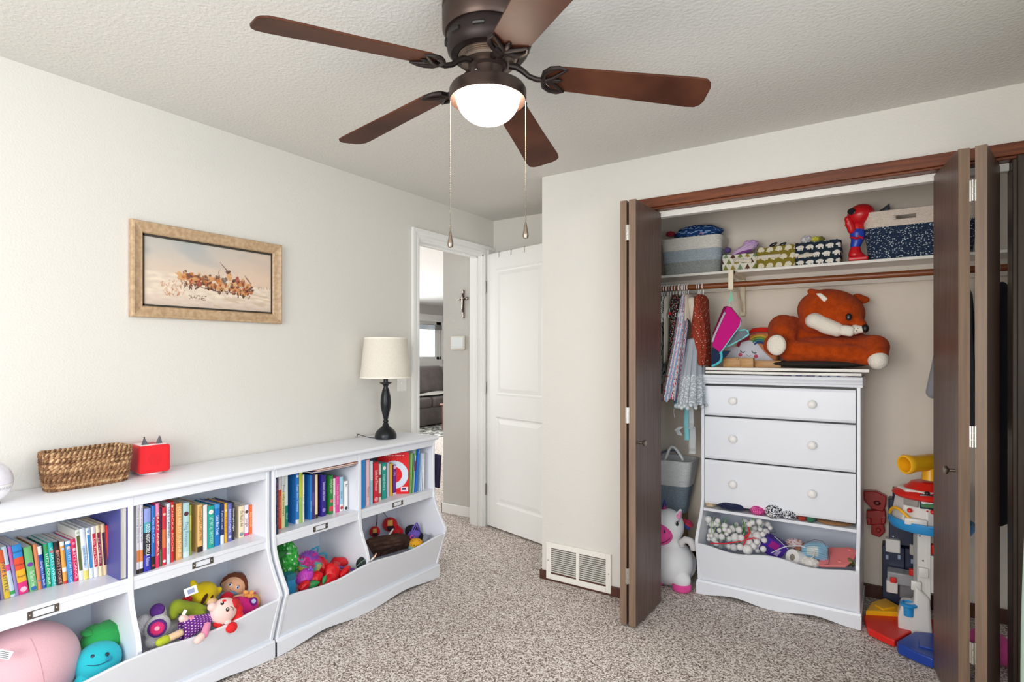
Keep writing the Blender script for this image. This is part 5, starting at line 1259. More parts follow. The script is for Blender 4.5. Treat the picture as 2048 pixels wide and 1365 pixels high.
def bin_three():
    g = 'dressing up things in the third bin'
    # glossy green bag
    c = Q6(255, 600, .22); s = S(c)/5.535
    r = thing('gift_bag', 'shiny bright green crumpled bag with white specks in the third bin', 'bag', (c.x, c.y, .09))
    mb = MB(); wrinkle(mb, c, (.05, 105*s, 190*s), .18, 2.6, 3, 60, 44)
    mb.fc = []
    for f in mb.f:
        q = sum((mb.v[i] for i in f), V())/len(f)-c; v = noise.noise(q*90); mb.fc.append(lin((225, 244, 226) if v > .42 else mixc((44, 160, 60), (96, 214, 92), .5+v)))
    obj('bag', mb, painted('shiny_print', .18), r, smooth=180)
    # dark green leaves behind it
    r = thing('leaf_costume', 'dark green leafy costume standing in the corner of the third bin', 'costume', (.12, Q6(150, 600, .12).y, .09))
    for i, (X, Y, L, w, up, x) in enumerate(((155, 500, 120, 60, (0, .4, 1), .20), (165, 560, 90, 40, (0, 1.2, .2), .26), (150, 640, 90, 44, (0, -.2, 1), .24))):
        q = MB(); leaf_shape(q, Q6(X, Y, x), V((.9, -.3, .3)), V(up), L*s, w*s); obj('leaf', q, mat('dark_green_felt', '2b7a35', .8), r, smooth=180, solid=.002)
    # rainbow fur mask with blue wire ears
    c = Q6(480, 650, .25); r = thing('fluffy_mask', 'rainbow furry mask with magenta snout and blue wire ears', 'mask', (c.x, c.y, .09))
    mb = MB(); wrinkle(mb, c, (.055, 125*s, 120*s), .10, 4, 8, 40, 28); core = len(mb.f); rg = random.Random(11)
    def fur(p):
        t = ((p.z-c.z)/(120*s))+.35*noise.noise(p*30); st = [(150, 90, 190), (222, 60, 150), (214, 80, 150), (96, 196, 196), (236, 210, 96), (110, 200, 150), (90, 160, 220), (222, 80, 150)]
        return st[int(max(0, min(7, (1-t)*3.6+noise.noise(p*45)*1.8)))]
    for f in mb.f[:core]: mb.fc.append(lin(fur(sum((mb.v[i] for i in f), V())/len(f))))
    for k in range(2600):
        d = V((rg.gauss(.6, 1), rg.gauss(0, 1), rg.gauss(0, 1))).normalized(); p = c+V((d.x*.055, d.y*125*s, d.z*120*s)); e = p+(d+V((rg.uniform(-.5, .5), rg.uniform(-.5, .5), rg.uniform(-.8, .2)))).normalized()*.014
        o = d.orthogonal().normalized()*.0010; mb.add([p-o, p+o, e], [(0, 1, 2)]); mb.fc.append(lin(fur(p)))
    o = obj('fur', mb, painted('fur_print', .9), r, smooth=180); o['kind'] = 'stuff'
    q = MB(); wrinkle(q, Q6(440, 800, .31), (.035, 105*s, 78*s), .05, 3, 2, R=Matrix.Rotation(radians(24), 3, 'X')); obj('snout', q, cmat('d046c8', .4), r, smooth=180)
    for k in range(7):
        q = MB(); a = Q6(355+30*k, 800-10*k, .348); b = Q6(365+28*k, 850-14*k, .348); q.tube([a, a.lerp(b, .5)+V((.003, 0, 0)), b], .0012, 5); obj('snout_ridge', q, cmat('a82fa0', .4), r)
    for (X, Y) in ((320, 805), (500, 710)):
        q = MB()
        for d in ((0, 0), (16, 12), (-18, 10), (4, -16)): q.ell(Q6(X+d[0], Y+d[1], .33), 16*s)
        obj('bead_cluster', q, cmat('8a4fc0', .25), r, smooth=180)['kind'] = 'stuff'
    bl = cmat('3fa8c9', .35)
    for pts in (((470, 530), (520, 490), (596, 455), (590, 520), (560, 575)), ((590, 545), (640, 530), (686, 545), (684, 590), (672, 620))):
        for k, sc_ in enumerate((1, .82, .64)):
            ct = V((sum(p[0] for p in pts)/5, sum(p[1] for p in pts)/5)); q = MB()
            q.tube([Q6(ct.x+(X-ct.x)*sc_, ct.y+(Y-ct.y)*sc_, .20) for X, Y in pts], .0022, 6); obj('ear_wire', q, bl, r)
    q = MB(); q.tube([Q6(405+34*cos(t), 600+30*sin(t), .30) for t in [pi*k/10 for k in range(-1, 12)]], .004, 8); obj('ribbon', q, cmat('d24bb8', .4), r)
    # red shiny flower costume
    c = Q6(720, 730, .28); r = thing('flower_costume', 'shiny red flower costume with green leaves in the third bin', 'costume', (c.x, c.y, .09))
    sat = mat('red_satin', 'd4101c', .35, bump=(60, .004)); gl = mat('green_satin', '2f8a4a', .4, bump=(60, .003))
    for i, (X, Y, L, w, n, up, x) in enumerate(((640, 680, 120, 70, (.8, -.4, .4), (0, -.5, 1), .27), (740, 760, 110, 90, (.9, -.3, .4), (0, .3, 1), .33), (760, 700, 100, 60, (.7, .1, .6), (0, 1, .4), .29), (820, 640, 100, 60, (.6, -.2, .6), (0, 1, -.5), .24), (560, 820, 90, 60, (.8, -.3, .5), (0, 1, .5), .33), (690, 850, 130, 60, (.8, -.2, .5), (0, 1, .35), .345), (880, 745, 90, 40, (.8, -.2, .5), (0, 1, .5), .345), (430, 900, 70, 45, (.8, -.3, .5), (0, 1, .4), .35))):
        q = MB(); wrinkle(q, Q6(X, Y, x), (.020, w*s, L*s), .22, 2.2, i, 32, 20, frame_of(n, up) @ Matrix(((0, 1, 0), (0, 0, 1), (1, 0, 0)))); obj('petal', q, sat, r, smooth=180)
    for (X, Y, L, w, up, x) in ((535, 880, 75, 42, (0, 1, -.1), .365), (660, 830, 52, 24, (0, .6, 1), .365), (800, 900, 30, 18, (0, 1, .6), .37)):
        q = MB(); leaf_shape(q, Q6(X, Y, x), V((.85, -.3, .45)), V(up), L*s, w*s, .3); obj('leaf', q, gl, r, smooth=180, solid=.002)
    # teal box corner
    a = Q6(300, 900, .36); r = thing('toy_box', 'small blue and teal card box in the front corner of the third bin', 'box', (a.x, a.y, .09))
    M = Matrix.Translation(a) @ Matrix.Rotation(radians(-6), 4, 'Z'); obj('carton', MB().rbox(-.05, .0, -48*s, 42*s, -90*s, 62*s, .002, 1, M), cmat('2a86b8', .35), r)
    obj('lid', MB().rbox(-.052, .001, -56*s, 44*s, 62*s, 120*s, .003, 1, M), cmat('1d6f86', .35), r)
    # red cap, velvet
    c = Q6(840, 620, .17); r = thing('red_hat', 'red velvet hat lying against the bin divider', 'hat', (c.x, c.y, .09))
    q = MB(); wrinkle(q, c, (.045, 105*s, 52*s), .10, 2, 4, R=Matrix.Rotation(radians(-22), 3, 'X')); obj('crown', q, mat('red_velvet', 'b5141c', .75, sheen=.08), r, smooth=180)
    q = MB(); wrinkle(q, Q6(960, 670, .24), (.03, 48*s, 30*s), .2, 3, 5); obj('bow', q, mat('red_velvet', 'b5141c', .75, sheen=.08), r, smooth=180)
    # purple foam stick
    r = thing('foam_stick', 'purple foam stick pushed under the red hat', 'toy stick', Q6(900, 720, .32)); obj('stick', MB().cap(Q6(820, 690, .30), Q6(985, 722, .34), 15*s, 15*s), cmat('7a4a9c', .8), r, smooth=180)
    # dark sequinned cap
    c = Q6(1080, 640, .37); r = thing('sequin_hat', 'black green sequinned cap leaning on the bin divider', 'cap', (c.x, c.y, .09))
    q = MB(); wrinkle(q, c, (.03, 88*s, 66*s), .06, 2, 4, R=Matrix.Rotation(radians(24), 3, 'X')); obj('crown', q, mat('black_sequins', '14201c', .3, bump=(260, .004)), r, smooth=180)
    q = MB(); q.tube([Q6(X, Y, .405) for X, Y in ((1005, 690), (1060, 640), (1120, 600), (1150, 610))], .0012, 5); obj('stitching', q, cmat('7fa79a'), r)
    # doll's leg on the rim
    r = thing('doll_leg', 'small doll leg sticking up over the bin front', 'doll', Q6(1180, 610, .40)); obj('leg', MB().cap(Q6(1155, 640, .395), Q6(1215, 575, .405), 11*s, 9*s).cap(Q6(1215, 575, .405), Q6(1230, 545, .408), 9*s, 7*s), cmat('f2c3a8', .5), r, smooth=180)
    q = MB(); leaf_shape(q, Q6(1185, 605, .404), V((.9, -.3, .3)), V((0, 1, .7)), 30*s, 12*s, .1); obj('skirt', q, cmat('e8e4e0', .6), r, smooth=180, solid=.001)
bin_three()
def bin_four():
    c0 = Q6(1340, 400, .25); s = S(c0)/5.535
    # brown felt hat
    c = Q6(1370, 430, .315); r = thing('felt_hat', 'dark brown felt witch hat filling the last bin', 'hat', (c.x, c.y, .09))
    felt = mat('brown_felt', '47332d', .95, spec=.1, bump=(90, .003))
    A = Q6(1150, 500, .33); B = Q6(1600, 350, .33); N = 14
    mb = MB()
    top = [(1110, 400), (1160, 372), (1300, 345), (1400, 338), (1500, 322), (1570, 330), (1612, 375), (1605, 420)]
    def tp(u):
        k = u*(len(top)-1); i = min(len(top)-2, int(k)); return V(top[i]).lerp(V(top[i+1]), k-i)
    def hatf(u, v):
        t = tp(u); b = V((1215+(1580-1215)*u, 590-(590-480)*u)); q = t.lerp(b, v)
        return Q6(q.x, q.y, .30+.040*sin(pi*min(1, v*1.1))*sin(pi*(.1+.8*u))+.022*abs(noise.noise(V((u*5, v*4, 1))))-.03*max(0, 1-abs(u-.28)*9)*(1-v)+.02*max(0, 1-abs(u-.52-.25*v)*7))
    mb.grid(hatf, 60, 30); obj('brim', mb, felt, r, smooth=180, solid=.006)
    q = MB(); wrinkle(q, Q6(1370, 440, .27), (.05, 190*s, 80*s), .12, 2, 6, R=Matrix.Rotation(radians(14), 3, 'X')); obj('crown', q, felt, r, smooth=180)
    # red slippers
    for (X, Y, x, lab, big) in ((1215, 300, .11, 'small red slipper with a yellow patch, left of the pair', 1.0), (1385, 220, .09, 'larger red slipper with a yellow patch and black cord, right of the pair', 1.4)):
        c = Q6(X, Y, x); r = thing('slipper', lab, 'slipper', (c.x, c.y, .09), 'red slippers in the last bin')
        rd = cmat('d3202a', kind='plush'); n = (CAM-c).normalized()
        R3 = Matrix.Rotation(radians(35 if big > 1 else -5), 3, 'X')
        q = MB(); q.ell(c, (.034*big, 60*s*big, 62*s*big), R3, nu=28, nv=18)
        if big > 1: q.cap(c, Q6(1490, 300, .15), 52*s, 46*s); q.ell(Q6(1440, 310, .16), (.02, 60*s, 40*s))
        obj('upper', q, rd, r, smooth=180, remesh=.004)
        p = c+n*.036*big; q = MB(); q.rbox(-22*s*big, 22*s*big, -24*s*big, 22*s*big, -.004, .006, .003, 2, place(p+V((0, 0, .007*big)), n)); obj('patch', q, cmat('e6a85c', kind='plush'), r)
        q = MB(); disc(q, p+V((0, .004, -.016*big)), n, 34*s*big, 24*s*big, .008); obj('nose', q, cmat('38242c', kind='plush'), r)
        if big > 1: obj('cord', MB().tube([Q6(1385, 165, .12), Q6(1360, 150, .10), Q6(1335, 118, .08), Q6(1310, 85, .05)], .0016, 6), cmat('2a2020'), r)
        else: obj('cord', MB().tube([Q6(1232, 240, .10), Q6(1240, 180, .07), Q6(1242, 110, .04)], .003, 6), cmat('2b2b30'), r)
        if big > 1:
            q = MB(); leaf_shape(q, Q6(1395, 305, .19), V((.9, -.3, .3)), V((0, 1, .8)), 52*s, 12*s, .1); obj('sole', q, cmat('f2eae4', .7), r, smooth=180, solid=.002)
    # purple cat ear headband
    c = Q6(1650, 330, .27); r = thing('cat_ear_headband', 'purple fluffy headband with wire cat ears', 'headband', (c.x, c.y, .09))
    pu = mat('purple_fluff', '7b5fd0', .95, sheen=.1, bump=(180, .008))
    q = MB(); wrinkle(q, c, (.03, 80*s, 45*s), .25, 4, 7); obj('fluff', q, pu, r, smooth=180)
    for pts, w in ((((1630, 300), (1650, 250), (1690, 200), (1718, 260), (1722, 320)), .004), (((1655, 290), (1675, 250), (1690, 225), (1703, 265), (1706, 300)), .0025)):
        obj('ear', MB().tube([Q6(X-8, Y, .27) for X, Y in pts], w, 8), pu, r, smooth=180)
    q = MB(); q.tube([Q6(1632+22*cos(t), 362+20*sin(t), .31) for t in [2*pi*k/16 for k in range(14)]], 7*s, 8); obj('rosette', q, cmat('e04fa0', .5), r, smooth=180)
    # black hat behind, clear case
    c = Q6(1650, 300, .19); r = thing('black_hat', 'black rounded hat behind the purple headband', 'hat', (c.x, c.y, .09))
    q = MB(); wrinkle(q, c, (.05, 130*s, 78*s), .05, 2, 3, R=Matrix.Rotation(radians(-25), 3, 'X')); q.ell(Q6(1715, 370, .24), (.03, 60*s, 70*s)); obj('crown', q, mat('black_felt', '201d2a', .9), r, smooth=180, remesh=.005)
    c = Q6(1785, 372, .35); r = thing('clear_case', 'small grey clear plastic case beside the black hat', 'case', (c.x, c.y, .09))
    obj('shell', MB().rbox(-.015, .015, -32*s, 32*s, -50*s, 44*s, .004, 2, Matrix.Translation(c) @ Matrix.Rotation(radians(-30), 4, 'X')), mat('smoky_plastic', '8b8f9c', .15), r)
    # yellow speckled ball
    c = Q6(1665, 430, .33); r = thing('toy_ball', 'yellow speckled soft ball at the rim of the last bin', 'ball', (c.x, c.y, .09))
    mb = MB(); mb.ell(c, (84*s, 84*s, 58*s), nu=48, nv=30)
    mb.fc = [lin((40, 36, 40) if noise.noise((sum((mb.v[i] for i in f), V())/len(f))*150) > .42 else (228, 166, 44)) for f in mb.f]
    obj('cover', mb, painted('felt_print', .85), r, smooth=180)
    q = MB(); q.ell(c+V((.0, -.008, -30*s)), (70*s, 76*s, 40*s)); obj('base', q, cmat('7fb7b4', kind='plush'), r, smooth=180)
bin_four()
# ------------------------------------------------------------------ the closet
def mk(ox, oy, s): return lambda X, Y, y: at(ox+X/s, oy+Y/s, 'y', y)
cA, cB, cC, cD, cE, cF, cG = mk(1290, 400, 6.606), mk(1560, 380, 6.203), mk(1300, 560, 4.015), mk(1400, 560, 5.12), mk(1300, 780, 3.25), mk(1390, 1000, 5.054), mk(1700, 880, 3.033)
SZ = 1.8625
def rrect(u, a, b, r):
    """point at fraction u of a rounded rectangle's outline (half sizes a, b), even steps; u = 0 is the back left corner"""
    L = [2*(a-r), pi*r/2, 2*(b-r), pi*r/2]*2; t = (u % 1)*sum(L)
    C_ = [(a-r, b-r, 90), (a-r, -b+r, 0), (-a+r, -b+r, -90), (-a+r, b-r, 180)]
    i = 0
    while t > L[i] and i < 7: t -= L[i]; i += 1
    if i % 2:
        cx, cy, a0 = C_[i//2]; an = radians(a0)-t/r; return cx+r*cos(an), cy+r*sin(an)
    k = i//2
    return [(-a+r+t, b), (a, b-r-t), (a-r-t, -b), (-a, -b+r+t)][k]
def rope_basket(x0, x1, y0, y1, z0, z1, bands, taper=.02, rad=.05, rope=.0085, handle=None, parent=None, M=None, sag=0):
    """coiled rope basket: rounded box with a ridge per coil; bands = [(top fraction, material)]"""
    n = int((z1-z0)/rope); cx, cy = (x0+x1)/2, (y0+y1)/2
    mats = [m for _, m in bands]; mb = MB(); NU = 110
    def ring(z, off):
        f = (z-z0)/(z1-z0); a = (x1-x0)/2-taper*(1-f)+off; b = (y1-y0)/2-taper*(1-f)+off; r = min(rad, a*.9, b*.9); pts = []
        for i in range(NU):
            x_, y_ = rrect(i/NU, a, b, r); pts.append(V((cx+x_, cy+y_, z)))
        return pts
    rows = []; mi = []
    for k in range(n):
        for q, off in ((0.0, -.0018), (.3, .0010), (.6, .0010)):
            z = z0+(k+q)/n*(z1-z0); rows.append(ring(z, off))
            f = (k+q)/n; j = 0
            while j < len(bands)-1 and f > bands[j][0]: j += 1
            mi.append(j)
    rows.append(ring(z1, -.002)); mi.append(len(bands)-1)
    outer = len(rows)
    for k in range(40): rows.append(ring(z1-(z1-z0-.012)*k/39, -.010)); mi.append(len(bands)-1 if k < 14 else 0)
    base = len(mb.v)
    for rr in rows: mb.v += rr
    for j in range(len(rows)-1):
        for i in range(NU):
            if handle and j < outer and handle[0] < rows[j][i].z < handle[1] and rows[0][i].y < cy and handle[2] < rows[j][i].x < handle[3]: continue
            if handle and j >= outer and handle[0]-.004 < rows[j][i].z < handle[1]+.004 and rows[0][i].y < cy and handle[2] < rows[j][i].x < handle[3]: continue
            mb.f.append((base+j*NU+i, base+j*NU+(i+1) % NU, base+(j+1)*NU+(i+1) % NU, base+(j+1)*NU+i)); mb.mi.append(mi[j])
    mb.f.append(tuple(base+i for i in range(NU))[::-1]); mb.mi.append(0)
    mb.f.append(tuple(base+(len(rows)-1)*NU+i for i in range(NU))); mb.mi.append(0)
    if M: mb.v = [M @ v for v in mb.v]
    return obj('body', mb, mats, parent, smooth=80)
def rope(c, c2=None): return mat('cotton_rope_'+c, c, .9, bump=(330, .002), vary=(c2 or c, 160), spec=.15)
def cloth_bundle(parent, name, c, rad, m, seed=0, amp=.3, colf=None, R=None, fr=2.6):
    mb = MB(); wrinkle(mb, c, rad, amp, fr, seed, 56, 36, R)
    if colf:
        mb.fc = []
        for f in mb.f:
            q = sum((mb.v[i] for i in f), V())/len(f)-V(c); mb.fc.append(lin(colf(q.x/rad[0], q.y/rad[1], q.z/rad[2])))
    return obj(name, mb, m, parent, smooth=180)
PC = lambda: painted('printed_cloth', .85, (400, .0005))
def top_shelf():
    # grey and white rope basket with folded clothes
    p0 = cA(150, 1000, 3.545); p1 = cA(1000, 950, 3.545); zt = cA(1000, 440, 3.545).z
    r = thing('rope_basket', 'white and grey banded rope basket at the left end of the closet shelf', 'basket', ((p0.x+p1.x)/2, 3.66, SZ))
    rope_basket(p1.x-.375, p1.x, 3.545, 3.772, SZ, zt, [(.33, rope('a4a7a4', '8c908e')), (.64, rope('b3bcc4', '9da8b2')), (1, rope('e4e2dc', 'd6d2ca'))], .016, parent=r)
    s = S(p1)/6.606
    r = thing('folded_garment', 'navy blue garment with pale stripes heaped in the white and grey basket', 'clothes', (p1.x-.17, 3.64, zt-.03))
    def strp(x, y, z): return (150, 180, 214) if (z*5+x*2.0+.8*sin(x*4)) % 1 < .16 else (24, 62, 116)
    cloth_bundle(r, 'cloth', cA(700, 440, 3.62), (300*s, .07, 105*s), PC(), 3, .16, strp)
    cloth_bundle(r, 'cloth_fold', cA(930, 410, 3.63), (100*s, .05, 42*s), PC(), 5, .25, strp)
    r = thing('folded_garment', 'pink patterned scrap peeping over the white and grey basket rim', 'clothes', cA(740, 430, 3.58)); cloth_bundle(r, 'cloth', cA(740, 435, 3.575), (75*s, .02, 32*s), cmat('e38fb4', kind='cloth'), 2)
    r = thing('folded_garment', 'red scrap of cloth at the back of the white and grey basket', 'clothes', cA(330, 450, 3.66)); cloth_bundle(r, 'cloth', cA(340, 455, 3.65), (60*s, .03, 36*s), cmat('a82436', kind='cloth'), 7)
    # three small printed fabric bins
    def bin_(X0, X1, Yt, Yb, y, colf, label, hnd=None, cv=cA, d=.15, lean=0):
        a, b = cv(X0, Yb, y), cv(X1, Yb, y); zt = cv((X0+X1)/2, Yt, y).z
        r = thing('fabric_bin', label, 'fabric bin', ((a.x+b.x)/2, y+d/2, SZ), 'printed fabric bins on the closet shelf')
        cx, cy, w = (a.x+b.x)/2, y+d/2, (b.x-a.x)/2; h = zt-SZ; ang = 2*pi
        L = 4*w+2*d
        def f(u, v):
            x_, y_ = rrect(u, w+.004*sin(pi*v), d/2+.004*sin(pi*v), .018); wob = 1+.05*v*noise.noise(V((x_*20, y_*20, X0)))
            return (cx+x_*wob+lean*v, cy+y_*wob, SZ+h*v+.006*v*noise.noise(V((x_*30, y_*30, X0*.1))))
        mb = MB(); mb.grid(f, 300, 70, wrap=True, colf=lambda u, v: colf(((f(u, .5)[0]-cx)/(2*w)+.5) if abs(f(u, .5)[1]-cy) > d*.42 else 1.05+(f(u, .5)[1]-cy)/d*.35, v))
        obj('fabric', mb, painted('printed_canvas', .9, (260, .0008)), r, smooth=60)
        mb = MB(); mb.grid(lambda u, v: tuple(V(f(u, 1-v)).lerp(V((cx, cy, SZ+h*(1-v)+.002)), .06)), 60, 6, wrap=True); obj('lining', mb, cmat('d9d2c4', kind='cloth'), r, smooth=60)
        obj('base', MB().box(cx-w*.94, cx+w*.94, cy-d*.45, cy+d*.45, SZ+.0005, SZ+.003), cmat('c8c2b4', kind='cloth'), r)
        if hnd:
            p, q = cv(hnd[0], hnd[1], y-.004), cv(hnd[2], hnd[3], y-.004); k = .010
            mb = MB(); mb.grid(lambda u, v: (p.x+(q.x-p.x)*u, y-.004-.010*sin(pi*u), p.z+(q.z-p.z)*u+(v-.5)*2*k), 12, 2); obj('handle', mb, cmat('ded3c2', kind='cloth'), r, smooth=180, solid=.002)
        return r
    def trees(u, v):
        i = u*4.6; row = v*2.7; k = int(row); i += .5*(k % 2); fx = (i % 1)-.5; fy = row % 1; c = [(122, 130, 62), (92, 58, 48), (118, 146, 108), (150, 134, 60)][(int(i)*3+k*5) % 4]
        return c if abs(fx) < .42*(1-fy) and fy > .12 or (abs(fx) < .06 and fy <= .12) else (222, 216, 202)
    def hogs(u, v):
        i = u*4.2; row = v*2.6+.25; k = int(row); i += .5*(k % 2); fx = (i % 1)-.5; fy = (row % 1)-.5
        body = (fx/.36)**2+(fy/.36)**2 < 1 and fy > -.22; nose = fx < 0 and fx > -.48 and abs(fy+.12) < .12*(fx+.5)*4
        if body or nose: return (222, 214, 192) if noise.noise(V((u*90, v*60, 1))) < .35 else (196, 186, 150)
        return (132, 116, 40)
    def bears(u, v):
        i = u*4.4; row = v*3.0+.1; k = int(row); i += .37*(k % 2); fx = (i % 1)-.5; fy = (row % 1)-.42
        if (fx/.34)**2+((fy-.05)/.24)**2 < 1: return (226, 222, 212)
        if ((fx+.36)/.11)**2+((fy-.0)/.15)**2 < 1: return (226, 222, 212)
        if fy < 0 and fy > -.36 and (abs(fx+.20) < .075 or abs(fx-.20) < .075 or abs(fx+.05) < .05): return (226, 222, 212)
        return (34, 46, 58)
    bin_(1015, 1470, 720, 935, 3.575, trees, 'cream fabric bin printed with little green and brown trees', (1170, 800, 1410, 808))
    bin_(1470, 1985, 615, 905, 3.575, hogs, 'olive fabric bin printed with cream hedgehogs', (1480, 765, 1795, 735))
    bin_(190, 745, 635, 935, 3.575, bears, 'dark navy fabric bin printed with white bears', (222, 830, 405, 805), cB)
    s = S(cA(1300, 700, 3.6))/6.606
    r = thing('folded_garment', 'lavender garment with purple trim spilling out of the cream printed bin', 'clothes', cA(1320, 690, 3.64))
    cloth_bundle(r, 'cloth', cA(1310, 670, 3.64), (170*s, .045, 62*s), cmat('d3b4d8', kind='cloth'), 4, .2, R=Matrix.Rotation(radians(-24), 3, 'Y')); cloth_bundle(r, 'ruffle', cA(1400, 585, 3.65), (85*s, .04, 48*s), cmat('c9a4d2', kind='cloth'), 9, .4)
    cloth_bundle(r, 'trim', cA(1290, 700, 3.60), (110*s, .014, 18*s), cmat('7c3f86', kind='cloth'), 6, .3, R=Matrix.Rotation(radians(-14), 3, 'Y')); cloth_bundle(r, 'cuff', cA(1095, 665, 3.62), (40*s, .02, 36*s), cmat('5f4a86', kind='cloth'), 8, .4)
    r = thing('sunglasses', 'black sunglasses lying on the olive printed bin', 'sunglasses', cA(1750, 600, 3.62))
    for X in (1695, 1815): q = MB(); q.ell(cA(X, 590, 3.62), (52*s, .006, 20*s), Matrix.Rotation(radians(-22), 3, 'Y')); obj('lens', q, cmat('17171b', .2), r, smooth=180)
    obj('bridge', MB().tube([cA(1660, 612, 3.62), cA(1750, 612, 3.615), cA(1850, 602, 3.62)], .003, 6), cmat('17171b', .3), r)
    s = S(cB(400, 620, 3.6))/6.203
    r = thing('rolled_socks', 'white rolled cloth poking out of the dark printed bin', 'clothes', cB(330, 620, 3.63)); cloth_bundle(r, 'cloth', cB(330, 625, 3.63), (62*s, .035, 55*s), cmat('d8d4d6', kind='cloth'), 2, .3)
    q = MB(); q.tube([cB(340+24*cos(t), 605+26*sin(t), 3.59) for t in [2*pi*k/14 for k in range(12)]], 7*s, 6); obj('roll_edge', q, cmat('b9b4ba', kind='cloth'), r)
    r = thing('rolled_socks', 'yellow and olive rolled cloth poking out of the dark printed bin', 'clothes', cB(470, 620, 3.64)); cloth_bundle(r, 'cloth', cB(440, 618, 3.64), (62*s, .03, 36*s), cmat('d6cf4a', kind='cloth'), 3, .25); cloth_bundle(r, 'cloth_end', cB(510, 615, 3.64), (40*s, .03, 34*s), cmat('7c7a2c', kind='cloth'), 5, .25)
    # red and blue toy figure with a plain round head
    y = 3.60; s = S(cB(950, 500, y))/6.203
    r = thing('toy_figure', 'red and blue plastic toy figure with a big round head on the shelf', 'toy figure', (cB(960, 880, y).x, y, SZ))
    rd = mat('red_figure_plastic', 'cf1a22', .3); bl = mat('blue_figure_plastic', '2743b4', .35)
    q = MB(); q.ell(cB(1000, 310, y), (150*s, .066, 130*s), Matrix.Rotation(radians(-18), 3, 'Y'), 32, 20); obj('head', q, rd, r, smooth=180)
    n = V((-.62, -.75, .12)).normalized(); c = cB(1000, 310, y)+V((n.x*146*s, n.y*.064, n.z*130*s)); q = MB(); disc(q, cB(885, 268, y-.047), V((-.55, -.8, .2)).normalized(), 58*s, 44*s, .004, up=(.5, 0, 1)); obj('visor', q, cmat('2b2430', .2), r, smooth=180)
    def limbs(q):
        q.cap(cB(870, 470, y-.02), cB(850, 360, y-.03), 46*s, 36*s).ell(cB(835, 400, y-.045), (40*s, .02, 60*s)); q.cap(cB(960, 440, y), cB(900, 500, y-.01), 66*s, 50*s)
    obj('arm', MB().cap(cB(890, 500, y-.02), cB(850, 390, y-.035), 48*s, 44*s).ell(cB(835, 365, y-.04), (36*s, .018, 40*s)).ell(cB(815, 440, y-.045), (18*s, .01, 16*s)), rd, r, smooth=180, remesh=.004)
    obj('chest', MB().cap(cB(960, 420, y), cB(965, 520, y), 66*s, 72*s), rd, r, smooth=180)
    obj('torso', MB().cap(cB(960, 540, y), cB(965, 590, y), 86*s, 80*s).cap(cB(965, 590, y), cB(935, 700, y), 72*s, 58*s), bl, r, smooth=180, remesh=.004)
    obj('belt', MB().tube([cB(868, 590, y-.028), cB(940, 600, y-.043), cB(1030, 588, y-.02)], [10*s, 15*s, 10*s], 8).tube([cB(960, 560, y-.042), cB(1035, 610, y-.03)], 6*s, 6), rd, r)
    obj('boot', MB().cap(cB(935, 740, y), cB(930, 800, y), 62*s, 76*s).prism([(0, 0)]*0+[(cB(850, 880, y).x, y-.05), (cB(1100, 880, y).x, y-.05), (cB(1100, 880, y).x, y+.05), (cB(850, 880, y).x, y+.05)], 'z', SZ+.0005, SZ+.022).cap(cB(930, 800, y), cB(1040, 850, y), 70*s, 40*s), rd, r, smooth=180, remesh=.004)
    # navy and white basket with a dark frame standing in it
    p0 = cB(1110, 860, 3.55); p1 = cB(1900, 810, 3.55); zt = cB(1500, 235, 3.55).z
    r = thing('rope_basket', 'navy flecked rope basket with white rim and handle slot on the closet shelf', 'basket', (p0.x+.22, 3.66, SZ))
    nv = mat('navy_flecked_rope', '1f3450', .9, bump=(260, .003)); nt = nv.node_tree
    tc = nt.nodes.new('ShaderNodeTexCoord'); vo = nt.nodes.new('ShaderNodeTexVoronoi'); vo.inputs['Scale'].default_value = 95
    mp = nt.nodes.new('ShaderNodeMapping'); mp.inputs['Scale'].default_value = (1, 1, 1.15); nt.links.new(tc.outputs['Object'], mp.inputs[0]); nt.links.new(mp.outputs[0], vo.inputs['Vector'])
    rp = nt.nodes.new('ShaderNodeValToRGB'); rp.color_ramp.elements[0].position = .26; rp.color_ramp.elements[1].position = .34
    rp.color_ramp.elements[0].color = (*lin('c9d2d8'), 1); rp.color_ramp.elements[1].color = (*lin('1d314d'), 1)
    nt.links.new(vo.outputs['Distance'], rp.inputs[0]); nt.links.new(rp.outputs[0], nt.nodes['Principled BSDF'].inputs['Base Color'])
    h0, h1 = cB(1440, 345, 3.55), cB(1705, 305, 3.55)
    rope_basket(p0.x-.035, p0.x+.46, 3.545, 3.775, SZ, zt, [(.66, nv), (1, rope('e6d9cd', 'd8c9bb'))], .03, handle=(h0.z-.010, h1.z+.006, h0.x, h1.x), parent=r)
    r2 = thing('folded_garment', 'brown and white clothes seen through the navy basket handle slot', 'clothes', (p0.x+.2, 3.66, SZ+.02)); cloth_bundle(r2, 'cloth', V((p0.x+.2, 3.66, SZ+.100)), (.19, .075, .085), PC(), 3, .15, lambda x, y, z: (150, 120, 84) if noise.noise(V((x*4, y*3, z*4))) < .15 else (206, 214, 222))
    r = thing('framed_picture', 'dark frame corner sticking up behind the navy basket rim', 'frame', cB(1300, 260, 3.70))
    A, B, D = cB(1120, 310, 3.70), cB(1360, 165, 3.70), cB(1375, 420, 3.70)
    mb = MB(); mb.prism([(A.x-.01, A.z-.02), (B.x, B.z), (B.x+.012, B.z-.19), (A.x, A.z-.1)], 'y', 3.700, 3.712); obj('frame', mb, cmat('171c26', .4), r, bevel=.001)
    mb = MB(); mb.prism([(A.x+.02, A.z-.022), (B.x-.010, B.z-.020), (B.x-.003, B.z-.17), (A.x+.02, A.z-.1)], 'y', 3.6985, 3.700); obj('backing', mb, cmat('33465e', .5), r)
top_shelf()
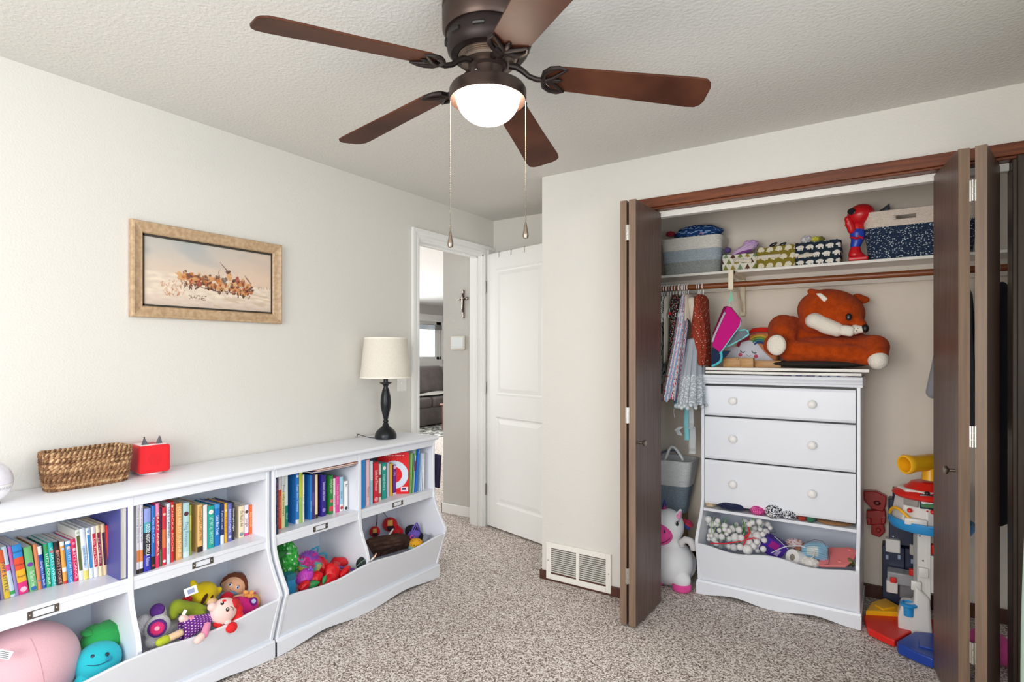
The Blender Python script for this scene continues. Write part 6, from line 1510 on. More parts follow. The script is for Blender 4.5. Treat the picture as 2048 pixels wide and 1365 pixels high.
# ------------------------------------------------------------------ hangers and clothes on the rod
RY, RZ = 3.45, 1.763
def hanger(px, label, col='eceeee', w=.085, rot=0, bulky=False, drop=.0):
    x = at(px, 575, 'y', RY).x
    r = thing('clothes_hanger', label, 'hanger', (x, RY, RZ-.06), 'white hangers on the closet rod')
    m = mat('hanger_plastic_'+col, col, .35)
    R_ = .0205; pts = [V((x, RY+R_*sin(t), RZ+R_*cos(t))) for t in [radians(a) for a in range(-200+70, 95, 15)][::-1]]
    pts = [V((x, RY+R_*sin(radians(a)), RZ+R_*cos(radians(a)))) for a in range(-130, 111, 12)]
    pts += [V((x, RY+.012, RZ-.030)), V((x, RY+.002, RZ-.050)), V((x, RY, RZ-.085))]
    obj('hook', MB().tube(pts, .0026 if not bulky else .0055, 8), m, r)
    z0 = RZ-.085; T = [V((x, RY, z0)), V((x, RY-w*.55, z0-.035)), V((x, RY-w, z0-.085)), V((x, RY-w+.01, z0-.096)), V((x, RY+w-.01, z0-.096)), V((x, RY+w, z0-.085)), V((x, RY+w*.55, z0-.035))]
    obj('arm', MB().tube(T, .003, 8, closed=True), m, r)
    return x
def garment(name, label, cat, x, ztop, zbot, wt, wb, th, colf, m=None, group=None, yc=RY, tilt=0, flare=1.4, nfold=7, fold=.25, res=(120, 90), seed=0, slant=0, parts=None, shoulder=.07, dy=0):
    r = thing(name, label, cat, (x, yc, zbot), group)
    Hh = ztop-zbot
    def f(u, v):       # v = 0 at the top
        if v < shoulder: q = v/shoulder; w = .035+(wt-.035)*q**.7; z = ztop-Hh*(shoulder*q*q)*1.0; t = .012+(th-.012)*q
        else: q = (v-shoulder)/(1-shoulder); w = wt+(wb-wt)*q**flare; z = ztop-Hh*v; t = th*(1+.35*q)
        a = 2*pi*u; fo = 1+fold*min(1, v*1.6)*sin(a*nfold+seed+2*v)*.5+.10*noise.noise(V((cos(a)*2, sin(a)*2+seed, v*3)))
        z += .008*v*sin(a*nfold+seed)
        return (x+t*fo*sin(a)+tilt*v, yc+w*cos(a)*(1+.02*sin(9*v+seed))+slant*max(0, v-shoulder)+dy, z)
    mb = MB(); mb.grid(f, res[0], res[1], wrap=True, colf=colf)
    obj('fabric', mb, m or PC(), r, smooth=180)
    return r, f
def hatch(n, base, cols, seed=0, thr=.25, sc=1):
    def c(u, v):
        b = V((u*n*2, v*n*1.6*sc, seed)); k = noise.noise(b); j = noise.noise(b*1.7+V((5, 9, 2)))
        return cols[int((j+1)*len(cols)*1.7) % len(cols)] if k > thr else base
    return c
def dots(nu, nv, base, cols, rad=.3, sd=1):
    def c(u, v):
        i, j = u*nu, v*nv; jj = int(j); i += .5*(jj % 2); ii = int(i); h = (ii*7349+jj*9151+sd*31) % 97
        ox, oy = ((h % 7)/7-.5)*.4, ((h % 5)/5-.5)*.4
        return cols[h % len(cols)] if ((i % 1)-.5-ox)**2+((j % 1)-.5-oy)**2 < rad*rad*(.5+.5*(h % 3)/2) else base
    return c
def closet_clothes():
    nth = 'first second third fourth fifth sixth seventh eighth ninth tenth'.split()
    for i, X in enumerate((160, 178, 200, 222, 255, 288, 302, 330, 368, 404)): hanger(1290+X/6.606, 'thin white hanger hook, %s from the left door panel' % nth[i])
    hanger(1290+455/6.606, 'chunky white hanger holding the black dotted dress', bulky=True)
    for X, t in ((492, 'nearest to'), (512, 'second from'), (535, 'third from')): hanger(1290+X/6.606, 'thin white hanger hook, %s the chunky white hanger on its right side' % t)
    hanger(1290+565/6.606, 'white hanger with open hook holding the striped dress', w=.075)
    for X, t in ((697, 'white hanger of the rust dress, first of three close hooks'), (720, 'white hanger of the rust dress, middle of three close hooks'), (765, 'white hanger of the rust dress, last of three close hooks')): hanger(1290+X/6.606, t, w=.075)
    X_ = lambda Z: at(1300+Z/4.015, 640, 'y', RY).x
    Zz = lambda Y: at(1370, 560+Y/4.015, 'y', RY).z
    g = 'clothes on the left part of the rod'
    garment('cardigan', 'light grey knitted cardigan, first garment beside the door panel', 'clothes', X_(60), Zz(130), Zz(500), .09, .10, .016, hatch(60, (150, 154, 156), [(128, 132, 136)]), group=g, seed=1)
    garment('dress', 'dark navy long dress at the left end of the rod', 'clothes', X_(45), Zz(150), Zz(930), .09, .12, .014, lambda u, v: (30, 32, 44), group=g, seed=5)
    garment('blouse', 'white blouse with dark green leaf print', 'clothes', X_(112), Zz(125), Zz(350), .09, .10, .018, hatch(15, (222, 226, 220), [(44, 84, 72), (60, 110, 96), (30, 60, 54)], 2, .12), group=g, seed=2)
    garment('dress', 'white dress with scattered dark leaves below the leaf print blouse', 'clothes', X_(90), Zz(160), Zz(830), .08, .10, .015, hatch(13, (222, 226, 224), [(40, 60, 64), (90, 150, 150), (40, 80, 60)], 8, .22), group=g, seed=3)
    garment('cardigan', 'cream long cardigan left of the black dotted dress', 'clothes', X_(150), Zz(130), Zz(660), .085, .09, .012, lambda u, v: (226, 218, 204), group=g, seed=4)
    garment('dress', 'black dress scattered with coloured floral dots', 'clothes', X_(218), Zz(118), Zz(735), .085, .135, .030, dots(44, 42, (26, 30, 36), [(226, 232, 220), (188, 44, 56), (224, 190, 120), (120, 170, 170), (26, 30, 36), (150, 60, 80)], .34), group=g, seed=6, nfold=9)
    r, f = garment('sequin_bow', 'red fabric flower pinned to the black dotted dress', 'brooch', 0, 1, .9, .01, .01, .01, lambda u, v: (0, 0, 0)); 
    for ch in list(r.children): bpy.data.objects.remove(ch)
    c = cC(160, 272, 3.30); r.location = c; q = MB(); disc(q, V((0, 0, 0))+c, (.5, -.85, .1), .010, .010, .004); obj('flower', q, cmat('b5202c', kind='cloth'), r)
    def stripes(u, v):
        k = (u*14) % 1
        if k < .45: return (206, 40, 62) if noise.noise(V((u*95, v*46, 3))) > .14 else ((120, 150, 110) if noise.noise(V((u*80, v*60, 9))) > .34 else (240, 228, 232))
        return (150, 170, 206) if k < .85 else (226, 232, 244)
    x = X_(300)
    garment('dress', 'white dress with red flower stripes and pale blue bands', 'clothes', x-.01, Zz(120), Zz(945), .05, .165, .030, stripes, group=g, seed=7, nfold=8, slant=-.15, flare=1.15, res=(220, 110), tilt=-.03)
    r, f = garment('cardigan', 'beige cardigan with a hanging sleeve over the striped dress', 'clothes', x+.022, Zz(125), Zz(330), .11, .12, .016, lambda u, v: (206, 196, 182), group=g, seed=8)
    q = MB(); q.cap(cC(335, 170, 3.38), cC(388, 540, 3.36), .024, .019); obj('sleeve', q, cmat('d6c9ba', kind='cloth'), r, smooth=180)
    rust = dots(34, 40, (138, 56, 34), [(216, 150, 150), (196, 60, 60), (220, 190, 160), (138, 56, 34), (120, 46, 30)], .26, 3)
    r, f = garment('dress', 'rust brown floral dress with a gathered sleeve', 'clothes', X_(412), Zz(128), Zz(690), .105, .14, .034, rust, group=g, seed=9, nfold=6, fold=.3)
    mb = MB(); 
    A_, B_ = cC(375, 215, 3.36), cC(395, 690, 3.34)
    def slv(u, v): a = 2*pi*u; w = .020+.020*sin(pi*min(1, v*.9)); p = A_.lerp(B_, v); return (p.x+w*cos(a)*(1+.2*sin(3*a)), p.y+w*.8*sin(a), p.z)
    mb.grid(slv, 60, 60, wrap=True, colf=dots(14, 34, (140, 56, 34), [(222, 160, 156), (196, 60, 60), (140, 56, 34)], .3, 5)); obj('sleeve', mb, PC(), r, smooth=180)
    lace = hatch(34, (168, 176, 186), [(222, 228, 234), (206, 214, 222)], 4, .1)
    x = X_(385)
    def lacef(u, v): return lace(u, v) if v > .55 else ((172, 180, 190) if int(u*60) % 2 else (164, 172, 183))
    r, f = garment('tulle_dress', 'grey tulle dress with white lace hem in front of the chest', 'clothes', x, Zz(470), Zz(985), .10, .185, .042, lacef, mat('grey_tulle_print', 'ffffff', .9) if False else PC(), group=g, seed=10, nfold=12, fold=.5, slant=-.10, res=(220, 110), shoulder=.03, dy=-.04)
    mb = MB()
    for k in range(26):
        p = V(f(k/26, .985)); mb.ell(p+V((0, 0, -.004)), (.011, .014, .012), nu=8, nv=6)
    o = obj('lace_scallops', mb, cmat('c9d0d6', kind='cloth'), r, smooth=180); o['kind'] = 'stuff'
    hanger(1290+1130/6.606, 'white hanger with a mint tag holding the magenta vest', w=.06)
    # mint tag and magenta vest
    c = cC(640, 150, RY-.01); r = thing('hanger_tag', 'mint green paper tag hung on the vest hanger', 'tag', c)
    a, b, d = cC(652, 88, RY-.01), cC(624, 195, RY-.01), cC(668, 160, RY-.01); obj('paper', MB().prism([(a.x, a.z), (b.x, b.z), (d.x, d.z)], 'y', RY-.0115, RY-.010), cmat('7fc9ac', .6), r)
    mg = cmat('b3147a', kind='cloth'); pk = cmat('c4177f', kind='cloth'); tl = cmat('86d3d6', kind='cloth'); gy = cmat('6f7d84', kind='cloth')
    c = cC(610, 400, RY-.06); s = S(c)/4.015
    r = thing('swim_vest', 'magenta padded vest with aqua piping hanging over the boards', 'vest', c)
    def slab(pts, y, t, m, name, bev=.008):
        q = [cC(X, Y, y) for X, Y in pts]; return obj(name, MB().prism([(p.x, p.z) for p in q], 'y', y, y+t), m, r, bevel=bev, seg=3)
    slab([(640, 212), (725, 318), (718, 370), (560, 585), (495, 535), (500, 470), (590, 262), (615, 215)], RY-.085, .045, pk, 'front_panel')
    slab([(590, 215), (625, 210), (605, 262), (520, 420), (510, 450), (500, 430)], RY-.045, .03, cmat('7a1248', kind='cloth'), 'inner_panel', .004)
    q = MB(); q.tube([cC(X, Y, RY-.092) for X, Y in ((602, 262), (560, 350), (520, 440), (500, 500))], .006, 6); obj('grey_stripe', q, cmat('bdb4c0', kind='cloth'), r)
    q = MB(); q.tube([cC(X, Y, RY-.075) for X, Y in ((722, 320), (722, 368), (640, 480), (562, 590), (540, 640))], .0045, 8); obj('piping', q, tl, r)
    q = MB(); q.tube([cC(X, Y, RY-.02) for X, Y in ((590, 545), (650, 520), (740, 470), (790, 440), (785, 412), (755, 402), (700, 412), (640, 460))], .007, 8); obj('piping', q, tl, r)
    slab([(590, 540), (700, 415), (770, 405), (788, 430), (740, 470), (640, 520)], RY-.03, .02, gy, 'back_panel', .004)
    slab([(495, 540), (560, 590), (590, 570), (640, 570), (600, 620), (530, 670), (490, 690), (488, 600)], RY-.08, .04, cmat('20304e', kind='cloth'), 'dark_hem', .006)
    q = MB(); q.tube([cC(X, Y, RY-.09) for X, Y in ((570, 575), (575, 620), (565, 655), (530, 680), (498, 692))], .007, 8); obj('strap', q, cmat('4fc4d0', kind='cloth'), r)
    # aqua ribbons and tulle hanging lower
    r = thing('tulle_ribbon', 'aqua ribbons and white tulle hanging below the dresses', 'ribbon', cC(290, 1100, 3.42))
    def rib(pts, w, m, name, y=3.42):
        P_ = [cC(X, Y, y) for X, Y in pts]; mb = MB()
        mb.grid(lambda u, v: tuple(P_[min(len(P_)-2, int(v*(len(P_)-1)))].lerp(P_[min(len(P_)-2, int(v*(len(P_)-1)))+1], v*(len(P_)-1)-min(len(P_)-2, int(v*(len(P_)-1))))+V(((u-.5)*w, .006*sin(v*9), 0))), 3, 24); obj(name, mb, m, r, smooth=180, solid=.001)
    aq = cmat('86cfd8', kind='cloth'); tu = mat('white_tulle', 'dfe4e8', .9, alpha=.55)
    rib([(225, 960), (225, 1035)], .055, aq, 'ribbon'); rib([(292, 985), (292, 1290)], .028, aq, 'ribbon'); rib([(320, 990), (335, 1140), (325, 1200)], .03, tu, 'tulle', 3.41); rib([(330, 1190), (250, 1180), (215, 1210), (240, 1250)], .03, tu, 'tulle', 3.40); rib([(335, 1180), (340, 1340), (335, 1400)], .04, tu, 'tulle', 3.43); rib([(190, 1020), (195, 1105)], .006, cmat('cfc6cc', kind='cloth'), 'thread')
    # the grey sleeve and dark coats at the right part of the rod
    xr = at(1866, 800, 'y', RY).x
    r, f = garment('jacket', 'grey wool jacket half hidden by the right door panels', 'clothes', xr+.10, RZ-.07, at(1866, 1010, 'y', RY).z*0+1.02, .16, .19, .05, lambda u, v: (112, 112, 118), seed=3, group='clothes on the right part of the rod')
    q = MB(); q.cap(V((xr+.075, 3.36, 1.58)), V((xr-.004, 3.33, 1.185)), .040, .030); obj('sleeve', q, cmat('85868c', kind='cloth'), r, smooth=180)
    garment('coat', 'black coat hanging behind the right door panels', 'clothes', 3.10, RZ-.07, .62, .17, .20, .04, lambda u, v: (22, 22, 28), seed=5, group='clothes on the right part of the rod')
    garment('coat', 'dark navy coat at the far right of the rod', 'clothes', 3.24, RZ-.07, .55, .17, .20, .05, lambda u, v: (20, 24, 36), seed=6, group='clothes on the right part of the rod')
    for px, x in ((1, xr+.10), (2, 3.10), (3, 3.24)):
        q = at(1900, 575, 'y', RY); pxx = 1024+F_PX*((V((x, RY, RZ))-CAM).dot(_rt))/depth(V((x, RY, RZ))); hanger(pxx, ('white hanger of the grey wool jacket', 'white hanger of the black coat', 'white hanger of the dark navy coat')[px-1])
closet_clothes()
# ------------------------------------------------------------------ on top of the chest
BT = 1.2885
def fox():
    y = 3.52; c = cD(1300, 750, y); s = S(c)/5.12
    r = thing('fox_plush_chair', 'big rust orange fox plush chair lying on top of the chest', 'plush toy', (c.x, y, BT))
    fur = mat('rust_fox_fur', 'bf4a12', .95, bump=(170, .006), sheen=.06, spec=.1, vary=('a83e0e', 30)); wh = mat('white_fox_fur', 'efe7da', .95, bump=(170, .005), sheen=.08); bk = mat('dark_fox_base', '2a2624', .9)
    b = MB()
    # seat: front roll, back and middle
    b.cap(cD(870, 705, 3.47), cD(1700, 770, 3.47), 92*s, 90*s).cap(cD(900, 770, 3.48), cD(1640, 810, 3.48), 72*s, 66*s)
    b.cap(cD(900, 600, 3.60), cD(1600, 640, 3.62), 120*s, 110*s).ell(cD(1300, 690, 3.56), (480*s, .10, 110*s)).ell(cD(1230, 480, 3.66), (260*s, .07, 170*s))
    # left leg raised, right leg lying
    b.cap(cD(850, 500, 3.56), cD(840, 560, 3.50), 155*s, 140*s).cap(cD(930, 480, 3.60), cD(800, 640, 3.46), 120*s, 112*s).cap(cD(790, 650, 3.46), cD(770, 668, 3.425), 122*s, 118*s)
    b.cap(cD(1640, 680, 3.58), cD(1800, 690, 3.50), 120*s, 122*s).cap(cD(1790, 690, 3.50), cD(1810, 770, 3.44), 124*s, 100*s).cap(cD(1720, 790, 3.46), cD(1700, 830, 3.45), 70*s, 50*s)
    obj('body', b, fur, r, smooth=180, remesh=.009, it=0) if False else obj('body', b, fur, r, smooth=180, remesh=.009, smit=5)
    h = MB()
    h.ell(cD(1335, 330, 3.60), (318*s, .135, 238*s), Matrix.Rotation(radians(12), 3, 'Y'), 32, 20).ell(cD(1180, 400, 3.60), (160*s, .12, 170*s)).ell(cD(1480, 350, 3.56), (180*s, .11, 180*s))
    h.cap(cD(1540, 400, 3.53), cD(1650, 455, 3.49), 95*s, 52*s)
    obj('head', h, fur, r, smooth=180, remesh=.009, smit=5)
    def earf(tip, bl, br_, y, inner):
        T, L, R_ = cD(*tip, y), cD(*bl, y), cD(*br_, y); m = (L+R_)/2
        q = MB(); q.cap(m.lerp(T, .1), T.lerp(m, .18), (L-R_).length*.42, .018).ell(m, ((L-R_).length*.5, .03, (L-R_).length*.3)); e = obj('ear', q, fur, r, smooth=180, remesh=.008, smit=4)
        if inner:
            P_ = [cD(X, Y, y-.055) for X, Y in inner]; obj('ear_lining', MB().prism([(p.x, p.z) for p in P_], 'y', y-.060, y-.03), wh, e, bevel=.006, seg=3)
    earf((1112, 104), (1120, 240), (1330, 130), 3.535, ((1183, 140), (1240, 136), (1310, 190), (1276, 236)))
    earf((1725, 205), (1570, 130), (1640, 275), 3.640, None)
    q = MB(); q.ell(cD(1640, 212, 3.635), (22*s, .012, 24*s)); obj('ear_lining', q, wh, r, smooth=180)
    q = MB(); q.cap(cD(1170, 420, 3.475), cD(1400, 510, 3.475), 80*s, 74*s).ell(cD(1180, 420, 3.485), (98*s, .04, 82*s)).ell(cD(1300, 480, 3.475), (130*s, .04, 78*s), Matrix.Rotation(radians(22), 3, 'Y'))
    obj('cheek', q, wh, r, smooth=180, remesh=.008, smit=4)
    q = MB(); q.rbox(-62*s, 62*s, -.028, .028, -52*s, 52*s, .018, 4, Matrix.Translation(cD(1508, 522, 3.465)) @ Matrix.Rotation(radians(12), 4, 'Y')); obj('chin', q, wh, r)
    q = MB(); q.cap(cD(1590, 510, 3.475), cD(1655, 508, 3.465), 50*s, 34*s); obj('muzzle', q, wh, r, smooth=180)
    for X, Y in ((1580, 498), (1617, 498), (1602, 522)): q = MB(); disc(q, cD(X, Y, 3.4495), (0, -1, 0), 5*s, 5*s, .001, k=8); obj('whisker_dot', q, cmat('3a2a26', .5), r)
    q = MB(); q.ell(cD(1692, 498, 3.462), (34*s, .02, 42*s)); obj('nose', q, mat('fox_nose', '191414', .4), r, smooth=180)
    q = MB(); q.ell(cD(1522, 381, 3.440), (27*s, .008, 36*s)); obj('eye', q, mat('fox_eye', '140f10', .3), r, smooth=180)
    q = MB(); disc(q, cD(780, 668, 3.352), V((-.10, -1, .02)), 92*s, 106*s, .014); obj('sole', q, wh, r, smooth=180)
    q = MB(); q.ell(cD(1825, 822, 3.425), (88*s, .05, 92*s), nu=28, nv=18); obj('foot', q, wh, r, smooth=180)
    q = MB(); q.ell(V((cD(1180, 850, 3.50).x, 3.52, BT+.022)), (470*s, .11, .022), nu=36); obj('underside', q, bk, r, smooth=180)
fox()
def chest_top():
    y = 3.62; s = S(cD(480, 760, y))/5.12
    # cloud picture with sleeping face and rainbow
    r = thing('cloud_plaque', 'white cloud plaque with sleeping face and rosy cheeks behind the fox chair', 'plaque', (cD(500, 850, y).x, y, BT))
    cl = mat('cloud_print', 'dcdde6', .6); out = [(255, 870), (270, 730), (300, 690), (370, 680), (400, 690), (420, 640), (500, 618), (580, 640), (620, 690), (680, 760), (760, 830), (790, 880)]
    obj('cloud', MB().prism([(p.x, p.z) for p in [cD(X, Y, y) for X, Y in out]], 'y', y, y+.015), cl, r, bevel=.004)
    back = [(360, 700), (390, 640), (470, 560), (560, 550), (660, 600), (700, 700)]
    obj('backing', MB().prism([(p.x, p.z) for p in [cD(X, Y, y+.02) for X, Y in back]], 'y', y+.0155, y+.02), cmat('a31834', .6), r)
    for k, (c, ra) in enumerate((('d9b33a', 150), ('7aa648', 128), ('3a8f8a', 106), ('2f4d8a', 84))):
        q = MB(); q.tube([cD(610+ra*cos(t), 730-ra*1.05*sin(t), y+.006-.001*k) for t in [radians(60+70*i/12) for i in range(13)]], 11*s, 6); obj('rainbow_band', q, cmat(c, .6), r)
    for pts in (((415, 725), (425, 742), (445, 745), (460, 735)), ((530, 730), (545, 748), (562, 752), (578, 745))): obj('eyelash', MB().tube([cD(X, Y, y-.001) for X, Y in pts], 4.5*s, 6), cmat('1f1a1c', .5), r)
    obj('mouth', MB().tube([cD(X, Y, y-.0005) for X, Y in ((478, 765), (490, 780), (505, 783), (520, 772))], 2*s, 6), cmat('8a6a72', .5), r)
    for X, Y in ((413, 768), (572, 784)): q = MB(); disc(q, cD(X, Y, y), (0, -1, 0), 20*s, 20*s, .002); obj('cheek', q, cmat('d8496a', .6), r)
    q = MB(); q.tube([cD(X, Y, 3.66) for X, Y in ((505, 545), (540, 520), (620, 512), (720, 515))], [12*s, 22*s, 26*s, 26*s], 10); r2 = thing('soft_toy', 'red cushion edge showing between cloud plaque and fox chair', 'cushion', (cD(600, 530, 3.66).x, 3.66, cD(600, 560, 3.66).z)); obj('edge', q, cmat('d42a1c', kind='cloth'), r2, smooth=180)
    q = MB(); q.rbox(cD(505, 575, 3.665).x, cD(800, 575, 3.665).x, 3.63, 3.70, BT+.001, cD(600, 548, 3.66).z, .02); obj('filling', q, cmat('d98a5a', kind='cloth'), r2)
    # wooden pieces
    wd = mat('pale_wood', 'c79a66', .5, vary=('b08350', 6, (2, 12, 12)))
    def plank(X0, X1, Yt, y0, d, label, w=.0):
        a, b = cD(X0, Yt, y0), cD(X1, Yt, y0); r = thing('wooden_block', label, 'wooden toy', ((a.x+b.x)/2, y0, BT)); obj('block', MB().rbox(a.x, b.x, y0, y0+d, BT, a.z, .003, 2), wd, r)
        return r
    plank(235, 420, 800, 3.44, .03, 'pale wooden block left of the taller one on the boards')
    r = plank(418, 545, 800, 3.415, .045, 'short wooden block with a round peg on the boards'); q = MB(); q.lathe([(.006, 0), (.006, .012), (.001, .014)], cD(385, 815, 3.43), 10); obj('peg', q, wd, r)
    plank(560, 830, 828, 3.46, .05, 'long low wooden block under the fox foot')
chest_top()
# ------------------------------------------------------------------ on the shelf and in the bin of the chest
def chest_bin():
    s = S(cF(800, 200, 3.42))/5.054; ZS = .4765
    def lump(X0, X1, Yc, hh, y, m, label, cat='clothes', seed=1, colf=None, d=.09, name='folded_garment'):
        a, b = cF(X0, Yc, y), cF(X1, Yc, y); r = thing(name, label, cat, ((a.x+b.x)/2, y, ZS)); cloth_bundle(r, 'cloth', V(((a.x+b.x)/2, y, max(a.z, ZS+hh*s*1.15))), ((b.x-a.x)/2, d, hh*s*1.45), m, seed, .14, colf); return r
    lump(115, 240, 85, 26, 3.46, cmat('c9b59a', kind='cloth'), 'beige cloth at the left end of the open shelf under the drawers')
    lump(225, 560, 105, 40, 3.45, cmat('232a4a', kind='cloth'), 'dark navy garment on the open shelf under the drawers', seed=2)
    lump(565, 730, 150, 36, 3.43, PC(), 'magenta checked garment on the open shelf under the drawers', seed=3, colf=lambda x, y, z: (222, 60, 150) if (x*5) % 1 < .5 else ((150, 40, 120) if (z*4) % 1 < .4 else (236, 130, 180)))
    zb = lambda x, y, z: (40, 44, 62) if (z*6+x*9+noise.noise(V((x*3, z*3, 2)))*4) % 1 < .5 else (234, 234, 238)
    lump(715, 900, 185, 48, 3.41, PC(), 'black and white striped garment drooping over the open shelf', seed=4, colf=zb)
    lump(880, 1050, 190, 36, 3.43, PC(), 'black and white striped sleeve right of the drooping garment', seed=5, colf=zb)
    lump(1045, 1150, 200, 18, 3.46, cmat('b8341f', kind='cloth'), 'orange red scrap beside the striped sleeve', seed=6); lump(1135, 1230, 205, 20, 3.45, cmat('2f7a58', kind='cloth'), 'dark green scrap at the right of the open shelf', seed=7); lump(1230, 1600, 240, 12, 3.47, cmat('a8794a', kind='cloth'), 'flat brown cloth at the right of the open shelf', seed=8)
    # pompom garland: white balls on green and red stems
    r = thing('pompom_garland', 'bunch of white pompom picks with green stems filling the left of the chest bin', 'garland', (cF(400, 400, 3.45).x, 3.45, .09))
    pm = mat('white_pompom', 'e6e4e4', .9, bump=(260, .003), sheen=.3)
    rg = random.Random(21); got = []
    key = [(135, 200, 30), (118, 240, 22), (170, 245, 30), (220, 245, 30), (300, 265, 26), (165, 320, 30), (210, 370, 34), (270, 375, 28), (380, 295, 30), (445, 305, 28), (345, 315, 22), (320, 345, 20), (410, 385, 40), (465, 385, 28), (510, 225, 28), (580, 230, 24), (550, 250, 24), (650, 225, 26), (605, 290, 26), (715, 330, 32), (590, 330, 22), (630, 375, 44), (685, 350, 22), (700, 410, 24), (545, 430, 34), (625, 425, 24), (650, 465, 44), (590, 470, 30), (530, 505, 42), (395, 485, 32), (455, 480, 28), (345, 475, 24), (215, 445, 24), (140, 365, 20), (245, 310, 20), (190, 400, 26), (300, 300, 22), (760, 285, 18), (735, 250, 24), (690, 500, 26), (630, 510, 24), (230, 215, 24), (255, 315, 22), (480, 345, 20), (565, 370, 24), (505, 270, 20), (140, 400, 18), (350, 395, 24), (165, 365, 18), (660, 300, 20)]
    for i, (X, Y, rad) in enumerate(key):
        y = 3.40+.10*rg.random()-.09*(Y-200)/330; p = cF(X, Y, y); got.append(p); q = MB(); q.ell(p, rad*s*1.22, nu=12, nv=8); obj('pompom', q, pm, r, smooth=180)
    for k in range(70):
        X, Y = rg.uniform(110, 700), rg.uniform(240, 480); y = 3.50+.05*rg.random(); q = MB(); q.ell(cF(X, Y, y), rg.uniform(20, 34)*s, nu=10, nv=7); obj('pompom', q, pm, r, smooth=180)
    for k in range(16):
        X = rg.uniform(130, 640); q = MB(); a, b = cF(X, rg.uniform(170, 260), 3.40), cF(X+rg.uniform(-80, 80), rg.uniform(330, 460), 3.44); q.tube([a, a.lerp(b, .5)+V((rg.uniform(-.02, .02), 0, .01)), b], .0017, 5); obj('stem', q, cmat(rg.choice(['4f9a3c', '3f7a3a', '8ac05a']), .5), r)
    rdm = cmat('d61f33', .5)
    for pts in (((150, 440), (300, 445), (440, 425), (520, 405), (600, 385)), ((540, 280), (550, 340), (500, 440), (470, 500)), ((560, 330), (520, 360), (490, 400)), ((600, 390), (640, 400))):
        q = MB(); q.tube([cF(X, Y, 3.375-.0002*(Y-300)) for X, Y in pts], .0034, 6); obj('red_stem', q, rdm, r)
    # purple box
    c = cF(800, 470, 3.43); r = thing('toy_box', 'purple and magenta card box behind the pompoms', 'box', (c.x, 3.43, .09))
    M = Matrix.Translation(c) @ Matrix.Rotation(radians(32), 4, 'Y') @ Matrix.Rotation(radians(20), 4, 'Z'); obj('carton', MB().rbox(-120*s, 100*s, -.03, .04, -95*s, 75*s, .002, 1, M), cmat('4a2a9a', .35), r)
    obj('window', MB().box(-70*s, 20*s, -.0312, -.0295, -10*s, 60*s, M), cmat('a21f86', .3), r); obj('label', MB().box(20*s, 60*s, -.0314, -.0295, -60*s, 10*s, M), cmat('b9a6d8', .4), r)
    # grey cable and its headphones
    r = thing('cable', 'pale grey cable looping across the chest bin', 'cable', cF(900, 500, 3.37))
    obj('wire', MB().tube([cF(X, Y, 3.37) for X, Y in ((770, 540), (850, 500), (920, 472), (1000, 466), (1070, 470), (1120, 485))], .0026, 8), cmat('d6d6da', .4), r); obj('wire', MB().tube([cF(X, Y, 3.39) for X, Y in ((800, 370), (860, 420), (910, 470), (940, 500))], .0018, 6), cmat('c4c6ce', .4), r); obj('wire', MB().tube([cF(X, Y, 3.45) for X, Y in ((740, 330), (820, 330), (800, 300), (760, 300))], .0012, 6), cmat('4a4a52', .4), r)
    # white roll
    c = cF(1010, 590, 3.375); r = thing('tape_roll', 'white paper roll lying against the bin front of the chest', 'roll', (c.x, c.y, .09)); d = V((-.55, -.75, .30)).normalized(); M = place(c, d)
    obj('roll', MB().lathe([(30*s, -.05), (78*s, -.05), (80*s, -.0), (78*s, .02), (32*s, .02), (30*s, -.05)], (0, 0, 0), 32, M=M, cap=False), cmat('eae8e6', .7), r); obj('core', MB().lathe([(30*s, -.03), (31*s, .018)], (0, 0, 0), 24, M=M), cmat('8a8478', .8), r)
    # printed paper cup behind, brown pieces
    c = cF(1010, 445, 3.50); r = thing('paper_cup', 'crumpled patterned paper bag at the back of the chest bin', 'bag', (c.x, c.y, .09)); cloth_bundle(r, 'paper', c, (85*s, .03, 50*s), PC(), 3, .2, lambda x, y, z: (210, 196, 204) if noise.noise(V((x*4, z*5, 1))) < .2 else (196, 120, 90)); cloth_bundle(r, 'paper_end', cF(1060, 540, 3.46), (55*s, .03, 60*s), cmat('b87a5c', kind='cloth'), 4)
    # pale blue face mask, pleated
    c = cF(1215, 520, 3.385); r = thing('face_mask', 'pale blue pleated face mask with elastic loop in the chest bin', 'mask', (c.x, c.y, .09))
    mb = MB()
    def fm(u, v):
        X = 1075+270*u; Y = (430+90*(2*u-1)**2*.5)*(1-v)+(560+70*u)*v
        p = cF(X, Y, 3.40-.05*sin(pi*u)*sin(pi*v)); k = .004*(1 if (v*7) % 1 < .5 else -1); return (p.x, p.y+k, p.z)
    mb.grid(fm, 24, 56, colf=lambda u, v: (206, 216, 216) if .2 < u < .62 and .25 < v < .85 else (150, 196, 220)); obj('fabric', mb, PC(), r, smooth=60, solid=.002)
    obj('ear_loop', MB().tube([cF(X, Y, 3.36) for X, Y in ((1130, 430), (1210, 402), (1290, 420), (1345, 500), (1362, 590), (1350, 655), (1270, 660))], .0015, 6), cmat('3e4a58', .5), r); obj('ear_loop', MB().tube([cF(X, Y, 3.345) for X, Y in ((1195, 500), (1210, 525), (1200, 570), (1170, 600))], .0016, 6), cmat('e8d9c8', .5), r)
    # white cup rim in front
    c = cF(1165, 635, 3.37); r = thing('crumpled_tissue', 'crumpled white tissue beside the pale blue mask', 'tissue', (c.x, c.y, .09)); cloth_bundle(r, 'paper', c, (75*s, .03, 45*s), cmat('e4e0da', kind='cloth'), 5, .3)
    # pink plastic lid
    r = thing('plastic_lid', 'coral pink plastic tray leaning in the right of the chest bin', 'tray', cF(1450, 580, 3.43))
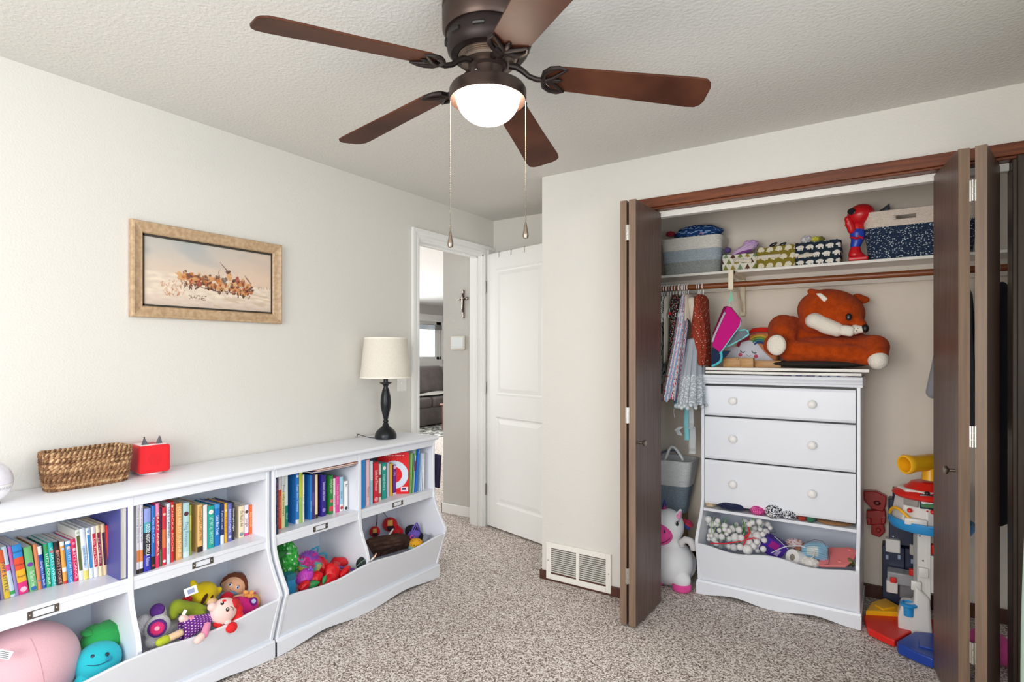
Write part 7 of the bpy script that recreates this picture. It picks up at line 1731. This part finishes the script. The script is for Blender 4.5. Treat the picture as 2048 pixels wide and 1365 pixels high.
    o_ = [(1230, 640), (1350, 480), (1560, 478), (1625, 500), (1640, 535), (1590, 610), (1520, 672), (1260, 668)]
    ctr = cF(1440, 570, 3.43); P_ = [cF(X, Y, 3.50-.15*(Y-478)/190) for X, Y in o_]; nn = (P_[2]-P_[0]).cross(P_[5]-P_[0]).normalized(); nn = nn if nn.y < 0 else -nn
    mb = MB(); n = len(P_); mb.add([p for p in P_]+[p-nn*.012 for p in P_], [tuple(range(n)), tuple(range(2*n-1, n-1, -1))]+[(i, i+n, (i+1) % n+n, (i+1) % n) for i in range(n)])
    pkp = mat('coral_plastic', 'e8807f', .3); obj('tray', mb, pkp, r, smooth=0, bevel=.005, seg=3)
    for X, Y in ((1560, 505), (1462, 625), (1330, 560)): q = MB(); disc(q, cF(X, Y, 3.50-.15*(Y-478)/190), nn, 22*s, 16*s, .004); obj('button', q, mat('coral_plastic', 'e8807f', .3), r, smooth=180)
    c = cF(1600, 640, 3.42); r = thing('leaf_garland', 'dark olive leaves in the right corner of the chest bin', 'leaves', (c.x, c.y, .09))
    rg = random.Random(5)
    for k in range(12): q = MB(); leaf_shape(q, cF(1570+rg.uniform(-40, 70), 650+rg.uniform(-50, 30), 3.40+rg.uniform(-.03, .05)), V((rg.uniform(-1, 1), -1, .5)), V((rg.uniform(-1, 1), .2, rg.uniform(-.3, 1))), 26*s, 13*s); obj('leaf', q, cmat(rg.choice(['4a4a22', '6a6434', '8a8a52'])), r, smooth=180, solid=.001)
chest_bin()
# ------------------------------------------------------------------ floor of the closet, left
def unicorn():
    y = 3.36; c = cE(110, 1100, y); s = S(c)/3.25
    r = thing('unicorn_plush', 'white unicorn plush with pink snout sitting left of the chest', 'plush toy', (cE(110, 1280, y).x, y, .0))
    wh = mat('white_unicorn_plush', 'e4e6ea', .9, sheen=.1, bump=(260, .0012)); pk = mat('hot_pink_plush', 'e64c9c', .9, sheen=.1, bump=(260, .0012))
    b = MB(); b.ell(cE(120, 1110, y), (158*s, .14, 150*s), nu=32, nv=20).cap(cE(110, 980, y), cE(105, 900, y), 95*s, 92*s).ell(cE(115, 885, y), (105*s, .10, 112*s)).cap(cE(135, 1160, y-.02), V((cE(206, 1262, y-.062).x, cE(206, 1262, y-.062).y, .062)), 82*s, 57*s).cap(cE(50, 1160, y), V((cE(30, 1262, y-.055).x, y-.055, .062)), 80*s, 57*s).ell(cE(230, 1130, y+.06), (70*s, .06, 100*s))
    obj('body', b, wh, r, smooth=180, remesh=.007, smit=5)
    q = MB(); q.ell(cE(62, 935, y-.075), (86*s, .060, 72*s), nu=28, nv=18); obj('snout', q, pk, r, smooth=180)
    q = MB(); disc(q, cE(95, 922, y-.130), V((.2, -1, .1)), 5*s, 10*s, .002); obj('nostril', q, cmat('3a2430', .5), r)
    q = MB(); q.tube([cE(X, Y, y-.125+.00018*abs(X-60)*1.2) for X, Y in ((45, 1003), (80, 998), (110, 985), (132, 965))], 2.2*s, 6); obj('mouth', q, cmat('6a2440', .5), r)
    q = MB(); disc(q, cE(176, 872, y-.072), V((.62, -.78, .1)), 9*s, 15*s, .003); e = obj('eye', q, cmat('16141c', .2), r)
    for k in (-1, 0, 1): q = MB(); a = cE(180, 858, y-.074); q.tube([a+V((.0, 0, k*.003)), a+V((.012, -.003, .008+k*.007))], .0011, 5); obj('eyelash', q, cmat('16141c', .4), r)
    mb = MB(); tip, bs = cE(92, 712, y), cE(98, 818, y)
    mb.grid(lambda u, v: tuple(bs.lerp(tip, v)+V((cos(2*pi*u), sin(2*pi*u), 0))*(25*s*(1-v)**.8+.001)*(1+.06*sin(v*22))), 16, 24, wrap=True, colf=lambda u, v: mixc((228, 66, 110), (44, 50, 130), smooth01(.25, .8, v))); obj('horn', mb, painted('soft_print', .6), r, smooth=180)
    q = MB(); q.cap(cE(178, 830, y), cE(198, 785, y), 28*s, 9*s); e = obj('ear', q, wh, r, smooth=180); q = MB(); q.cap(cE(184, 828, y-.018), cE(198, 795, y-.012), 16*s, 6*s); obj('ear_lining', q, cmat('e58fb8', kind='plush'), e, smooth=180)
    for X, dy in ((206, -.062), (30, -.055)):
        p = cE(X, 1262, y+dy); q = MB(); q.lathe([(.001, .003), (54*s, .003), (59*s, .010), (60*s, .030), (57*s, .042), (.001, .044)], (p.x, p.y, 0), 28, cap=False); obj('hoof', q, pk, r, smooth=60)
    q = MB(); q.tube([cE(X, Y, y-.04) for X, Y in ((210, 1020), (205, 990), (230, 975), (262, 985), (283, 1015), (285, 1045))], [16*s, 20*s, 22*s, 24*s, 24*s, 20*s], 10); obj('arm', q, mat('pale_grey_plush', 'd2cfd2', .9, sheen=.4), r, smooth=180)
    for X, Y, c_ in ((215, 855, '3a3f8f'), (235, 862, 'b5283a'), (255, 878, 'c23a4a'), (240, 890, '3c4a9a'), (262, 868, 'a02a50')): q = MB(); q.cap(cE(X-14, Y-8, y+.08), cE(X+10, Y+12, y+.09), 15*s, 10*s); obj('mane_lock', q, cmat(c_, kind='plush'), r, smooth=180)
    # rope tote behind it, on a carton
    y = 3.60; a, b_ = cE(20, 440, y), cE(285, 450, y); w = b_.x-(a.x-.06); zb = cE(120, 790, y).z; zt = cE(200, 455, y).z; x0, x1 = a.x-.06, b_.x
    r = thing('carton', 'plain brown carton hidden behind the unicorn plush', 'box', ((x0+x1)/2, 3.65, 0)); obj('box', MB().box(x0+.05, x1-.08, 3.53, 3.755, 0.005, zb-.0015), cmat('8a7358', .8), r, bevel=.003); obj('flap', MB().box(x0+.05, x1-.08, 3.640, 3.645, zb-.0015, zb-.0008), cmat('6e5b45', .8), r)
    r = thing('rope_tote', 'white and blue grey rope tote with loop handle standing behind the unicorn plush', 'basket', ((x0+x1)/2, 3.64, zb))
    rope_basket(x0, x1, 3.52, 3.76, zb, zt, [(.52, rope('8d9aa8', '74828f')), (1, rope('e2e3e4', 'd2d5d8'))], .055, parent=r, rope=.0095)
    q = MB(); q.tube([cE(X, Y, 3.515) for X, Y in ((95, 455), (110, 425), (125, 385), (140, 370), (160, 375), (180, 400), (205, 440), (215, 458))], .009, 10); obj('handle', q, rope('e2e3e4', 'd2d5d8'), r, smooth=180)
    q = MB(); q.tube([cE(X, Y, 3.765-.02) for X, Y in ((60, 440), (75, 410), (110, 395), (160, 395), (195, 425), (205, 450))], .008, 10); obj('handle', q, rope('8d9aa8', '74828f'), r, smooth=180)
unicorn()
# ------------------------------------------------------------------ toy tower and neighbours, right of the chest
def toy_tower():
    yc = 3.40; s = S(cG(430, 800, yc))/3.033
    r = thing('toy_tower', 'tall toy lookout tower with yellow periscope, red roof and blue deck', 'toy playset', (cG(440, 1120, yc).x, yc, 0))
    wh = mat('white_toy_plastic', 'dad7d4', .35); bl = mat('sky_blue_toy_plastic', '2a8fd0', .32); dbl = mat('deep_blue_toy_plastic', '1b3f9a', .35); rd = mat('red_toy_plastic', 'd8241c', .32); ye = mat('yellow_toy_plastic', 'f0b41e', .32); nv = mat('navy_toy_plastic', '1c2540', .4); gy = mat('clear_grey_plastic', '9a9da0', .2)
    g = lambda X, Y, y=yc: cG(X, Y, y)
    def plate(pts, z0, z1, m, name, bev=.004): return obj(name, MB().prism([(p[0], p[1]) for p in pts], 'z', z0, z1), m, r, bevel=bev)
    cx = g(435, 800).x; zd = g(300, 500, yc-.05).z           # deck height
    # column with front groove and lugs
    w = 38*s
    obj('column', MB().box(cx-w, cx+w, yc-.03, yc+.05, .02, zd-.02), wh, r, bevel=.006); obj('column_rail', MB().box(cx-w-.004, cx-w+.010, yc-.036, yc-.028, .10, zd-.05), cmat('8e8d8c', .4), r); obj('column_rail', MB().box(cx+w-.012, cx+w+.002, yc-.036, yc-.028, .10, zd-.05), wh, r)
    for (X, Y) in ((445, 805), (400, 885)): p = g(X, Y, yc-.04); obj('lug', MB().rbox(p.x-.020, p.x+.020, yc-.052, yc-.026, p.z-.022, p.z+.022, .004, 2), wh, r)
    for (X, Y) in ((424, 585), (443, 735)): q = MB(); disc(q, g(X, Y, yc-.0305), (0, -1, 0), 5*s, 5*s, .001, k=8); obj('screw_hole', q, cmat('2b2b30'), r)
    # white flared foot
    zf = g(290, 960).z
    foot = [(g(290, 1000).x, .02), (g(290, 1000).x, g(290, 1040).z), (g(310, 970).x, zf*.95), (g(385, 980).x, zf), (cx-w, zf+.10), (cx+w, zf+.04), (g(490, 1090).x, .09), (g(500, 1150).x, .02)]
    obj('foot', MB().prism(foot, 'y', yc-.06, yc+.05), wh, r, bevel=.012, seg=3)
    c = g(355, 1010, yc-.05); obj('lift_cup', MB().lathe([(.030, 0), (.036, .004), (.036, .014), (.024, .018), (.022, -.045), (.001, -.045)], c, 28, cap=False), bl, r); 
    # round deck with raised edge and a hole
    R_ = .172; dc = V((g(490, 505).x, yc+.06, zd))
    obj('deck', MB().lathe([(.001, .0), (R_-.012, 0), (R_-.012, .012), (R_, .012), (R_+.002, -.012), (R_-.01, -.034), (R_*.55, -.050), (.001, -.050)], dc, 56, cap=False), bl, r)
    q = MB(); disc(q, g(492, 515, yc-.08)*1.0+V((0, 0, zd-g(492, 515, yc-.08).z+.002)), (0, 0, 1), .035, .035, .001); obj('deck_hole', q, cmat('16213a'), r)
    q = MB(); q.tube([dc+V((R_*.96*cos(t), R_*.96*sin(t), .018+.045*sin((t-3.3)/1.0*pi*0+pi*k/12))) for k, t in enumerate([3.25+1.0*i/12 for i in range(13)])], .007, 8); obj('rail', q, ye, r)
    # cabin: tapered octagonal housing
    zc1 = g(400, 300).z; a0 = .125; cc = V((g(465, 400).x, yc+.06, zd))
    h = zc1-zd
    obj('cabin', MB().lathe([(a0+.018, .0), (a0+.012, h*.25), (a0-.004, h*.9), (a0-.01, h)], cc, 8, M=None), wh, r, smooth=20, bevel=.004)
    n = V((-.35, -.93, 0)).normalized()
    def onc(X, Y): return g(X, Y, cc.y-a0*.93)
    p = onc(370, 378); obj('window_recess', MB().rbox(-.032, .032, -.022, .022, -.004, .004, .003, 2, place(V((p.x, cc.y-a0*.86, p.z)), V((-.45, -.9, .05)))), cmat('8d8a86', .5), r)
    p = onc(486, 378); T = place(V((p.x, cc.y-a0*1.0, p.z)), V((.05, -1, .05))); obj('screen_frame', MB().rbox(-.042, .042, -.034, .034, -.004, .004, .005, 2, T), cmat('1d2a3a', .3), r)
    mb = MB(); mb.grid(lambda u, v: tuple(T @ V(((u-.5)*.068, (v-.5)*.052, .0047))), 30, 24, colf=lambda u, v: (74, 120, 80) if v < .35+.2*noise.noise(V((u*4, 1, 2))) else ((226, 232, 236) if v < .55+.3*noise.noise(V((u*5, 4, 2))) else (96, 140, 190))); obj('screen', mb, painted('glossy_print', .35), r, smooth=0)
    for X, Y, rr, m in ((468, 325, 14, cmat('2a2226', .3)), (503, 438, 16, rd), (468, 430, 7, rd), (362, 428, 14, rd)):
        p = onc(X, Y); q = MB(); disc(q, V((p.x, cc.y-a0*.98, p.z)), V((0, -1, 0)), rr*s, rr*s*.9, .012); obj('button', q, m, r, smooth=180)
    p = onc(398, 468); obj('console', MB().rbox(-.045, .045, -.018, .02, -.016, .016, .006, 2, Matrix.Translation(V((p.x, cc.y-a0-.01, zd+.018)))), wh, r)
    # roof with brim
    zr0, zr1 = g(400, 345, yc+.0).z, g(470, 262, yc+.04).z; hr = zr1-zr0
    obj('roof', MB().lathe([(.001, hr), (.055, hr), (.07, hr*.92), (.085, hr*.66), (.115, hr*.36), (.140, hr*.2), (.149, 0), (.138, -.010), (.12, -.004), (.001, -.004)], V((g(478, 330).x, yc+.06, zr0+.004)), 40, cap=False), rd, r, smooth=50)
    # periscope
    pc = g(487, 230, yc+.04); zt = g(480, 150, yc+.04).z
    obj('periscope_pipe', MB().lathe([(.036, -.01), (.034, 0), (.031, zt-pc.z)], pc, 28), ye, r)
    A_, B_ = V((pc.x-.105, yc-.055, zt+.004)), V((pc.x+.03, yc+.07, zt+.012)); d = (A_-B_).normalized()
    M = place(B_, d); L = (A_-B_).length
    obj('periscope_head', MB().lathe([(.001, -.01), (.038, -.008), (.040, 0), (.039, L*.75), (.044, L*.84), (.047, L*.97), (.044, L), (.036, L), (.032, L*.9), (.030, L*.55), (.001, L*.55)], (0, 0, 0), 36, M=M, cap=False), ye, r, smooth=50)
    # base: red fan, blue ramp, yellow ramp, stepped up
    def fl(X, Y, z=.02): return at(1700+X/3.033, 880+Y/3.033, 'z', z)
    def poly(pts, z): return [(p.x, p.y) for p in [fl(X, Y, z) for X, Y in pts]]
    obj('red_ramp', MB().prism(poly(((82, 1075), (110, 1150), (200, 1195), (270, 1225), (400, 1150), (520, 1180), (520, 1100), (300, 1040), (100, 1045)), .035), 'z', .006, .040), rd, r, bevel=.006, seg=3)
    obj('blue_ramp', MB().prism(poly(((285, 1225), (390, 1165), (560, 1180), (560, 1330), (500, 1330), (420, 1300), (290, 1240)), .05), 'z', .006, .052), dbl, r, bevel=.006, seg=3)
    obj('blue_ramp_step', MB().prism(poly(((415, 1190), (520, 1200), (520, 1275), (415, 1250)), .058), 'z', .05, .060), dbl, r, bevel=.003)
    obj('yellow_ramp', MB().prism(poly(((95, 1040), (130, 985), (215, 962), (300, 1010), (300, 1050)), .06), 'z', .01, .062), ye, r, bevel=.006, seg=3); obj('yellow_ramp_step', MB().prism(poly(((150, 1000), (215, 985), (275, 1015), (200, 1030)), .068), 'z', .06, .070), ye, r, bevel=.003)
    # right hand ramp panel
    a, b = g(478, 700, yc-.02), g(560, 940, yc-.02); obj('side_panel', MB().box(a.x, b.x, yc-.03, yc-.015, b.z, a.z), wh, r, bevel=.003); a, b = g(490, 632, yc), g(560, 700, yc); obj('red_bracket', MB().box(a.x, b.x, yc-.02, yc+.02, b.z, a.z), rd, r, bevel=.004)
    # dark garage behind
    yb = 3.655; r = thing('toy_garage', 'navy blue toy garage with grey trays behind the lookout tower', 'toy garage', (cG(300, 900, yb).x, yb, 0))
    def bx(X0, Y0, X1, Y1, y0, d, m, name, bev=.004): a, b = cG(X0, Y1, y0), cG(X1, Y0, y0); return obj(name, MB().box(a.x, b.x, y0, y0+d, max(.004, a.z), b.z), m, r, bevel=bev)
    bx(195, 660, 330, 985, yb, .10, nv, 'garage_wall'); bx(330, 680, 470, 985, yb+.02, .09, nv, 'garage_wall'); bx(232, 365, 300, 480, yb-.01, .08, nv, 'upper_wall', .008); bx(235, 470, 400, 630, yb, .09, nv, 'upper_wall'); bx(258, 292, 290, 380, yb+.03, .03, nv, 'mast', .006)
    bx(215, 615, 305, 680, yb-.03, .06, wh, 'lift_car'); bx(362, 645, 420, 700, yb-.02, .06, cmat('b8b0a6', .4), 'lift_car')
    for X in (225, 298, 378): bx(X-9, 702 if X < 350 else 728, X+9, 726 if X < 350 else 752, yb-.003 if X < 350 else yb+.017, .004, cmat('8fa2b8', .4), 'window')
    q = MB(); disc(q, cG(262, 588, yb-.001), (0, -1, 0), 5*s, 5*s, .001, k=8); obj('screw', q, cmat('c8c8cc', .3), r)
    bx(225, 830, 400, 870, yb-.10, .09, gy, 'tray', .006); bx(220, 868, 290, 925, yb-.11, .05, wh, 'tray_end', .004); bx(300, 880, 385, 960, yb-.08, .06, cmat('77787c', .35), 'bin', .004)
    bx(243, 843, 282, 868, yb-.125, .015, rd, 'latch', .004); bx(358, 795, 402, 825, yb-.12, .03, rd, 'latch', .004)
    # red transforming toy leaning on the wall
    yw = 3.735; r = thing('toy_robot', 'translucent dark red plastic robot toy leaning on the closet wall', 'toy', (cG(160, 450, yw).x, yw, cG(160, 590, yw).z))
    dr = mat('dark_red_plastic', '9c1c1c', .25); 
    def pz(pts, y0, d, name): return obj(name, MB().prism([(p.x, p.z) for p in [cG(X, Y, y0) for X, Y in pts]], 'y', y0, y0+d), dr, r, bevel=.005, seg=2)
    pz(((82, 312), (160, 315), (222, 345), (218, 400), (200, 440), (130, 420), (85, 370)), yw, .05, 'shield'); pz(((100, 430), (215, 430), (218, 480), (190, 520), (120, 520), (98, 480)), yw+.005, .05, 'torso'); pz(((130, 515), (205, 512), (213, 560), (180, 595), (128, 575)), yw, .05, 'head'); pz(((98, 470), (130, 480), (128, 520), (104, 520)), yw-.02, .03, 'arm'); pz(((188, 480), (218, 475), (214, 515), (190, 515)), yw-.02, .03, 'arm')
    q = MB(); disc(q, cG(165, 385, yw), (0, -1, 0), 22*s, 16*s, .012); obj('boss', q, cmat('5a1414', .3), r); q = MB(); q.lathe([(10*s, 0), (16*s, .004), (10*s, .008)], n=16, M=place(cG(172, 548, yw), (0, -1, 0))); obj('ring', q, dr, r)
    # pink plush seen between the right door panels
    c = at(1975, 1300, 'y', 3.28); r = thing('plush_toy', 'bright pink soft toy on the floor behind the right door panels', 'plush toy', (c.x, 3.28, .0)); q = MB()
    q.cap(V((c.x-.02, 3.28, .062)), V((c.x+.20, 3.26, .062)), .058, .058).ell(V((c.x+.0, 3.27, .10)), (.07, .06, .05)); obj('body', q, cmat('d8569c', kind='plush'), r, smooth=180, remesh=.008); q = MB(); q.ell(V((c.x+.12, 3.23, .10)), (.04, .04, .04)); obj('paw', q, cmat('c2468a', kind='plush'), r, smooth=180)
toy_tower()
# ------------------------------------------------------------------ mint curtain at the right edge of the frame
def curtain():
    r = thing('curtain', 'pale mint curtain at the right edge beside the closet', 'curtain', (3.16, 2.42, .02))
    a = at(2042, 1200, 'y', 2.55)
    mb = MB(); mb.grid(lambda u, v: (a.x+.012+.016*sin(u*26-1.2)+.010*sin(v*7+u*3)*(1-v)+.050*v, 2.13+.42*u, .03+2.2*v), 90, 30)
    obj('fabric', mb, mat('mint_curtain', 'b9d2c4', .85, bump=(300, .0006)), r, smooth=180, solid=.003)
    obj('rod', MB().tube([(a.x+.07, 1.0, 2.27), (a.x+.07, 2.66, 2.27)], .010, 12), mat('curtain_rod_metal', '5a5450', .4, metal=.8), r)
    obj('rod_bracket', MB().box(a.x+.06, XR-.001, 2.60, 2.62, 2.258, 2.282), mat('curtain_rod_metal', '5a5450', .4, metal=.8), r)
curtain()
